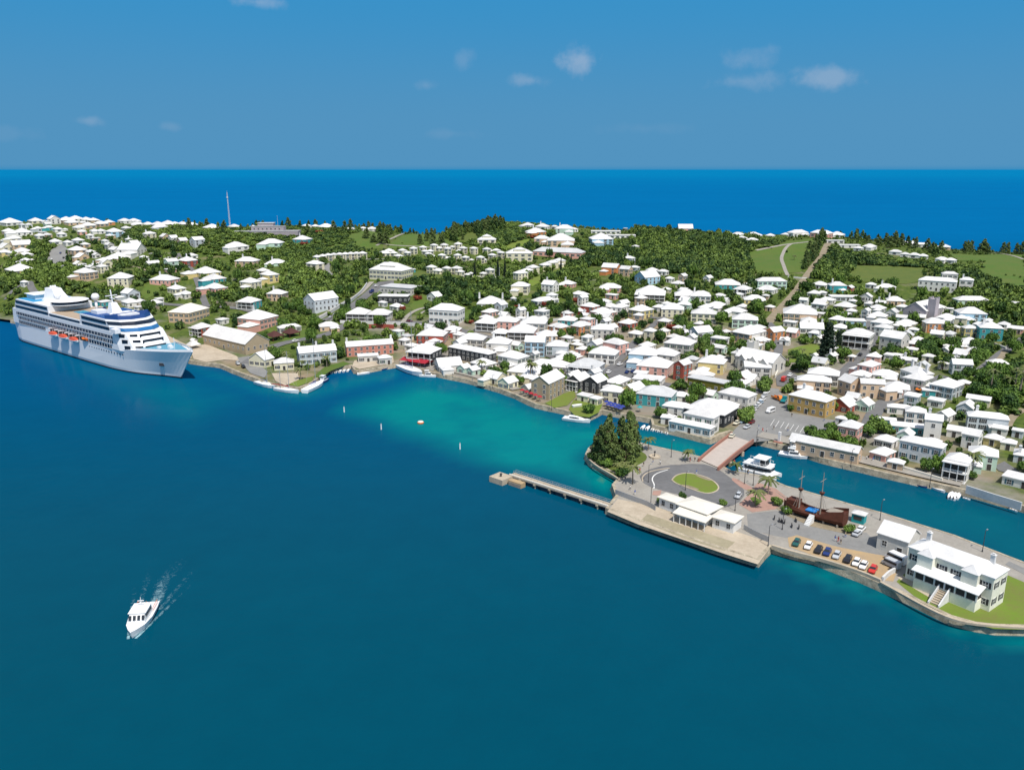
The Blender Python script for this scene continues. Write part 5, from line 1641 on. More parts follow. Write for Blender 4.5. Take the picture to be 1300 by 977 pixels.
foam_strip([(-5 - 3 * i, .5 * math.sin(i)) for i in range(10)], [1.6 + .2 * i for i in range(10)], [.75 - .07 * i for i in range(10)])
for s_ in (-1, 1):
    foam_strip([(6.5 - 3.2 * i, s_ * (.8 + .80 * i)) for i in range(9)], [.5 + .06 * i for i in range(9)], [.85 - .095 * i for i in range(9)])
    foam_strip([(-5.5 - 3.4 * i, s_ * (2.4 + .55 * i)) for i in range(9)], [.8 + .1 * i for i in range(9)], [.5 - .055 * i for i in range(9)])
b = MB(); b.add(vs, fs)
o_ = b.build('wake_foam', 'foam')
at2 = o_.data.attributes.new('dens', 'FLOAT', 'POINT'); at2.data.foreach_set('value', np.array(dn, np.float32))
tag(o_, 'broken white wake trailing behind the passenger launch', 'wake', kind='stuff')

# buoys
for px, py, lb in ((437, 523, 'slim white spar buoy at the edge of the turquoise shallows'), (484, 545, 'slim white spar buoy beside the dark reef edge'), (584, 570, 'slim white spar buoy in the turquoise bay')):
    p = plane_pt(px, py)
    e = empty('buoy', (p[0], p[1], 0), 0, lb, 'buoy')
    m = MB(); m.tube((0, 0, -.5), (0, 0, 2.3), .26, .2, 10); m.build('pole', 'boat_white', e)
    m = MB(); m.tube((0, 0, 2.3), (0, 0, 2.6), .16, .1, 8); m.build('lamp', 'steel_grey', e)
p = plane_pt(534, 537)
e = empty('mooring_buoy', (p[0], p[1], 0), 0, 'round orange and white mooring float in the turquoise bay', 'buoy')
m = MB(); m.loft([[(r * math.cos(t), r * math.sin(t), z) for t in np.linspace(0, 6.283, 16, endpoint=False)] for z, r in ((-.4, 1.1), (.2, 1.35), (.6, 1.25))]); m.build('float', 'orange', e)
m = MB(); m.loft([[(r * math.cos(t), r * math.sin(t), z) for t in np.linspace(0, 6.283, 16, endpoint=False)] for z, r in ((.6, 1.2), (.85, 1.0), (.9, .4))]); m.build('top', 'roof_cream', e)
# ------------------------------------------------------------------ bridge, pier, terminal, replica ship
def P2(px, py, z=2.0):
    return plane_pt(px, py, z)


# bridge to the island
A, B_, C_, D_ = P2(889, 584), P2(914, 595), P2(955, 562), P2(928, 553)
e = empty('bridge', (*((A + B_ + C_ + D_) / 4), 2.0), 0, 'low road bridge with red-brown parapets joining the island to the square', 'bridge')
org = (A + B_ + C_ + D_) / 4
loc2 = lambda p, z: (p[0] - org[0], p[1] - org[1], z)
m = MB()
for t0 in np.linspace(0, 1, 7)[:-1]:
    t1 = t0 + 1 / 6
    q = [A + (D_ - A) * t0, B_ + (C_ - B_) * t0, B_ + (C_ - B_) * t1, A + (D_ - A) * t1]
    f = lambda t: .25 + .35 * math.sin(math.pi * t)
    m.add([loc2(q[0], f(t0)), loc2(q[1], f(t0)), loc2(q[2], f(t1)), loc2(q[3], f(t1)), loc2(q[0], f(t0) - .9), loc2(q[1], f(t0) - .9), loc2(q[2], f(t1) - .9), loc2(q[3], f(t1) - .9)], [(0, 1, 2, 3), (7, 6, 5, 4), (0, 3, 7, 4), (2, 1, 5, 6)])
m.build('deck', material('bridge_deck', (.48, .42, .37), .9, noise=.15, scale=.4), e)
for p, q in ((A, D_), (B_, C_)):
    m = MB(); dd = (q - p) / np.linalg.norm(q - p); nn = np.array([-dd[1], dd[0]]) * .28
    rings = []
    for t in np.linspace(-.06, 1.03, 9):
        r = p + (q - p) * t; z = .25 + .35 * math.sin(math.pi * min(max(t, 0), 1))
        rings.append([loc2(r + nn, z - .6), loc2(r - nn, z - .6), loc2(r - nn, z + 1.0), loc2(r + nn, z + 1.0)])
    m.loft(rings); m.build('parapet', 'brick_red', e)
m = MB()
for t in (.3, .68):
    p, q = A + (D_ - A) * t, B_ + (C_ - B_) * t
    m.tube(loc2(p, -5), loc2(p, -.4), .7, n=6); m.tube(loc2(q, -5), loc2(q, -.4), .7, n=6)
    m.tube(loc2(p, -.8), loc2(q, -.8), .5, n=6)
m.build('pier', 'concrete', e)

# long walkway out to the mooring dolphin
a_, b2 = P2(650, 601), P2(775, 641)
d = b2 - a_; L = np.linalg.norm(d)
e = empty('jetty', (a_[0], a_[1], 0), math.atan2(d[1], d[0]), 'long narrow concrete jetty with pipe railings reaching out from the dock', 'jetty')
m = MB(); m.box(0, L, -1.5, 1.5, 1.5, 2.0); m.build('deck', 'concrete', e)
m = MB(); m.box(0, L, -1.46, -1.1, 2.0, 2.35); m.build('kerb', 'roof_cream', e)
for s_ in (1.35, .2):
    m = MB()
    for x in np.arange(.5, L, 2.6):
        m.tube((x, s_, 2), (x, s_, 3.1), .05, n=4)
    for z in (2.55, 3.1):
        m.tube((.5, s_, z), (L - .5, s_, z), .05, n=4)
    m.build('railing', 'steel_grey', e)
for x in np.linspace(L * .12, L * .9, 6):
    m = MB(); m.tube((x, -1, -4), (x, -1, 1.5), .35, n=8); m.tube((x, 1, -4), (x, 1, 1.5), .35, n=8); m.box(x - .4, x + .4, -1.7, 1.7, 1.0, 1.5); m.build('pile', 'quay_stone', e)
p = P2(636, 604)
e = empty('mooring_dolphin', (p[0], p[1], 0), math.atan2(d[1], d[0]), 'square pale concrete block at the far end of the jetty', 'dolphin')
m = MB(); m.box(-3.0, 2.8, -2.5, 2.8, -4, 1.9); m.build('block', 'concrete', e)
m = MB(); m.tube((0, 0, 1.9), (0, 0, 2.8), .35, .25); m.tube((0, 0, 2.7), (0, 0, 2.9), .5); m.build('bollard', 'metal_dark', e)
p = P2(656, 609)
e = empty('landing_stage', (p[0], p[1], 0), math.atan2(d[1], d[0]), 'small rust-stained landing stage beside the mooring block', 'landing')
m = MB(); m.box(-2.8, 2.8, -1.1, 1.1, -4, 1.6); m.build('block', 'sand', e)
m = MB(); m.box(-2.5, 2.5, -1.25, -1.1, -.3, 1.2); m.build('fender', 'wood_grey', e)

# terminal building on the dock
def bld(name, corners, label, cat, hw, wallm, roofm, rise=.5, over=.7):
    """corners: roof rectangle in the photograph (front left, front right, back right, back left)"""
    q = [plane_pt(x, y, 2.0 + hw) for x, y in corners]
    o0 = sum(q) / 4
    dd = (q[1] - q[0]) + (q[2] - q[3]); rot = math.atan2(dd[1], dd[0])
    L_ = (np.linalg.norm(q[1] - q[0]) + np.linalg.norm(q[2] - q[3])) / 2; Dd = (np.linalg.norm(q[3] - q[0]) + np.linalg.norm(q[2] - q[1])) / 2
    e = empty(name, (o0[0], o0[1], 2.0), rot, label, cat)
    w = MB(); w.box(-L_ / 2 + over, L_ / 2 - over, -Dd / 2 + over, Dd / 2 - over, -.1, hw); w.build('wall', wallm, e)
    r = MB(); roof_shape(r, 'h', L_ - .9, Dd - .9, hw, pitch=rise); r.build('roof', roofm, e)
    for i, t in enumerate(np.linspace(-L_ / 2 + 2.2, L_ / 2 - 2.2, max(2, int(L_ / 3.4)))):
        obj('window', window_mesh(None), e, (t, -Dd / 2 + over, hw * .55), 0)
    return e, L_, Dd


bld('terminal_wing', [(834.5, 631), (861, 641), (870, 633), (844, 625)], 'low cream-roofed wing on the island-tip end of the terminal', 'building', 3.2, 'trim_white', 'roof_cream', .25)
bld('terminal', [(861, 641), (904, 656), (914, 641.5), (873, 628)], 'cream-roofed terminal hall in the middle of the dock', 'building', 3.7, 'trim_white', 'roof_cream', .3)
bld('terminal_wing', [(903, 658), (936, 665), (943, 656), (912, 645)], 'low cream-roofed terminal wing toward the parked cars', 'building', 3.2, 'trim_white', 'roof_cream', .25)
a_, b2 = plane_pt(858, 648, 4.8), plane_pt(900, 661, 4.8)
d = b2 - a_; L = np.linalg.norm(d)
e = empty('canopy', (*((a_ + b2) / 2), 2.0), math.atan2(d[1], d[0]), 'cream open-sided canopy on posts in front of the terminal', 'canopy')
m = MB(); m.add([(-L / 2, -2.0, 2.7), (L / 2, -2.0, 2.7), (L / 2, 2.6, 3.3), (-L / 2, 2.6, 3.3), (-L / 2, -2.0, 2.9), (L / 2, -2.0, 2.9), (L / 2, 2.6, 3.5), (-L / 2, 2.6, 3.5)], [(0, 3, 2, 1), (4, 5, 6, 7), (0, 1, 5, 4), (1, 2, 6, 5), (2, 3, 7, 6), (3, 0, 4, 7)]); m.build('roof', 'roof_cream', e)
for x in np.linspace(-L / 2 + .4, L / 2 - .4, 6):
    m = MB(); m.box(x - .1, x + .1, -1.8, -1.6, 0, 2.75); m.build('post', 'trim_white', e)
# shuttered island house: porch, dormers, stair, corner chimneys (children of the building built earlier)
cb = next(o for o in bpy.data.objects if o.name == 'customs_building')
cw = next(o for o in cb.children if o.name.startswith('wall'))
Lc = max(v.co.x for v in cw.data.vertices); Dc = max(v.co.y for v in cw.data.vertices)
m = MB(); m.add([(-7, -Dc - 3.6, 4.6), (8.5, -Dc - 3.6, 4.6), (8.5, -Dc, 5.6), (-7, -Dc, 5.6), (-7, -Dc - 3.6, 4.8), (8.5, -Dc - 3.6, 4.8), (8.5, -Dc, 5.8), (-7, -Dc, 5.8)], [(0, 3, 2, 1), (4, 5, 6, 7), (0, 1, 5, 4), (1, 2, 6, 5), (2, 3, 7, 6), (3, 0, 4, 7)]); m.build('porch_roof', 'roof_white', cb)
m = MB(); m.box(-6.4, 7.9, -Dc - 3.0, -Dc + .1, -.3, 2.6); m.build('porch_base', wall_mat('a'), cb)
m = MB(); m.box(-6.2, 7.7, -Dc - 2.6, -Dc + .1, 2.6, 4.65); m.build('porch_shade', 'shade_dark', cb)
for i in range(7):
    x = -6.4 + 14.3 * i / 6
    m = MB(); m.box(x - .16, x + .16, -Dc - 3.02, -Dc - 2.7, 2.6, 4.7); m.build('porch_post', 'trim_white', cb)
m = MB()
for i in range(8):
    m.box(-.3, 1.8, -Dc - 3.0 - .55 * (i + 1), -Dc - 3.0 - .55 * i, -.3, 2.6 - .33 * (i + 1) + .05)
m.build('stair', 'concrete', cb)
for x in (-.5, 1.9):
    m = MB(); m.frustum([(x, -Dc - 7.6, -.3), (x + .3, -Dc - 7.6, -.3), (x + .3, -Dc - 3.0, -.3), (x, -Dc - 3.0, -.3)], [(x, -Dc - 7.6, .6), (x + .3, -Dc - 7.6, .6), (x + .3, -Dc - 3.0, 3.5), (x, -Dc - 3.0, 3.5)]); m.build('stair_wall', 'roof_white', cb)
for x in (-Lc * .52, Lc * .52):
    m = MB(); m.box(x - 1.8, x + 1.8, -Dc - 1.4, -Dc + .1, -.3, 8.35); m.build('bay', wall_mat('a'), cb)
    m = MB(); m.loft([[(x - 2.0, -Dc - 1.6, 8.4), (x + 2.0, -Dc - 1.6, 8.4), (x + 2.0, -Dc + .6, 8.4), (x - 2.0, -Dc + .6, 8.4)], [(x - .1, -Dc - .1, 9.9), (x + .1, -Dc - .1, 9.9), (x + .1, -Dc + .6, 9.9), (x - .1, -Dc + .6, 9.9)]]); m.build('bay_roof', 'roof_white', cb)
for x in (-Lc + 2.5, Lc - 2.5):
    obj('chimney', chimney_mesh(), cb, (x, Dc * .2, 10.4))
p = P2(1122, 684)
# garden chairs
for px, py, lb in ((1209, 757, 'white garden chair on the lawn nearer the porch stair'), (1216, 760, 'white garden chair on the lawn beyond its twin')):
    p = P2(px, py)
    e = empty('garden_chair', (*p, 2.05), R(-40), lb, 'chair')
    m = MB(); m.box(-.35, .35, -.35, .35, .35, .45); m.build('seat', 'boat_white', e)
    m = MB(); m.box(-.35, .35, .28, .38, .45, 1.1); m.build('backrest', 'boat_white', e)
    for x in (-.3, .3):
        for y in (-.3, .3):
            m = MB(); m.box(x - .04, x + .04, y - .04, y + .04, 0, .35); m.build('leg', 'boat_white', e)

# the brown wooden replica ship standing on land
a_, b2 = P2(999, 647), P2(1069, 668)
d = b2 - a_; L = np.linalg.norm(d) + 1.5
c = (a_ + b2) / 2
e = empty('wooden_ship', (c[0], c[1], 2.0), math.atan2(d[1], d[0]), 'brown two-masted wooden replica ship standing on land', 'ship')
m = MB(); rings = []
for t, f, zt in ((0, .30, 3.6), (.06, .62, 3.3), (.18, .9, 3.0), (.34, 1, 2.4), (.5, 1, 2.3), (.62, .98, 2.5), (.75, .92, 4.0), (.9, .80, 4.7), (1, .70, 5.2)):
    x = -L / 2 + L * t; hw = 2.9 * f
    rings.append([(x, -hw * .25, .15), (x, -hw * .8, .9), (x, -hw, 1.9), (x, -hw * .92, zt), (x, -hw * .84, zt), (x, -hw * .84, zt - .8), (x, hw * .84, zt - .8), (x, hw * .84, zt), (x, hw * .92, zt), (x, hw, 1.9), (x, hw * .8, .9), (x, hw * .25, .15)])
m.loft(rings); m.build('hull', 'wood_brown', e)
m = MB(); m.box(L * .22, L * .48, -1.9, 1.9, 3.9, 4.0); m.build('quarter_deck', 'wood_grey', e)
m = MB(); m.box(-L * .44, -L * .26, -1.6, 1.6, 2.6, 4.2); m.build('forecastle', 'wood_brown', e)
m = MB(); m.box(-L * .12, L * .04, -1.5, 1.5, 2.2, 2.5); m.build('tarpaulin', 'tarp_blue', e)
for x, h in ((-L * .26, 12.5), (L * .09, 13.5)):
    m = MB(); m.tube((x, 0, 1.6), (x, 0, h * .6), .26, .2, 8); m.tube((x, 0, h * .6), (x, 0, h + 1), .15, .08, 6); m.build('mast', 'wood_grey', e)
    m = MB(); m.tube((x, 0, h * .58), (x, 0, h * .63), .5, .8, 10); m.build('crows_nest', 'wood_brown', e)
    m = MB(); m.tube((x, -1.8, h * .9), (x, 1.8, h * .9), .07, n=5); m.build('yard', 'wood_grey', e)
    m = MB()
    for y in (-2.5, 2.5):
        for q in (-.9, 0, .9):
            m.tube((x, 0, h * .6), (x + q, y, 2.4), .04, n=4)
    m.build('rigging', 'wood_grey', e)
m = MB(); m.tube((-L * .44, 0, 3.2), (-L * .5 - 3.2, 0, 4.8), .16, .08, 6); m.build('bowsprit', 'wood_grey', e)
m = MB()
for i in range(8):
    m.box(L * .04 - .7, L * .04 + .7, -3.2 - .45 * (i + 1), -3.2 - .45 * i, 0, 2.3 - .28 * i)
m.build('stair', 'trim_white', e)
m = MB()
for x in (-L * .3, -L * .05, L * .2, L * .42):
    m.box(x - .2, x + .2, -2.2, 2.2, -.1, .9)
m.build('cradle', 'wood_grey', e)
# turquoise kiosk with white roof
p = P2(1090, 662)
e = empty('kiosk', (*p, 2.0), R(-40), 'small turquoise kiosk with white hipped roof behind the wooden ship', 'kiosk')
m = MB(); m.box(-1.7, 1.7, -1.3, 1.3, -.05, 2.6); m.build('wall', 'teal_paint', e)
m = MB(); roof_shape(m, 'h', 3.4, 2.6, 2.6); m.build('roof', 'roof_white', e)
m = MB(); m.box(-1.1, 1.1, -1.36, -1.28, 1.0, 2.1); m.build('hatch', 'shade_dark', e)

# ------------------------------------------------------------------ churches, fort, mast
def tower(e, x, y, w, h, mat):
    m = MB(); m.box(x - w / 2, x + w / 2, y - w / 2, y + w / 2, -2, h)
    for sx in (-1, 1):
        for sy in (-1, 1):
            m.box(x + sx * w * .38 - w * .12, x + sx * w * .38 + w * .12, y + sy * w * .38 - w * .12, y + sy * w * .38 + w * .12, h, h + .9)
    m.build('tower', mat, e)


def church(a, b_, k_, hw, label, wallc, towerat, name='church', trans=True):
    A3, B3 = at(*a, hw), at(*b_, hw)
    d = (B3 - A3)[:2]; L = np.linalg.norm(d); rot = math.atan2(d[1], d[0]); D = L * k_
    n = np.array([-d[1], d[0]]) / L; c = (A3 + B3)[:2] / 2 + n * D / 2
    z = float(hz(*c)); z = min(z, (A3[2] + B3[2]) / 2 + .5)
    e = empty(name, (*c, z), rot, label, 'church')
    w, r = MB(), MB()
    wall_block(w, L, D, -3, hw, True, .66); w.build('wall', wall_mat(wallc), e)
    roof_shape(r, 'g', L, D, hw, pitch=.66); r.build('roof', 'roof_white', e)
    if trans:
        for x in (-L * .28, L * .02, L * .30):
            t = MB(); g = L * .2
            t.box(x - g / 2, x + g / 2, -D / 2 - 1.6, 0, -3, hw - .4)
            t.add([(x - g / 2, -D / 2 - 1.6, hw - .4), (x + g / 2, -D / 2 - 1.6, hw - .4), (x, -D / 2 - 1.6, hw + g * .42)], [(0, 1, 2)]); t.build('transept', wall_mat(wallc), e)
            t = MB()
            for s_ in (-1, 1):
                t.add([(x + s_ * (g / 2 + .3), -D / 2 - 2.0, hw - .55), (x, -D / 2 - 2.0, hw + g * .46), (x, 0, hw + g * .46), (x + s_ * (g / 2 + .3), 0, hw - .55)], [(0, 1, 2, 3)])
            t.build('transept_roof', 'roof_white', e)
            obj('window', window_mesh(None, 1.2, 3.0), e, (x, -D / 2 - 1.6, hw * .5), 0)
    for y in (-D * .22, D * .22):
        obj('window', window_mesh(None, 1.1, 3.2), e, (L / 2, y, hw * .55), R(90)); obj('window', window_mesh(None, 1.1, 3.2), e, (-L / 2, y, hw * .55), R(-90))
    if not trans:
        for x in np.linspace(-L * .4, L * .4, 4):
            obj('window', window_mesh(None, 1.1, 3.2), e, (x, -D / 2, hw * .5), 0)
    if towerat:
        tower(e, towerat[0] * L, towerat[1] * D, towerat[2], towerat[3], wall_mat(wallc))
    xs = [(sx * (L / 2 + 2), sy * (D / 2 + 3)) for sx, sy in ((-1, -1), (1, -1), (1, 1), (-1, 1))]
    occ_poly(np.array([(c[0] + p * math.cos(rot) - q * math.sin(rot), c[1] + p * math.sin(rot) + q * math.cos(rot)) for p, q in xs]))
    return e


church((934, 452), (981, 463), .52, 5.4, 'big white church with three gabled transepts and white roof', 'g', (-.47, .7, 4.2, 11.0))
church((1176, 396), (1197, 390), .62, 5.4, 'grey stone church with square tower and steep white roof', 'v', (-.30, -.62, 4.6, 13.0), trans=False)


def block_thing(name, px, py, label, cat, parts, rot=-40, dz=0.0):
    p = at(px, py)
    e = empty(name, (p[0], p[1], p[2] + dz), R(rot), label, cat)
    for nm, mat, boxes in parts:
        m = MB()
        for bx in boxes:
            m.box(*bx)
        m.build(nm, mat, e)
    return e


stone = wall_mat('v')
f_ = block_thing('hilltop_fort', 341, 297, 'low grey stone fort with stepped upper block on the skyline', 'fort', [
    ('rampart', stone, [(-30, 30, -9, 9, -6, 3.2)]), ('keep', stone, [(-15, 16, -6, 6, 3.2, 7.5)]), ('upper_block', stone, [(-9, 6, -4, 5, 7.5, 10.5)]),
    ('parapet', 'roof_grey', [(-15.3, 16.3, -6.3, -5.9, 7.5, 8.2), (-30.2, 30.2, -9.2, -8.8, 3.2, 4.0)]), ('roof', 'roof_grey', [(-9.4, 6.4, -4.4, 5.4, 10.5, 10.9)])], 4)
for i in range(7):
    obj('window', window_mesh(None, 1.5, 1.6), f_, (-12 + 4 * i, -6, 5.3), 0)
p = at(292, 288)
e = empty('radio_mast', tuple(p), 0, 'slender white lattice radio mast rising above the skyline', 'mast')
m = MB()
for i in range(3):
    a = 2.1 * i
    m.tube((.9 * math.cos(a), .9 * math.sin(a), -1), (.25 * math.cos(a), .25 * math.sin(a), 37), .12, .08, 4)
for k_ in range(18):
    z = 2 * k_; r = .9 - .65 * z / 37; r2 = .9 - .65 * (z + 2) / 37
    for i in range(3):
        a, b3 = 2.1 * i, 2.1 * (i + 1)
        m.tube((r * math.cos(a), r * math.sin(a), z), (r2 * math.cos(b3), r2 * math.sin(b3), z + 2), .05, n=3)
m.build('lattice', 'tower_white', e)
m = MB(); m.tube((0, 0, 36.5), (0, 0, 39), .06, n=4); m.cbox((0, 0, 32), (1.1, 1.1, 1.6)); m.build('antenna', 'tower_white', e)
for px, py, h, lb in ((353, 290, 13, 'thin flagpole on the hilltop fort'), (622, 352, 8, 'white flagpole beside the resort cypresses'), (628, 352, 8.5, 'second white flagpole near the resort cypresses'), (634, 353, 8, 'third white flagpole near the resort cypresses')):
    p = at(px, py); e = empty('flagpole', tuple(p), 0, lb, 'flagpole')
    m = MB(); m.tube((0, 0, -.5), (0, 0, h), .16, .08, 5); m.build('pole', 'tower_white', e); m = MB(); m.ball((0, 0, h), .18); m.build('finial', 'tower_white', e)

# red restaurant awning, terrace posts
a_, b2 = at(513, 461), at(546, 466)
d = (b2 - a_)[:2]; L = np.linalg.norm(d)
e = empty('awning', (*((a_ + b2)[:2] / 2), 2.0), math.atan2(d[1], d[0]), 'long dark red awning over the waterfront restaurant terrace', 'awning')
m = MB()
for i in range(4):
    x0 = -L / 2 + L * i / 4
    m.loft([[(x, -4.0, 2.6), (x, 0, 3.7), (x, 3.6, 2.7)] for x in (x0 + .05, x0 + L / 4 - .05)], caps=False)
m.build('canvas', 'awning_red', e)
for i in range(5):
    x = -L / 2 + L * i / 4
    for y in (-3.8, 3.4):
        m = MB(); m.tube((x, y, 0), (x, y, 2.7), .07, n=5); m.build('post', 'metal_dark', e)
eave_house('U3', 185, 475, 345, 490, .75, 7.0, '2dhV', 'white hip-roofed restaurant on dark posts above the red awning', 'restaurant', 'restaurant')
# parasols
mb = MB(); mb.loft([[(1.25 * math.cos(t), 1.25 * math.sin(t), 2.2) for t in np.linspace(0, 6.283, 8, endpoint=False)], [(.05 * math.cos(t), .05 * math.sin(t), 2.9) for t in np.linspace(0, 6.283, 8, endpoint=False)]])
PARS = {k_: mb.mesh('canopy', k_) for k_ in ('parasol_blue', 'awning_red', 'roof_white', 'teal_paint')}
mb = MB(); mb.tube((0, 0, 0), (0, 0, 2.85), .05, n=5); mb.box(-.35, .35, -.35, .35, 0, .12); PPOLE = mb.mesh('pole', 'wood_grey')
for (px, py, k_, d_) in [(770 + 5 * i, 516 + 1.5 * i, 'parasol_blue', 'dark blue parasol on the waterside terrace') for i in range(5)] + [(772 + 5 * i, 519.5 + 1.6 * i, 'parasol_blue', 'dark blue parasol on the waterside terrace') for i in range(4)] + [(812, 523, 'teal_paint', 'turquoise parasol beside the turquoise shop')] + \
        [(663 + 5.5 * i, 501 + 2.1 * i, 'awning_red', 'red parasol on the quay terrace') for i in range(5)] + [(842 + 7 * i, 531 + 2 * i, 'roof_white', 'white parasol before the harbour restaurant') for i in range(3)]:
    p = at(px, py)
    e = empty('parasol', tuple(p), .3, None, 'parasol', 'parasols on the quayside terraces'); obj('pole', PPOLE, e); obj('canopy', PARS[k_], e)
    LAB.append((e, d_, px, py))

# ------------------------------------------------------------------ vehicles
CARPAINT = {'white': (.78, .78, .77), 'silver': (.48, .50, .52), 'black': (.02, .02, .025), 'dark blue': (.02, .04, .16), 'red': (.55, .04, .03), 'dark green': (.02, .10, .09), 'dark red': (.14, .015, .02), 'cream': (.66, .62, .48), 'pale blue': (.35, .45, .55), 'orange': (.70, .22, .03), 'teal': (.02, .22, .24)}
CARM = {}


def car_meshes(colour, kind):
    key = (colour, kind)
    if key in CARM:
        return CARM[key]
    pm = material('car_paint_' + colour.replace(' ', '_'), CARPAINT[colour], .25, spec=.6)
    L, W, H = {'car': (3.9, 1.65, 1.45), 'van': (4.6, 1.8, 2.1), 'truck': (5.4, 2.0, 2.3), 'minibus': (5.6, 2.0, 2.5)}[kind]
    b, g = MB(), MB()

    def sec(x, w, z0, z1):
        return [(x, -w * .92, z0), (x, -w, (z0 + z1) / 2), (x, -w * .93, z1), (x, w * .93, z1), (x, w, (z0 + z1) / 2), (x, w * .92, z0)]
    w = W / 2
    if kind == 'car':
        b.loft([sec(-L / 2, w * .88, .38, .72), sec(-L / 2 + .15, w, .28, .86), sec(-L * .2, w, .25, .90), sec(L * .2, w, .25, .88), sec(L / 2 - .2, w * .96, .28, .76), sec(L / 2, w * .85, .36, .62)])
        b.loft([[(-L * .40, -w * .82, .88), (-L * .30, -w * .68, H), (-L * .30, w * .68, H), (-L * .40, w * .82, .88)], [(L * .24, -w * .84, .86), (L * .07, -w * .70, H - .02), (L * .07, w * .70, H - .02), (L * .24, w * .84, .86)]])
        g.loft([[(-L * .385, -w * .835, .95), (-L * .335, -w * .745, 1.34), (-L * .335, w * .745, 1.34), (-L * .385, w * .835, .95)], [(L * .222, -w * .84, .94), (L * .118, -w * .76, 1.34), (L * .118, w * .76, 1.34), (L * .222, w * .84, .94)]])
    elif kind == 'truck':
        b.loft([sec(L * .18, w, .4, H), sec(L * .36, w, .4, H), sec(L * .5, w * .95, .4, 1.3)])
        b.box(-L / 2, L * .16, -w, w, .75, 1.0); b.box(-L / 2, L * .16, -w, -w + .08, 1.0, 1.5); b.box(-L / 2, L * .16, w - .08, w, 1.0, 1.5)
        g.loft([[(L * .22, -w * 1.01, 1.4), (L * .22, -w * .97, 2.05), (L * .22, w * .97, 2.05), (L * .22, w * 1.01, 1.4)], [(L * .47, -w * .98, 1.4), (L * .39, -w * .95, 2.05), (L * .39, w * .95, 2.05), (L * .47, w * .98, 1.4)]])
    else:
        b.loft([sec(-L / 2, w * .95, .35, H - .1), sec(-L / 2 + .12, w, .3, H), sec(L * .30, w, .3, H - .04), sec(L * .40, w, .3, 1.15), sec(L / 2, w * .88, .35, .9)])
        g.loft([[(-L * .42, -w * 1.012, H * .56), (-L * .42, -w * .99, H * .86), (-L * .42, w * .99, H * .86), (-L * .42, w * 1.012, H * .56)], [(L * .385, -w * 1.012, H * .56), (L * .325, -w * .985, H * .86), (L * .325, w * .985, H * .86), (L * .385, w * 1.012, H * .56)]])
    t = MB(); t.tube((0, -.1, 0), (0, .1, 0), .31, n=10); t.tube((0, -.115, 0), (0, .115, 0), .17, n=8, mi=1)
    CARM[key] = (b.mesh('body', pm), g.mesh('window', 'glass_dark'), CARM.setdefault('wheel', t.mesh('wheel', ['rubber', 'steel_grey'])), L, W)
    return CARM[key]


def car(px, py, hx, hy, colour, kind='car', desc=None, dz=0.0):
    """stands at px, py, nose toward hx, hy (photograph)"""
    p = at(px, py); q = at(hx, hy)
    d = (q - p)[:2]
    b, g, w, L, W = car_meshes(colour, kind)
    e = empty({'car': 'car', 'van': 'van', 'truck': 'truck', 'minibus': 'minibus'}[kind], (p[0], p[1], p[2] + .05 + dz), math.atan2(d[1], d[0]), None, kind, 'vehicles parked and driving around the harbour')
    obj('body', b, e); obj('window', g, e)
    for x in (-L * .31, L * .31):
        for y in (-W / 2 + .12, W / 2 - .12):
            obj('wheel', w, e, (x, y, .31))
    LAB.append((e, desc or f'{colour} {kind}', px, py))
    return e


for px, py, colr, kd, ds in ((1011, 691, 'dark green', 'car', 'dark green car parked nose to the parapet'), (1026, 695, 'white', 'car', 'white car alone between dark green and black cars'), (1039, 700, 'black', 'car', 'black car beside the dark blue car'), (1050, 703, 'dark blue', 'car', 'dark blue car in the parapet row'), (1062, 707, 'silver', 'car', 'silver estate car in the parapet row'),
                             (1076, 712, 'black', 'car', 'black car between silver and white cars'), (1087, 716, 'white', 'car', 'white car beside the black car'), (1096, 720, 'white', 'car', 'white car beside the red car'), (1108, 725, 'red', 'car', 'bright red car at the row end')):
    car(px, py, px - 3, py + 5, colr, kd, ds, .06)
car(1137, 713, 1126, 708, 'white', 'minibus', 'white minibus parked at the shuttered house corner', .06)
car(1131, 719, 1120, 714, 'silver', 'van', 'silver van beside the white minibus', .06)
car(1093, 673.5, 1098, 669, 'white', 'car', 'white car in front of the turquoise kiosk', .06)
car(1088, 679, 1093, 675, 'silver', 'car', 'silver car in front of the turquoise kiosk', .06)
car(937, 631, 933, 637, 'silver', 'car', 'silver car leaving the oval road', .06)
car(929, 556, 936, 549, 'cream', 'car', 'cream car driving onto the bridge', .45)
car(978, 524, 970, 527, 'white', 'van', 'white van crossing the square', .25)
for px, py, colr, kd in ((948, 544, 'silver', 'car'), (954, 538, 'dark red', 'car'), (942, 537, 'pale blue', 'car'), (935, 539, 'cream', 'car'), (949, 531, 'white', 'car'), (953, 527, 'silver', 'car'), (956, 523, 'white', 'car'), (959, 519, 'silver', 'car'), (962, 516, 'white', 'car'), (965, 513, 'pale blue', 'car'), (968, 509, 'white', 'car'), (970, 504, 'silver', 'car'), (973, 500, 'white', 'car')):
    car(px, py, px - 4, py + 2.2, colr, kd, f'{colr} car parked along the square', .25)
car(986, 508, 994, 511, 'orange', 'truck', 'orange truck beside the town hall', .25)
car(995, 511, 1000, 505, 'teal', 'truck', 'teal truck beside the town hall', .25)
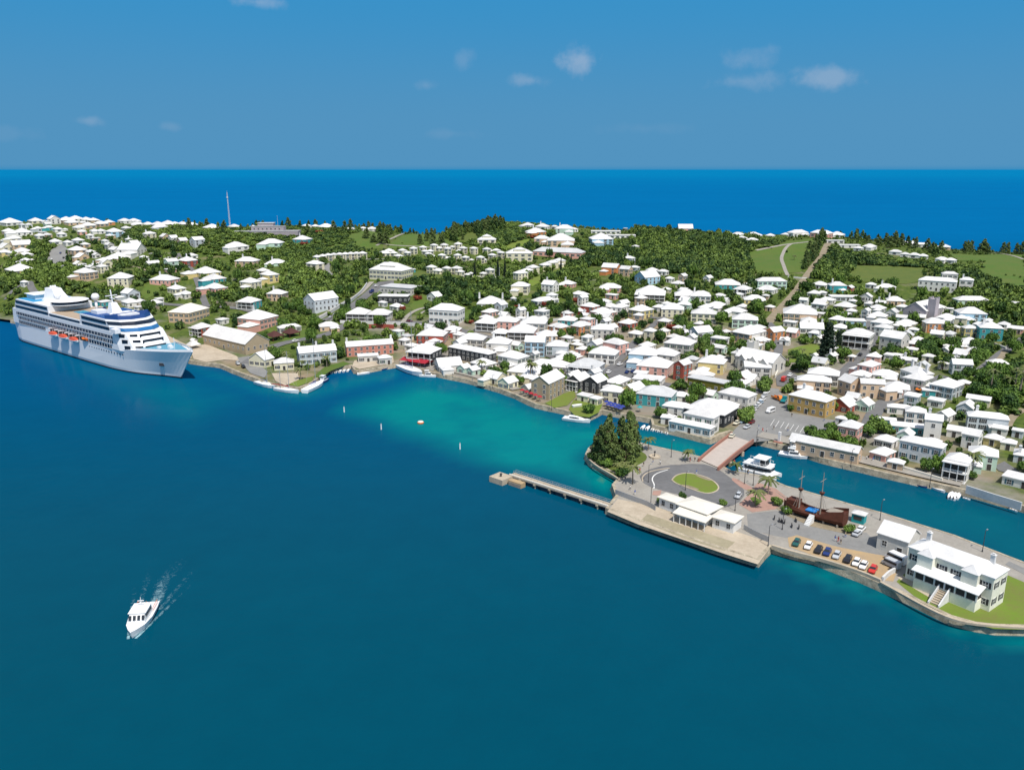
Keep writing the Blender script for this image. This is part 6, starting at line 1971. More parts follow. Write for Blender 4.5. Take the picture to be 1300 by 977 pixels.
for px, py, hx, hy, colr, kd in ((787, 464, 794, 461, 'white', 'car'), (796, 474, 800, 470, 'dark blue', 'car'), (800, 471, 804, 468, 'silver', 'car'), (804, 473, 808, 470, 'dark blue', 'car'), (773, 474, 777, 471, 'white', 'car'),
                                 (1136, 505, 1142, 502, 'white', 'car'), (1150, 501, 1156, 498, 'white', 'van'), (1168, 497, 1174, 494, 'orange', 'truck'), (472, 372, 476, 369, 'dark blue', 'truck'), (426, 400, 431, 397, 'silver', 'car'), (432, 397, 437, 394, 'white', 'car'), (438, 394, 443, 391, 'black', 'car'), (420, 404, 424, 401, 'silver', 'car'),
                                 (302, 463, 306, 466, 'silver', 'car'), (309, 467, 313, 470, 'black', 'car'), (324, 459, 328, 456, 'silver', 'car'), (329, 463, 333, 460, 'red', 'car'), (452, 412, 458, 411, 'black', 'car'), (1003, 478, 1008, 474, 'white', 'car'), (995, 484, 999, 480, 'red', 'van'), (1010, 484, 1014, 480, 'silver', 'car'), (1240, 473, 1246, 470, 'silver', 'car'),
                                 (130, 394, 138, 393, 'dark blue', 'truck'), (122, 389, 128, 389, 'teal', 'van'), (155, 400, 162, 403, 'dark blue', 'van'), (140, 401, 146, 403, 'white', 'van'), (66, 330, 68, 326, 'white', 'car'), (77, 322, 79, 318, 'dark blue', 'car'), (76, 334, 80, 331, 'silver', 'car'), (81, 328, 83, 324, 'black', 'car'), (478, 364, 482, 361, 'white', 'car'), (484, 370, 490, 369, 'silver', 'car'),
                                 (762, 398, 768, 399, 'dark blue', 'car'), (1092, 452, 1095, 449, 'black', 'car'), (1228, 481, 1233, 478, 'white', 'car'), (375, 434, 382, 432, 'white', 'car'), (520, 409, 526, 409, 'dark red', 'car')):
    car(px, py, hx, hy, colr, kd, f'{colr} {kd} parked' if kd != 'truck' else f'{colr} truck', .30)

# scooters parked on the island road
b = MB(); b.loft([[(x, -w, z0), (x, -w, z1), (x, w, z1), (x, w, z0)] for x, w, z0, z1 in ((-.75, .1, .5, .75), (-.5, .17, .3, .8), (0, .16, .25, .5), (.35, .16, .3, .55), (.55, .1, .5, 1.0))]); SB = b.mesh('body', 'metal_dark')
b = MB(); b.box(-.65, .05, -.15, .15, .8, .92); SS = b.mesh('seat', 'rubber')
b = MB(); b.tube((.5, 0, .9), (.42, 0, 1.15), .04, n=5); b.tube((.42, -.32, 1.15), (.42, .32, 1.15), .03, n=5); SH_ = b.mesh('handlebar', 'metal_dark')
b = MB(); b.tube((0, -.06, 0), (0, .06, 0), .25, n=10); SW = b.mesh('wheel', 'rubber')
for i, (px, py) in enumerate(((983, 659), (989, 662), (992, 663), (996, 664), (1005, 669), (1010, 662), (1014, 671))):
    p = P2(px, py)
    e = empty('scooter', (*p, 2.05), R(70 + 9 * (i % 3)), None, 'scooter', 'scooters parked on the island road')
    obj('body', SB, e); obj('seat', SS, e); obj('handlebar', SH_, e); obj('wheel', SW, e, (-.55, 0, .25)); obj('wheel', SW, e, (.62, 0, .25))
    LAB.append((e, 'dark scooter parked on the island road', px, py))

# ------------------------------------------------------------------ street furniture
def lamp(px, py, h=6.0, z=None, desc='dark street lamp'):
    p = at(px, py)
    e = empty('street_lamp', tuple(p), R(40), None, 'street lamp', 'street lamps of the harbour')
    m = MB(); m.tube((0, 0, -.3), (0, 0, h), .11, .07, 6); m.tube((0, 0, 0), (0, 0, .5), .2, .16, 6); m.build('pole', 'metal_dark', e)
    m = MB(); m.tube((0, 0, h - .1), (.9, 0, h + .15), .05, n=5); m.build('arm', 'metal_dark', e)
    m = MB(); m.cbox((1.0, 0, h + .1), (.6, .28, .18)); m.build('lamp_head', 'steel_grey', e)
    LAB.append((e, desc, px, py))


for px, py in ((823, 612), (870, 622), (852, 580), (945, 614), (956, 616), (933, 648), (826, 642), (975, 693), (1117, 660), (1247, 700), (993, 672), (960, 566), (1080, 592), (1180, 618), (625, 492), (700, 520)):
    lamp(px, py)
for i, (px, py) in enumerate(((962, 560), (974, 563), (986, 566), (957, 601), (949, 600))):
    p = at(px, py)
    e = empty('bollard', tuple(p), 0, None, 'bollard', 'dark bollards along the quays')
    m = MB(); m.tube((0, 0, 0), (0, 0, .8), .22, .18, 8); m.build('post', 'metal_dark', e); m = MB(); m.ball((0, 0, .85), .27, n=8, m=5); m.build('cap', 'metal_dark', e); LAB.append((e, 'dark round-topped bollard', px, py))
# benches and planters on the square quay
e = block_thing('monument', 989, 561, 'slim pale stone marker on the square quay', 'monument', [('base', 'brick_red', [(-1.6, 1.6, -1.6, 1.6, 0, .4)]), ('pillar', 'roof_white', [(-.45, .45, -.45, .45, .4, 4.0)])], -40)
p = P2(873, 581); p = P2(831, 576)
e = empty('fountain', (*P2(874, 0), 2.0) if False else (*P2(874 - 43, 580), 2.05), 0, 'small round planted basin on the island lawn edge', 'fountain')
m = MB(); m.loft([[(r * math.cos(t), r * math.sin(t), z) for t in np.linspace(0, 6.283, 16, endpoint=False)] for z, r in ((0, 2.0), (.5, 2.0), (.5, 1.7), (.3, 1.6))]); m.build('basin', 'concrete', e)
m = MB(); m.tube((0, 0, .3), (0, 0, 1.8), .2, .12, 8); m.ball((0, 0, 1.9), .4, n=8, m=5); m.build('pedestal', 'metal_dark', e)

# garden and street walls
def wall_px(pts, h, mat, label, name='garden_wall', w=.5):
    W_ = resample(np.array([at(x, y)[:2] for x, y in pts]), 3.0)
    t = np.gradient(W_, axis=0); t /= np.linalg.norm(t, axis=1)[:, None]
    n_ = np.column_stack([-t[:, 1], t[:, 0]]) * w / 2
    b = MB(); b.loft([[(*(p + q), float(hz(*p)) - .4), (*(p - q), float(hz(*p)) - .4), (*(p - q), float(hz(*p)) + h), (*(p + q), float(hz(*p)) + h)] for p, q in zip(W_, n_)])
    tag(b.build(name, mat), label, 'wall')


wall_px([(432, 410), (460, 411), (500, 412), (538, 415)], 1.8, 'roof_white', 'long white street wall opposite the salmon-red building')
wall_px([(462, 417), (480, 416), (500, 417)], 2.4, wall_mat('r'), 'brick-red ruined wall behind the long red building')
wall_px([(404, 407), (420, 398), (446, 383), (466, 362)], 2.2, 'roof_grey', 'tall grey wall climbing beside the uphill road')
wall_px([(268, 386), (300, 389), (312, 391)], 2.6, 'quay_stone', 'stone retaining wall above the wharf road')
wall_px([(146, 384), (180, 390), (205, 393)], 2.0, 'quay_stone', 'stone retaining wall behind the cruise ship')
wall_px([(1226, 624), (1260, 635), (1296, 646)], 2.2, 'roof_grey', 'grey wall along the quay past the canal-side palms')
wall_px([(1146, 596), (1170, 603), (1196, 611)], 1.2, 'roof_cream', 'low cream wall before the canal-side house')
wall_px([(1255, 436), (1270, 441), (1277, 444)], 1.4, 'roof_white', 'curving white wall beneath the turquoise villa')
wall_px([(984, 480), (990, 468), (996, 458)], 1.6, 'roof_cream', 'pale wall edging the garden by the conical pine')
wall_px([(1000, 352), (1018, 354), (1024, 354)], 1.2, 'roof_white', 'white wall between golf lawn and tan lane')
wall_px([(700, 408), (730, 404), (760, 402)], 1.5, 'roof_grey', 'grey lane wall behind the yellow and red houses')
wall_px([(1258, 500), (1280, 510), (1300, 514)], 1.2, 'roof_cream', 'pale garden wall among the tall palms')
wall_px([(585, 352), (610, 353), (640, 354)], 1.6, 'roof_cream', 'cream terrace wall below the resort cottages')
# dark maroon pavilion roofs and a white tent
for px, py, lb in ((349, 431, 'dark maroon pyramid roof of the first garden pavilion'), (370, 427, 'dark maroon pyramid roof of the second garden pavilion')):
    p = at(px, py); e = empty('pavilion', tuple(p), R(-40), lb, 'pavilion')
    m = MB(); roof_shape(m, 'p', 7.5, 7.5, 2.4, pitch=.7); m.build('roof', 'roof_brown', e)
    for x in (-3.4, 3.4):
        for y in (-3.4, 3.4):
            m = MB(); m.box(x - .15, x + .15, y - .15, y + .15, -.5, 2.45); m.build('post', 'wood_brown', e)
p = at(246, 442); e = empty('tent', tuple(p), R(-40), 'pale green-white marquee tent between warehouse and ship', 'tent')
m = MB(); m.loft([[(-3, -3, 2.2), (3, -3, 2.2), (3, 3, 2.2), (-3, 3, 2.2)], [(-.1, -.1, 5), (.1, -.1, 5), (.1, .1, 5), (-.1, .1, 5)]]); m.build('canopy', 'roof_white', e)
for x in (-2.9, 2.9):
    for y in (-2.9, 2.9):
        m = MB(); m.tube((x, y, -.3), (x, y, 2.25), .06, n=5); m.build('post', 'steel_grey', e)

# ------------------------------------------------------------------ people (a few pixels tall): one continuous skinned body each
def person_mesh(seed, shirt, legs):
    rg = random.Random(seed)
    sw = rg.uniform(.08, .26)
    V = [(0, 0, .95), (0, 0, 1.18), (0, 0, 1.42), (0, 0, 1.53), (.02, 0, 1.66), (-.10, 0, .88), (-.12, .0 + sw, .48), (-.12, sw * .4, .05), (.10, 0, .88), (.12, -sw, .48), (.12, -sw * 1.2, .05),
         (-.21, 0, 1.40), (-.27, -sw * .6, 1.12), (-.25, -sw * .2 - .1, .86), (.21, 0, 1.40), (.27, sw * .6, 1.12), (.25, sw * .5 - .12, .86)]
    E = [(0, 1), (1, 2), (2, 3), (3, 4), (0, 5), (5, 6), (6, 7), (0, 8), (8, 9), (9, 10), (2, 11), (11, 12), (12, 13), (2, 14), (14, 15), (15, 16)]
    rad = [.15, .14, .15, .06, .11, .10, .07, .045, .10, .07, .045, .06, .05, .035, .06, .05, .035]
    me = bpy.data.meshes.new('person')
    me.from_pydata(V, E, [])
    o = bpy.data.objects.new('person_source', me)
    col.objects.link(o)
    sk = o.modifiers.new('skin', 'SKIN')
    for i, r in enumerate(rad):
        me.skin_vertices[0].data[i].radius = (r, r)
    me.skin_vertices[0].data[0].use_root = True
    o.modifiers.new('sub', 'SUBSURF').levels = 1
    dg = bpy.context.evaluated_depsgraph_get()
    new = bpy.data.meshes.new_from_object(o.evaluated_get(dg))
    bpy.data.objects.remove(o)
    new.materials.clear()
    for mt in (shirt, legs, 'skin'):
        new.materials.append(M(mt) if isinstance(mt, str) else mt)
    for pl in new.polygons:
        z = pl.center.z
        pl.material_index = 2 if z > 1.5 or (abs(pl.center.x) > .2 and z < 1.15) or z < .1 else 0 if z > .92 else 1
        pl.use_smooth = True
    new.name = 'person'
    hb = MB(); hb.ball((.02, .02, 1.70), .125, n=8, m=5)
    return new, hb.mesh('hair', rg.choice(['metal_dark', 'bark', 'wood_grey']))


CLOTH = [material('cloth_' + n, c_, .9) for n, c_ in (('white', (.7, .7, .68)), ('blue', (.08, .15, .4)), ('red', (.5, .06, .05)), ('dark', (.04, .04, .05)), ('khaki', (.36, .30, .2)))]
PPL = [person_mesh(i, CLOTH[i % 5], CLOTH[(i * 2 + 3) % 5]) for i in range(5)]
CN = ['white top', 'blue top', 'red top', 'dark top', 'khaki top']


def person(x, y, z, rz, i, label, px, py):
    e = obj('person', PPL[i][0], None, (x, y, z), rz)
    obj('hair', PPL[i][1], e)
    tag(e, None, 'person', 'people around the harbour')
    LAB.append((e, label, px, py))


for i, (px, py) in enumerate(((800, 622), (806, 628), (812, 600), (817, 592), (829, 587), (838, 590), (870, 583), (876, 586), (882, 586), (950, 602), (942, 599), (1060, 687), (1064, 688), (1067, 691), (1073, 682), (973, 549), (963, 545), (968, 549), (982, 546), (1000, 548), (1030, 523), (1012, 521), (1195, 601), (1206, 605), (1214, 607), (1100, 584), (1108, 586), (560, 473), (575, 478), (600, 483), (610, 487), (884, 602), (932, 589), (1005, 530), (1046, 535))):
    p = at(px, py)
    person(p[0], p[1], p[2] + .06 + (.25 if px > 955 and py < 570 else 0), random.uniform(0, 6.28), i % 5, f'person in a {CN[i % 5]}', px, py)
for i, (c_, u_, sx, sy) in enumerate(PEOPLE_ON_LAUNCH):
    pt = c_ + u_ * sx + np.array([-u_[1], u_[0]]) * sy
    q = to_px(pt[0], pt[1], 3.0)
    person(pt[0], pt[1], 1.28, math.atan2(u_[1], u_[0]) - R(90), (2, 0, 2, 4, 0)[i], f'person in a {CN[(2, 0, 2, 4, 0)[i]]} on the launch', float(q[0]), float(q[1]))
# ------------------------------------------------------------------ vegetation
def leaf_cloud(blobs, nleaf, size, rng, core=0.72, up=0.25):
    """blobs: (centre, radii); returns verts, faces, tint per vertex - small leaf faces over and inside each lobe plus a rough inner lobe"""
    V, Fc, T = [], [], []
    n0 = 0
    per = max(1, nleaf // len(blobs))
    for (c, r) in blobs:
        c, r = np.array(c, float), np.array(r, float)
        d = rng.normal(size=(per, 3)); d /= np.linalg.norm(d, axis=1)[:, None]
        rad = rng.uniform(.70, 1.08, (per, 1))
        P = c + d * r * rad
        nn = d + rng.normal(size=(per, 3)) * .55 + np.array([0, 0, up])
        nn /= np.linalg.norm(nn, axis=1)[:, None]
        a = np.cross(nn, rng.normal(size=(per, 3))); a /= np.linalg.norm(a, axis=1)[:, None]
        b_ = np.cross(nn, a)
        s = size * rng.uniform(.6, 1.35, (per, 1))
        q = np.stack([P - a * s - b_ * s * .6, P + a * s - b_ * s * .6, P + a * s * .8 + b_ * s * .7, P - a * s * .8 + b_ * s * .7], 1).reshape(-1, 3)
        base = rng.uniform(.25, .75)
        t = np.clip(base + rng.normal(size=per) * .16, 0, 1)
        V.append(q); T.append(np.repeat(t, 4))
        Fc.append(np.arange(per * 4).reshape(-1, 4) + n0); n0 += per * 4
        # inner lobe
        m, k_ = 4, 7
        ring = []
        for i in range(1, m):
            th = math.pi * i / m
            for j in range(k_):
                ph = 2 * math.pi * j / k_ + i
                ring.append([math.sin(th) * math.cos(ph), math.sin(th) * math.sin(ph), math.cos(th)])
        ring = np.array(ring) * rng.uniform(.82, 1.1, (len(ring), 1)) * core
        V.append(c + ring * r); T.append(np.full(len(ring), base * .8))
        f = []
        for i in range(m - 2):
            for j in range(k_):
                f.append((i * k_ + j, i * k_ + (j + 1) % k_, (i + 1) * k_ + (j + 1) % k_, (i + 1) * k_ + j))
        f += [(0, j, j + 1, j + 2) for j in range(1, k_ - 2, 2)]
        Fc.append(np.array(f) + n0); n0 += len(ring)
    return np.vstack(V), np.vstack(Fc), np.concatenate(T)


def quads_mesh(name, V, Fc, T, mat):
    me = bpy.data.meshes.new(name)
    nv, nf = len(V), len(Fc)
    me.vertices.add(nv); me.vertices.foreach_set('co', V.astype(np.float32).ravel())
    me.loops.add(nf * 4); me.loops.foreach_set('vertex_index', Fc.astype(np.int32).ravel())
    me.polygons.add(nf); me.polygons.foreach_set('loop_start', np.arange(0, nf * 4, 4, dtype=np.int32))
    me.update(calc_edges=True)
    a = me.attributes.new('tint', 'FLOAT_COLOR', 'POINT')
    a.data.foreach_set('color', np.column_stack([T, T, T, np.ones(nv)]).astype(np.float32).ravel())
    me.materials.append(M(mat))
    return me


def round_blobs(rng, n=7, flat=.75):
    out = [((0, 0, .62), (.62, .62, .5))]
    for i in range(n):
        a = 2 * math.pi * i / n + rng.uniform(-.4, .4)
        rr = rng.uniform(.38, .66)
        out.append(((math.cos(a) * rr, math.sin(a) * rr, rng.uniform(.42, .98) * flat + .08), (rng.uniform(.28, .46),) * 2 + (rng.uniform(.24, .4),)))
    return out


def pine_blobs(rng):
    out = []
    for i in range(11):
        h = .16 + .78 * i / 10
        w = .30 * (1 - .78 * max(0, (h - .25) / .75)) + .02
        a = i * 2.4 + rng.uniform(-.5, .5)
        out.append(((math.cos(a) * w * .75, math.sin(a) * w * .75, h), (w * .55 + .03, w * .55 + .03, .11)))
    out.append(((0, 0, .93), (.05, .05, .11)))
    return out


def bush_blobs(rng):
    return [((rng.uniform(-.5, .5), rng.uniform(-.5, .5), rng.uniform(.2, .45)), (rng.uniform(.4, .62), rng.uniform(.4, .62), rng.uniform(.3, .5))) for _ in range(4)]


CROWNS, PINES = [], []
for i in range(7):
    rg = np.random.default_rng(100 + i)
    CROWNS.append(quads_mesh('crown', *leaf_cloud(round_blobs(rg, 6 + i % 3), 900, .075, rg), 'leaf_green'))
for i in range(4):
    rg = np.random.default_rng(200 + i)
    PINES.append(quads_mesh('crown', *leaf_cloud(pine_blobs(rg), 1300, .032, rg, core=.35, up=.6), 'leaf_pine'))
tb = MB().tube((0, 0, -.12), (0.01, 0, .35), .055, .04, 7)
tb.tube((0.01, 0, .33), (.22, .1, .62), .03, .015, 5); tb.tube((0.01, 0, .33), (-.2, .14, .6), .03, .015, 5); tb.tube((0.01, 0, .3), (.02, -.2, .6), .03, .015, 5)
TRUNK = tb.mesh('trunk', 'bark')
tb = MB().tube((0, 0, -.08), (0, 0, .95), .03, .008, 6)
for i in range(8):
    a = i * 2.4
    tb.tube((0, 0, .25 + .08 * i), (math.cos(a) * .2, math.sin(a) * .2, .3 + .08 * i), .01, .004, 4)
PTRUNK = tb.mesh('trunk', 'bark')


def tree(x, y, h, w, kind='tree', z=None, red=False):
    z = float(hz(x, y)) if z is None else z
    e = empty('pine_tree' if kind == 'pine' else 'tree', (x, y, z), random.uniform(0, 6.28))
    if kind == 'pine':
        obj('trunk', PTRUNK, e, scale=(h, h, h))
        obj('crown', random.choice(PINES), e, scale=(w, w, h))
    else:
        obj('trunk', TRUNK, e, scale=(w * .8, w * .8, h))
        obj('crown', random.choice(CROWNS), e, (0, 0, h * .08), scale=(w, w, h * .95))
    return e


def palm_meshes(seed):
    rg = random.Random(seed)
    b = MB()
    lean = rg.uniform(-.05, .05)
    pts = [(lean * t * t, 0, t) for t in (0, .25, .5, .75, 1.0)]
    for i in range(4):
        b.tube(pts[i], pts[i + 1], .045 - .006 * i, .039 - .006 * i, 7)
    b.ball((lean, 0, 1.0), .05)
    tr = b.mesh('trunk', 'palm_bark')
    V, Fc, T = [], [], []
    n0 = 0
    nf = 22
    for i in range(nf):
        a = 2 * math.pi * i / nf * 2.4 + rg.uniform(-.15, .15)
        lift = rg.uniform(-.35, .75)
        ln = rg.uniform(.40, .52)
        t = rg.uniform(.15, .9) if lift > 0 else rg.uniform(.0, .3)
        prev = None
        for k_ in range(6):
            s = k_ / 5
            r = ln * s
            z = 1.0 + lift * r - 1.25 * r * r
            w = .075 * math.sin(min(1, s * 1.3 + .22) * 2.6) + .006
            ca, sa = math.cos(a), math.sin(a)
            c = np.array([ca * r + lean, sa * r, z])
            row = [c + np.array([-sa * w, ca * w, -w * .6]), c, c - np.array([-sa * w, ca * w, w * .6])]
            V += row; T += [t] * 3
            if k_:
                Fc += [(n0 - 3, n0 - 2, n0 + 1, n0), (n0 - 2, n0 - 1, n0 + 2, n0 + 1)]
            n0 += 3
    return tr, quads_mesh('crown', np.array(V), np.array(Fc), np.array(T), 'leaf_palm')


PALMS = [palm_meshes(i) for i in range(4)]


def palm(px, py, h, w=None, label=None, world=None):
    p = at(px, py) if world is None else world
    e = empty('palm_tree', tuple(p), random.uniform(0, 6.28))
    tr, cr = random.choice(PALMS)
    w = w or h
    obj('trunk', tr, e, scale=(h * .8, h * .8, h * .8))
    obj('crown', cr, e, (0, 0, h * .8 - w * .95), scale=(w, w, w * .95))
    tag(e, label, 'palm', 'palms around the harbour')
    if label is None:
        LAB.append((e, 'slender palm with feathery crown' if h > 7 else 'short palm with spreading crown', px, py))
    return e


# palms: foot in the photograph, height in metres
for px, py, h, w in ((803, 614, 7.5, 6.2), (823, 571, 5.5, 5.5), (873, 585, 4.6, 5.0), (934, 601, 4.5, 5.5), (958, 642, 6.2, 6.5), (975, 627, 6.5, 7), (783, 600, 4.2, 4.2), (792, 598, 4.0, 4), (928, 669, 3.2, 3.5),
                     (447, 441, 6, 5), (365, 466, 8, 6), (382, 482, 7, 6), (415, 466, 7, 5.5), (363, 460, 7, 5), (612, 473, 7.5, 6), (673, 484, 11, 7), (676, 482, 9.5, 6), (577, 420, 7, 6), (578, 418, 6, 5),
                     (405, 386, 5, 6), (1233, 603, 9.5, 7.5), (1231, 604, 8, 6.5), (1287, 498, 13, 6), (1292, 510, 16, 6), (1256, 502, 14, 6), (1279, 500, 9, 6), (1300, 490, 11, 6), (1187, 547, 4, 4), (1130, 478, 5, 5),
                     (1036, 437, 5, 5), (862, 414, 5, 5), (1195, 470, 5, 5), (905, 352, 6, 6), (1018, 452, 5, 5), (1000, 462, 5, 5), (990, 470, 5, 5), (384, 470, 6, 5), (1206, 425, 6, 6), (1008, 330, 5, 5)):
    palm(px, py, h, w)


def big_tree(px, py, h, w, kind, label, cat='tree', dz=0.0):
    p = at(px, py)
    e = tree(p[0], p[1], h, w, kind)
    tag(e, label, cat)
    return e


# casuarinas on the island tip
for i, (px, py, h, w) in enumerate(((761, 584, 12.5, 6.5), (766, 588, 14, 7), (771, 581, 15.5, 7.5), (776, 586, 12, 6.5), (789, 584, 15.5, 7.5), (794, 588, 14, 7), (799, 581, 16.5, 8), (804, 578, 13, 6.5), (783, 590, 7, 5.5), (757, 581, 8, 5.5))):
    p = at(px, py)
    e = tree(p[0], p[1], h, w * 1.25, 'pine'); tag(e, None, 'tree', 'feathery pines of the island tip')
    LAB.append((e, 'tall feathery dark pine', px, py))
LIGHT = quads_mesh('crown', *leaf_cloud(round_blobs(np.random.default_rng(77), 7), 900, .075, np.random.default_rng(78)), 'leaf_light')
REDC = quads_mesh('crown', *leaf_cloud(bush_blobs(np.random.default_rng(79)), 500, .09, np.random.default_rng(80)), 'leaf_red')
for px, py, h, w, k_ in ((944, 536, 5, 4.2, 'l'), (950, 530, 4.5, 3.6, 'l'), (968, 498, 5, 4, 'l'), (972, 490, 4.5, 3.6, 'l'), (1112, 547, 5.5, 4.8, 'l'), (1122, 551, 4.5, 3.6, 'l'), (838, 531, 4.6, 3.0, 'd'), (748, 524, 3.6, 3.2, 'd'), (1003, 522, 2.6, 1.6, 'd'), (1028, 525, 3.2, 1.9, 'd'), (1054, 548, 3.4, 2.4, 'd'),
                         (626, 478, 4.5, 3.4, 'd'), (641, 471, 5, 3.6, 'd'), (566, 473, 2.4, 2.2, 'd'), (660, 488, 4, 2.6, 'd'), (1180, 541, 4, 2.6, 'd'), (1060, 520, 4, 3.0, 'd'), (1234, 608, 2.6, 2.0, 'd'), (998, 652, 2.2, 2.0, 'd'), (1079, 676, 2.4, 2.0, 'l'), (985, 640, 2.2, 2.4, 'l'), (866, 634, 2.2, 1.4, 'd'), (917, 641, 1.8, 1.6, 'l'), (905, 660, 2.0, 1.3, 'd'), (840, 638, 2.0, 1.8, 'l'),
                         (900, 450, 5, 4, 'l'), (915, 443, 5, 4, 'd'), (893, 440, 5, 4, 'd'), (880, 446, 4, 3.5, 'l'), (1008, 455, 4, 3, 'd'), (1030, 462, 4, 3, 'd'), (1040, 466, 4, 3.4, 'd'), (1055, 462, 4, 3.4, 'd'), (1022, 437, 4, 3.2, 'd'),
                         (511, 394, 4, 2.8, 'r'), (531, 381, 4, 3.0, 'r'), (733, 384, 4, 3.2, 'r'), (655, 392, 3, 2.8, 'r'), (690, 388, 3.4, 3, 'r'), (596, 410, 2.4, 2.8, 'r'), (852, 417, 3, 3, 'r'), (387, 311, 3.5, 4.5, 'r'), (404, 296, 3.5, 5, 'r'), (676, 302, 3, 5, 'r'), (290, 287, 3, 3, 'r'), (1196, 432, 2.5, 2.5, 'r')):
    p = at(px, py)
    e = tree(p[0], p[1], h, w)
    cr = next(o for o in e.children if o.name.startswith('crown'))
    if k_ != 'd':
        cr.data = LIGHT if k_ == 'l' else REDC
    tag(e, None, 'tree' if h > 3 else 'bush', 'street and garden trees of the harbour')
    LAB.append((e, {'l': 'light green leafy tree', 'd': 'dark green rounded tree', 'r': 'dark red flowering shrub'}[k_], px, py))
for px, py, h, w in ((755, 584, 2.6, 3.0), (770, 592, 2.4, 2.6), (790, 604, 2.6, 3), (763, 590, 1.8, 2.2)):
    p = at(px, py)
    e = tree(p[0], p[1], h, w); LAB.append((e, 'low round bush', px, py)); tag(e, None, 'bush', 'bushes and small trees')

# the tall dark conifer in the town
ncm = []
V, Fc, T, n0 = [], [], [], 0
rg = np.random.default_rng(5)
blobs = []
for i in range(15):
    h = .10 + .86 * i / 14
    w = .26 * (1 - .80 * i / 14) ** .8
    for j in range(4):
        a = j * 1.57 + i * .7
        blobs.append(((math.cos(a) * w * .55, math.sin(a) * w * .55, h), (w * .55, w * .55, .035)))
NORF = quads_mesh('crown', *leaf_cloud(blobs, 1800, .022, rg, core=.75), 'leaf_norfolk')
for px, py, h, w, lb in ((1049, 455, 19, 20, 'tall dark conical pine rising above the town gardens'), (1063, 443, 10, 11, 'smaller dark conical pine beside the tall conical pine')):
    p = at(px, py)
    e = empty('conifer_tree', tuple(p)); obj('trunk', PTRUNK, e, scale=(h, h, h)); obj('crown', NORF, e, scale=(w, w, h)); tag(e, lb, 'tree')
    occ_poly([(p[0] + 4 * math.cos(t), p[1] + 4 * math.sin(t)) for t in np.arange(0, 6.28, .5)])
# slim dark cypresses by the resort
for px, py, h in ((603, 352, 12), (632, 352, 14), (641, 352, 13), (712, 345, 11), (725, 338, 10)):
    p = at(px, py)
    e = empty('cypress_tree', tuple(p)); obj('trunk', PTRUNK, e, scale=(h, h, h)); obj('crown', NORF, e, scale=(h * .42, h * .42, h)); tag(e, None, 'tree', 'slim dark cypresses by the resort')
    LAB.append((e, 'slim dark cypress', px, py))

for px, py, h in ((536, 309, 14), (541, 306, 16), (545, 311, 15), (556, 310, 12), (561, 312, 12), (550, 301, 12), (575, 305, 13), (466, 304, 13), (473, 307, 11), (480, 308, 13), (485, 306, 12), (588, 304, 9), (1130, 313, 13), (1137, 312, 14), (1145, 313, 11), (1158, 316, 12), (1166, 317, 12),
                  (1246, 323, 14), (1257, 323, 12), (1268, 322, 13), (1278, 322, 14), (1288, 321, 12), (1297, 321, 15), (1112, 312, 12), (1105, 309, 11), (1097, 307, 10), (1030, 318, 10), (1036, 313, 11), (1042, 308, 10), (1022, 332, 9), (1027, 326, 10)):
    p = at(px, py)
    h *= random.uniform(.6, 1.02)
    e = tree(p[0] + random.uniform(-5, 5), p[1] + random.uniform(-8, 8), h, h * random.uniform(.7, 1.15), 'pine'); tag(e, None, 'tree', 'tall pines along the crest'); LAB.append((e, 'tall ragged pine on the crest', px, py))
# regions
WOODS = [[(36, 300), (62, 322), (75, 335), (100, 356), (105, 375), (60, 374), (45, 366), (38, 340)],
         [(155, 295), (185, 284), (290, 281), (420, 282), (480, 300), (470, 318), (400, 328), (380, 345), (462, 362), (440, 375), (380, 385), (360, 372), (368, 345), (330, 328), (250, 322), (200, 314), (160, 312)],
         [(572, 306), (580, 286), (600, 284), (640, 280), (692, 286), (700, 297), (676, 302), (654, 306), (640, 320), (610, 314)],
         [(522, 356), (560, 359), (645, 358), (655, 375), (640, 384), (600, 390), (560, 388), (520, 374)],
         [(725, 300), (740, 306), (775, 308), (806, 302), (822, 293), (870, 296), (920, 302), (945, 306), (962, 330), (955, 350), (900, 354), (860, 347), (812, 338), (800, 328), (770, 334), (740, 342), (748, 354), (715, 352), (690, 362), (672, 358), (722, 340), (745, 326)],
         [(1055, 314), (1080, 320), (1130, 326), (1190, 334), (1203, 346), (1172, 340), (1085, 337), (1078, 352), (1060, 358), (1033, 354), (1040, 336)],
         [(1017, 346), (1028, 325), (1043, 302), (1051, 305), (1035, 335), (1026, 350)],
         [(1188, 338), (1240, 336), (1252, 340), (1240, 350), (1262, 362), (1300, 374), (1300, 402), (1250, 396), (1222, 378), (1200, 372), (1190, 365)],
         [(1118, 458), (1150, 440), (1190, 438), (1262, 446), (1236, 468), (1196, 470), (1188, 460), (1160, 452)],
         [(1234, 486), (1258, 474), (1300, 468), (1300, 545), (1262, 512), (1232, 506)],
         [(10, 340), (36, 320), (40, 350), (30, 362), (8, 372)],
         [(108, 360), (140, 368), (175, 376), (170, 384), (120, 382), (104, 374)],
         [(255, 352), (290, 362), (330, 370), (330, 386), (268, 382)],
         [(160, 350), (190, 350), (185, 362), (160, 368)],
         [(330, 430), (346, 436), (350, 448), (336, 452), (314, 440)],
         [(640, 395), (700, 392), (706, 402), (650, 404)],
         [(855, 405), (905, 415), (935, 430), (925, 445), (890, 440), (880, 455), (870, 460)],
         [(955, 300), (985, 300), (1000, 303), (985, 312), (960, 316), (948, 312)]]
LAWNISH = 3


def px_region(X, Y, Z, polys):
    PX_, PY_ = to_px(X, Y, Z)
    m = np.zeros(X.shape, bool)
    for P in polys:
        m |= in_poly(PX_, PY_, np.array(P))
    return m


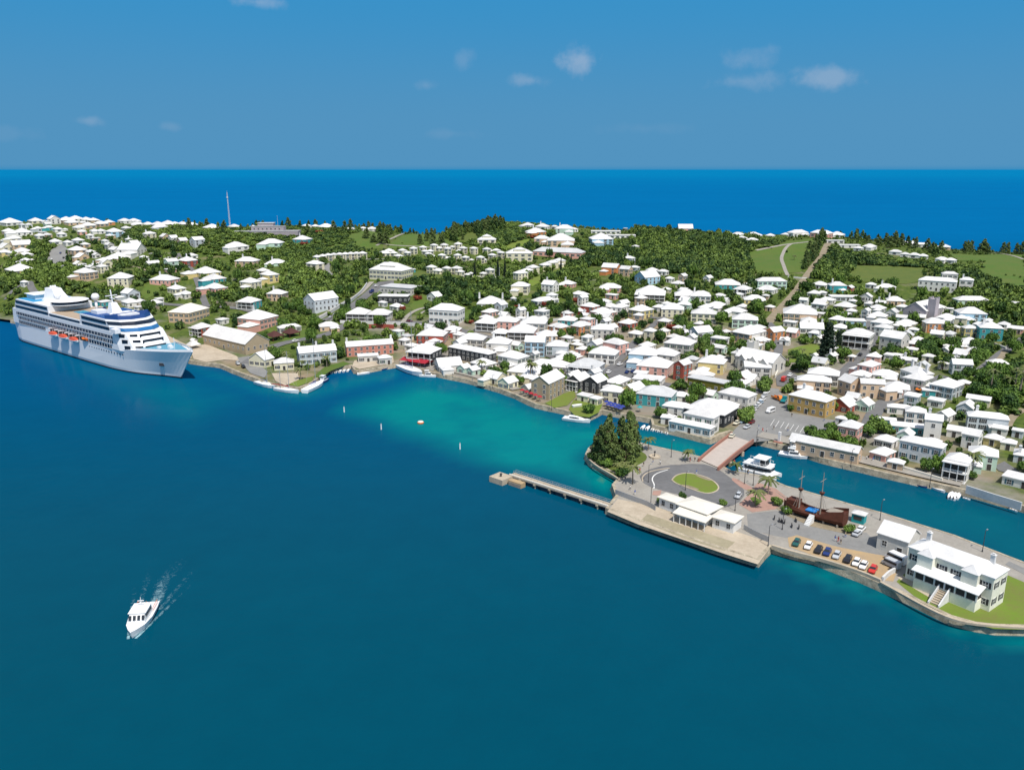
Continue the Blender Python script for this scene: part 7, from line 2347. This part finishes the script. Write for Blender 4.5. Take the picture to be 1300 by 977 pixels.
# front gardens: nothing tall right before a facade
for W, f2 in HOUSES:
    P = f2
    x0, y0 = np.floor(P.min(0)).astype(int); x1, y1 = np.ceil(P.max(0)).astype(int)
    xs, ys = np.meshgrid(np.arange(x0, x1) + .5, np.arange(y0, y1) + .5)
    if xs.size and xs.max() < 1100 and ys.max() < 1450 and xs.min() > -1100:
        m = in_poly(xs, ys, P)
        sub = OCC[y0 - OY0:y1 - OY0, x0 - OX0:x1 - OX0]
        sub[m & (sub == 0)] = 4
# building lots in the paved core and the wharf stay open
G = 5.2
XS, YS = np.meshgrid(np.arange(-720, 720, G), np.arange(190, 1120, G))
XS = (XS + RNG.uniform(-.42, .42, XS.shape) * G).ravel(); YS = (YS + RNG.uniform(-.42, .42, YS.shape) * G).ravel()
ZS = hz(XS, YS)
PXS, PYS = to_px(XS, YS, ZS)
ok = in_poly(XS, YS, main_poly) & (PXS > -60) & (PXS < 1360)
oc = occ_at(XS, YS)
ok &= (oc == 0) | (oc >= 3)
ok &= poly_dist(XS, YS, coast_w, False) > 7
ridgeY = np.interp(PXS, RPX, RYY)
ok &= YS < ridgeY + 90
wood = px_region(XS, YS, ZS, WOODS)
intown = in_poly(XS, YS, town_w)
inwh = in_poly(XS, YS, wharf_w)
pr = np.where(wood, .97, np.where(intown, .46, .54))
pr = np.where(~wood & (PXS < 400), .40, pr)
pr = np.where(inwh, .04, pr)
pr = np.where(oc == 3, .012, pr)
pr = np.where((oc == 4), pr * .4, pr)
pr = np.where((PXS < 330) & (PYS < 300) & ~wood, .10, pr)
clump = np.sin(XS * .045 + 1.3) * np.sin(YS * .051 + .4) + .6 * np.sin(XS * .13 - YS * .09)
pr = np.where(wood, pr, pr * np.clip(1 + .55 * clump, .25, 1.7))
ok &= RNG.uniform(size=XS.shape) < pr
XS, YS, ZS, wood, oc, PXS, PYS, intown, ridgeY = (a[ok] for a in (XS, YS, ZS, wood, oc, PXS, PYS, intown, ridgeY))
HT = np.where(wood, RNG.uniform(3.2, 6.6, XS.shape), RNG.gamma(3.4, .8, XS.shape) + 1.0)
HT = np.where(oc == 4, np.minimum(HT, 2.5), HT)
HT = np.clip(HT, 0.9, 8.5)
sky_ = (ridgeY - YS < 130) & ~((PXS > 800) & (PXS < 960))
HT = np.where(sky_, HT * .5, HT)
WT = np.where(wood, RNG.uniform(3.0, 4.8, XS.shape), np.clip(HT * RNG.uniform(.5, .8, XS.shape), 1.1, 4.0))
# skyline pines
pine = (np.abs(YS - ridgeY) < 55) & (RNG.uniform(size=XS.shape) < .10) & ((PXS > 1060) | ((PXS > 230) & (PXS < 580)))
pine |= px_region(XS, YS, ZS, [WOODS[6], [(440, 300), (480, 290), (500, 300), (490, 310)], [(574, 306), (578, 284), (640, 280), (640, 292), (600, 300)], [(560, 300), (585, 296), (580, 312), (565, 312)]]) & (RNG.uniform(size=XS.shape) < .75)
HT = np.where(pine, RNG.uniform(6, 11.5, XS.shape), HT)
dkw = px_region(XS, YS, ZS, [WOODS[4], WOODS[5], WOODS[6], WOODS[9]])
order = np.argsort(-(HT / np.hypot(XS, YS)))
indiv = set(order[:270].tolist())
nind = 0
for i in order[:270]:
    if pine[i]:
        e = tree(XS[i], YS[i], HT[i], HT[i] * .9, 'pine'); d = 'feathery dark pine'
    else:
        e = tree(XS[i], YS[i], HT[i], WT[i]); d = 'large bushy green tree' if HT[i] > 6 else 'bushy green tree' if HT[i] > 3.5 else 'low rounded green bush'
    tag(e, None, 'tree' if HT[i] > 3.5 else 'bush', 'trees and bushes between the houses')
    LAB.append((e, d, float(PXS[i]), float(PYS[i])))
# all the further trees: one mass of leaves
LOW = []
for i in range(8):
    rg = np.random.default_rng(300 + i)
    LOW.append(leaf_cloud(round_blobs(rg, 4), 150, .16, rg, core=.85))
LOWP = []
for i in range(3):
    rg = np.random.default_rng(320 + i)
    LOWP.append(leaf_cloud(pine_blobs(rg), 170, .075, rg, core=.75))
VV, FF, TT = [], [], []
n0 = 0
for i in order[270:]:
    V, Fc, T = (LOWP if pine[i] else LOW)[random.randrange(3 if pine[i] else 8)]
    a = random.uniform(0, 6.28)
    ca, sa = math.cos(a), math.sin(a)
    w = HT[i] * .75 if pine[i] else WT[i]
    P = np.column_stack([(V[:, 0] * ca - V[:, 1] * sa) * w + XS[i], (V[:, 0] * sa + V[:, 1] * ca) * w + YS[i], V[:, 2] * HT[i] + ZS[i] - .1 * HT[i]])
    VV.append(P); FF.append(Fc + n0)
    t0 = RNG.normal(.02, .24) + .18 * math.sin(XS[i] * .03 + YS[i] * .021)
    TT.append(np.clip(T * (.45 if pine[i] else 1.0) + t0 - (.12 if dkw[i] else 0), 0, 1)); n0 += len(P)
me = quads_mesh('woodland', np.vstack(VV), np.vstack(FF), np.concatenate(TT), 'leaf_wood')
print('trees', len(order), 'faces', len(me.polygons))
tag(obj('woodland', me), 'dense green trees and shrubs covering the hillside', 'woodland', None, 'stuff')
# ------------------------------------------------------------------ labels that single each thing out
LANDMARKS = [(120, 430, 'the cruise ship'), (290, 430, 'the long grey warehouse'), (403, 385, 'the pale gabled hall'), (325, 408, 'the large pink mansion'),
             (568, 397, 'the white assembly house'), (490, 340, 'the resort clubhouse'), (340, 288, 'the grey hilltop fort'), (291, 275, 'the radio mast'), (405, 447, 'the three-chimney waterfront house'),
             (472, 438, 'the long red building'), (540, 455, 'the red awning'), (702, 488, 'the stone gabled warehouse'), (885, 525, 'the harbour restaurant'), (900, 482, 'the olive hall'),
             (957, 450, 'the white gabled church'), (1030, 500, 'the mustard town hall'), (1045, 570, 'the long quay shed'), (1175, 388, 'the grey stone church'), (1195, 358, 'the long white school'),
             (1258, 415, 'the turquoise villa'), (1165, 470, 'the tall-chimneyed house'), (1048, 430, 'the tall conical pine'), (1020, 360, 'the tan lane'), (660, 320, 'the cupola resort hall'),
             (1035, 295, 'the pink skyline hotel'), (770, 340, 'the orange hillside house'), (712, 322, 'the long pink hall'), (1170, 570, 'the long canal-side house'), (815, 395, 'the big yellow house'),
             (1035, 650, 'the wooden ship'), (885, 640, 'the white terminal'), (1210, 715, 'the shuttered island house'), (883, 613, 'the oval lawn'), (975, 345, 'the golf lawn'), (1125, 348, 'the sports field'),
             (165, 317, 'the twin-chimney hillside house'), (70, 325, 'the grey hillside yard'), (236, 393, 'the beige depot'), (237, 333, 'the small red house'), (595, 330, 'the resort cottages'),
             (885, 320, 'the dark wood'), (1270, 345, 'the wide golf lawn'), (545, 305, 'the crest golf lawn'), (1125, 430, 'the pedimented chapel'), (925, 578, 'the bridge'), (930, 345, 'the edge of the dark wood'),
             (60, 290, 'the skyline pines'), (1235, 600, 'the canal-side palms'), (755, 525, 'the waterside lawn'), (178, 790, 'the launch cabin')]
ORD = ['nearest', 'second', 'third', 'fourth', 'fifth', 'sixth', 'seventh', 'eighth', 'ninth', 'tenth', 'eleventh', 'twelfth', 'thirteenth', 'fourteenth', 'fifteenth', 'sixteenth', 'seventeenth', 'eighteenth', 'nineteenth', 'twentieth']
buckets = {}
for (o, d, px, py) in LAB:
    best = min(LANDMARKS, key=lambda l: math.hypot(l[0] - px, (l[1] - py) * 1.8))
    dx, dy = px - best[0], (py - best[1]) * 1.8
    way = ('right of' if dx > 0 else 'left of') if abs(dx) > abs(dy) else ('in front of' if dy > 0 else 'behind')
    buckets.setdefault((d, best[2], way), []).append((math.hypot(dx, dy), o))
used_labels = set()
for (d, lm, way), items in buckets.items():
    items.sort(key=lambda t: t[0])
    if len((d + ' ' + way + ' ' + lm).split()) > 15:
        d = d.replace('two-storey ', '').replace('little ', '')
    for i, (_, o) in enumerate(items):
        rank = '' if len(items) == 1 else (ORD[i] if i < len(ORD) else 'number ' + str(i + 1)) + ' '
        lb = f"{d}, {rank}{way} {lm}"
        while lb in used_labels:
            lb = lb.replace(', ', ', another ', 1)
        used_labels.add(lb)
        o['label'] = ' '.join(lb.split())
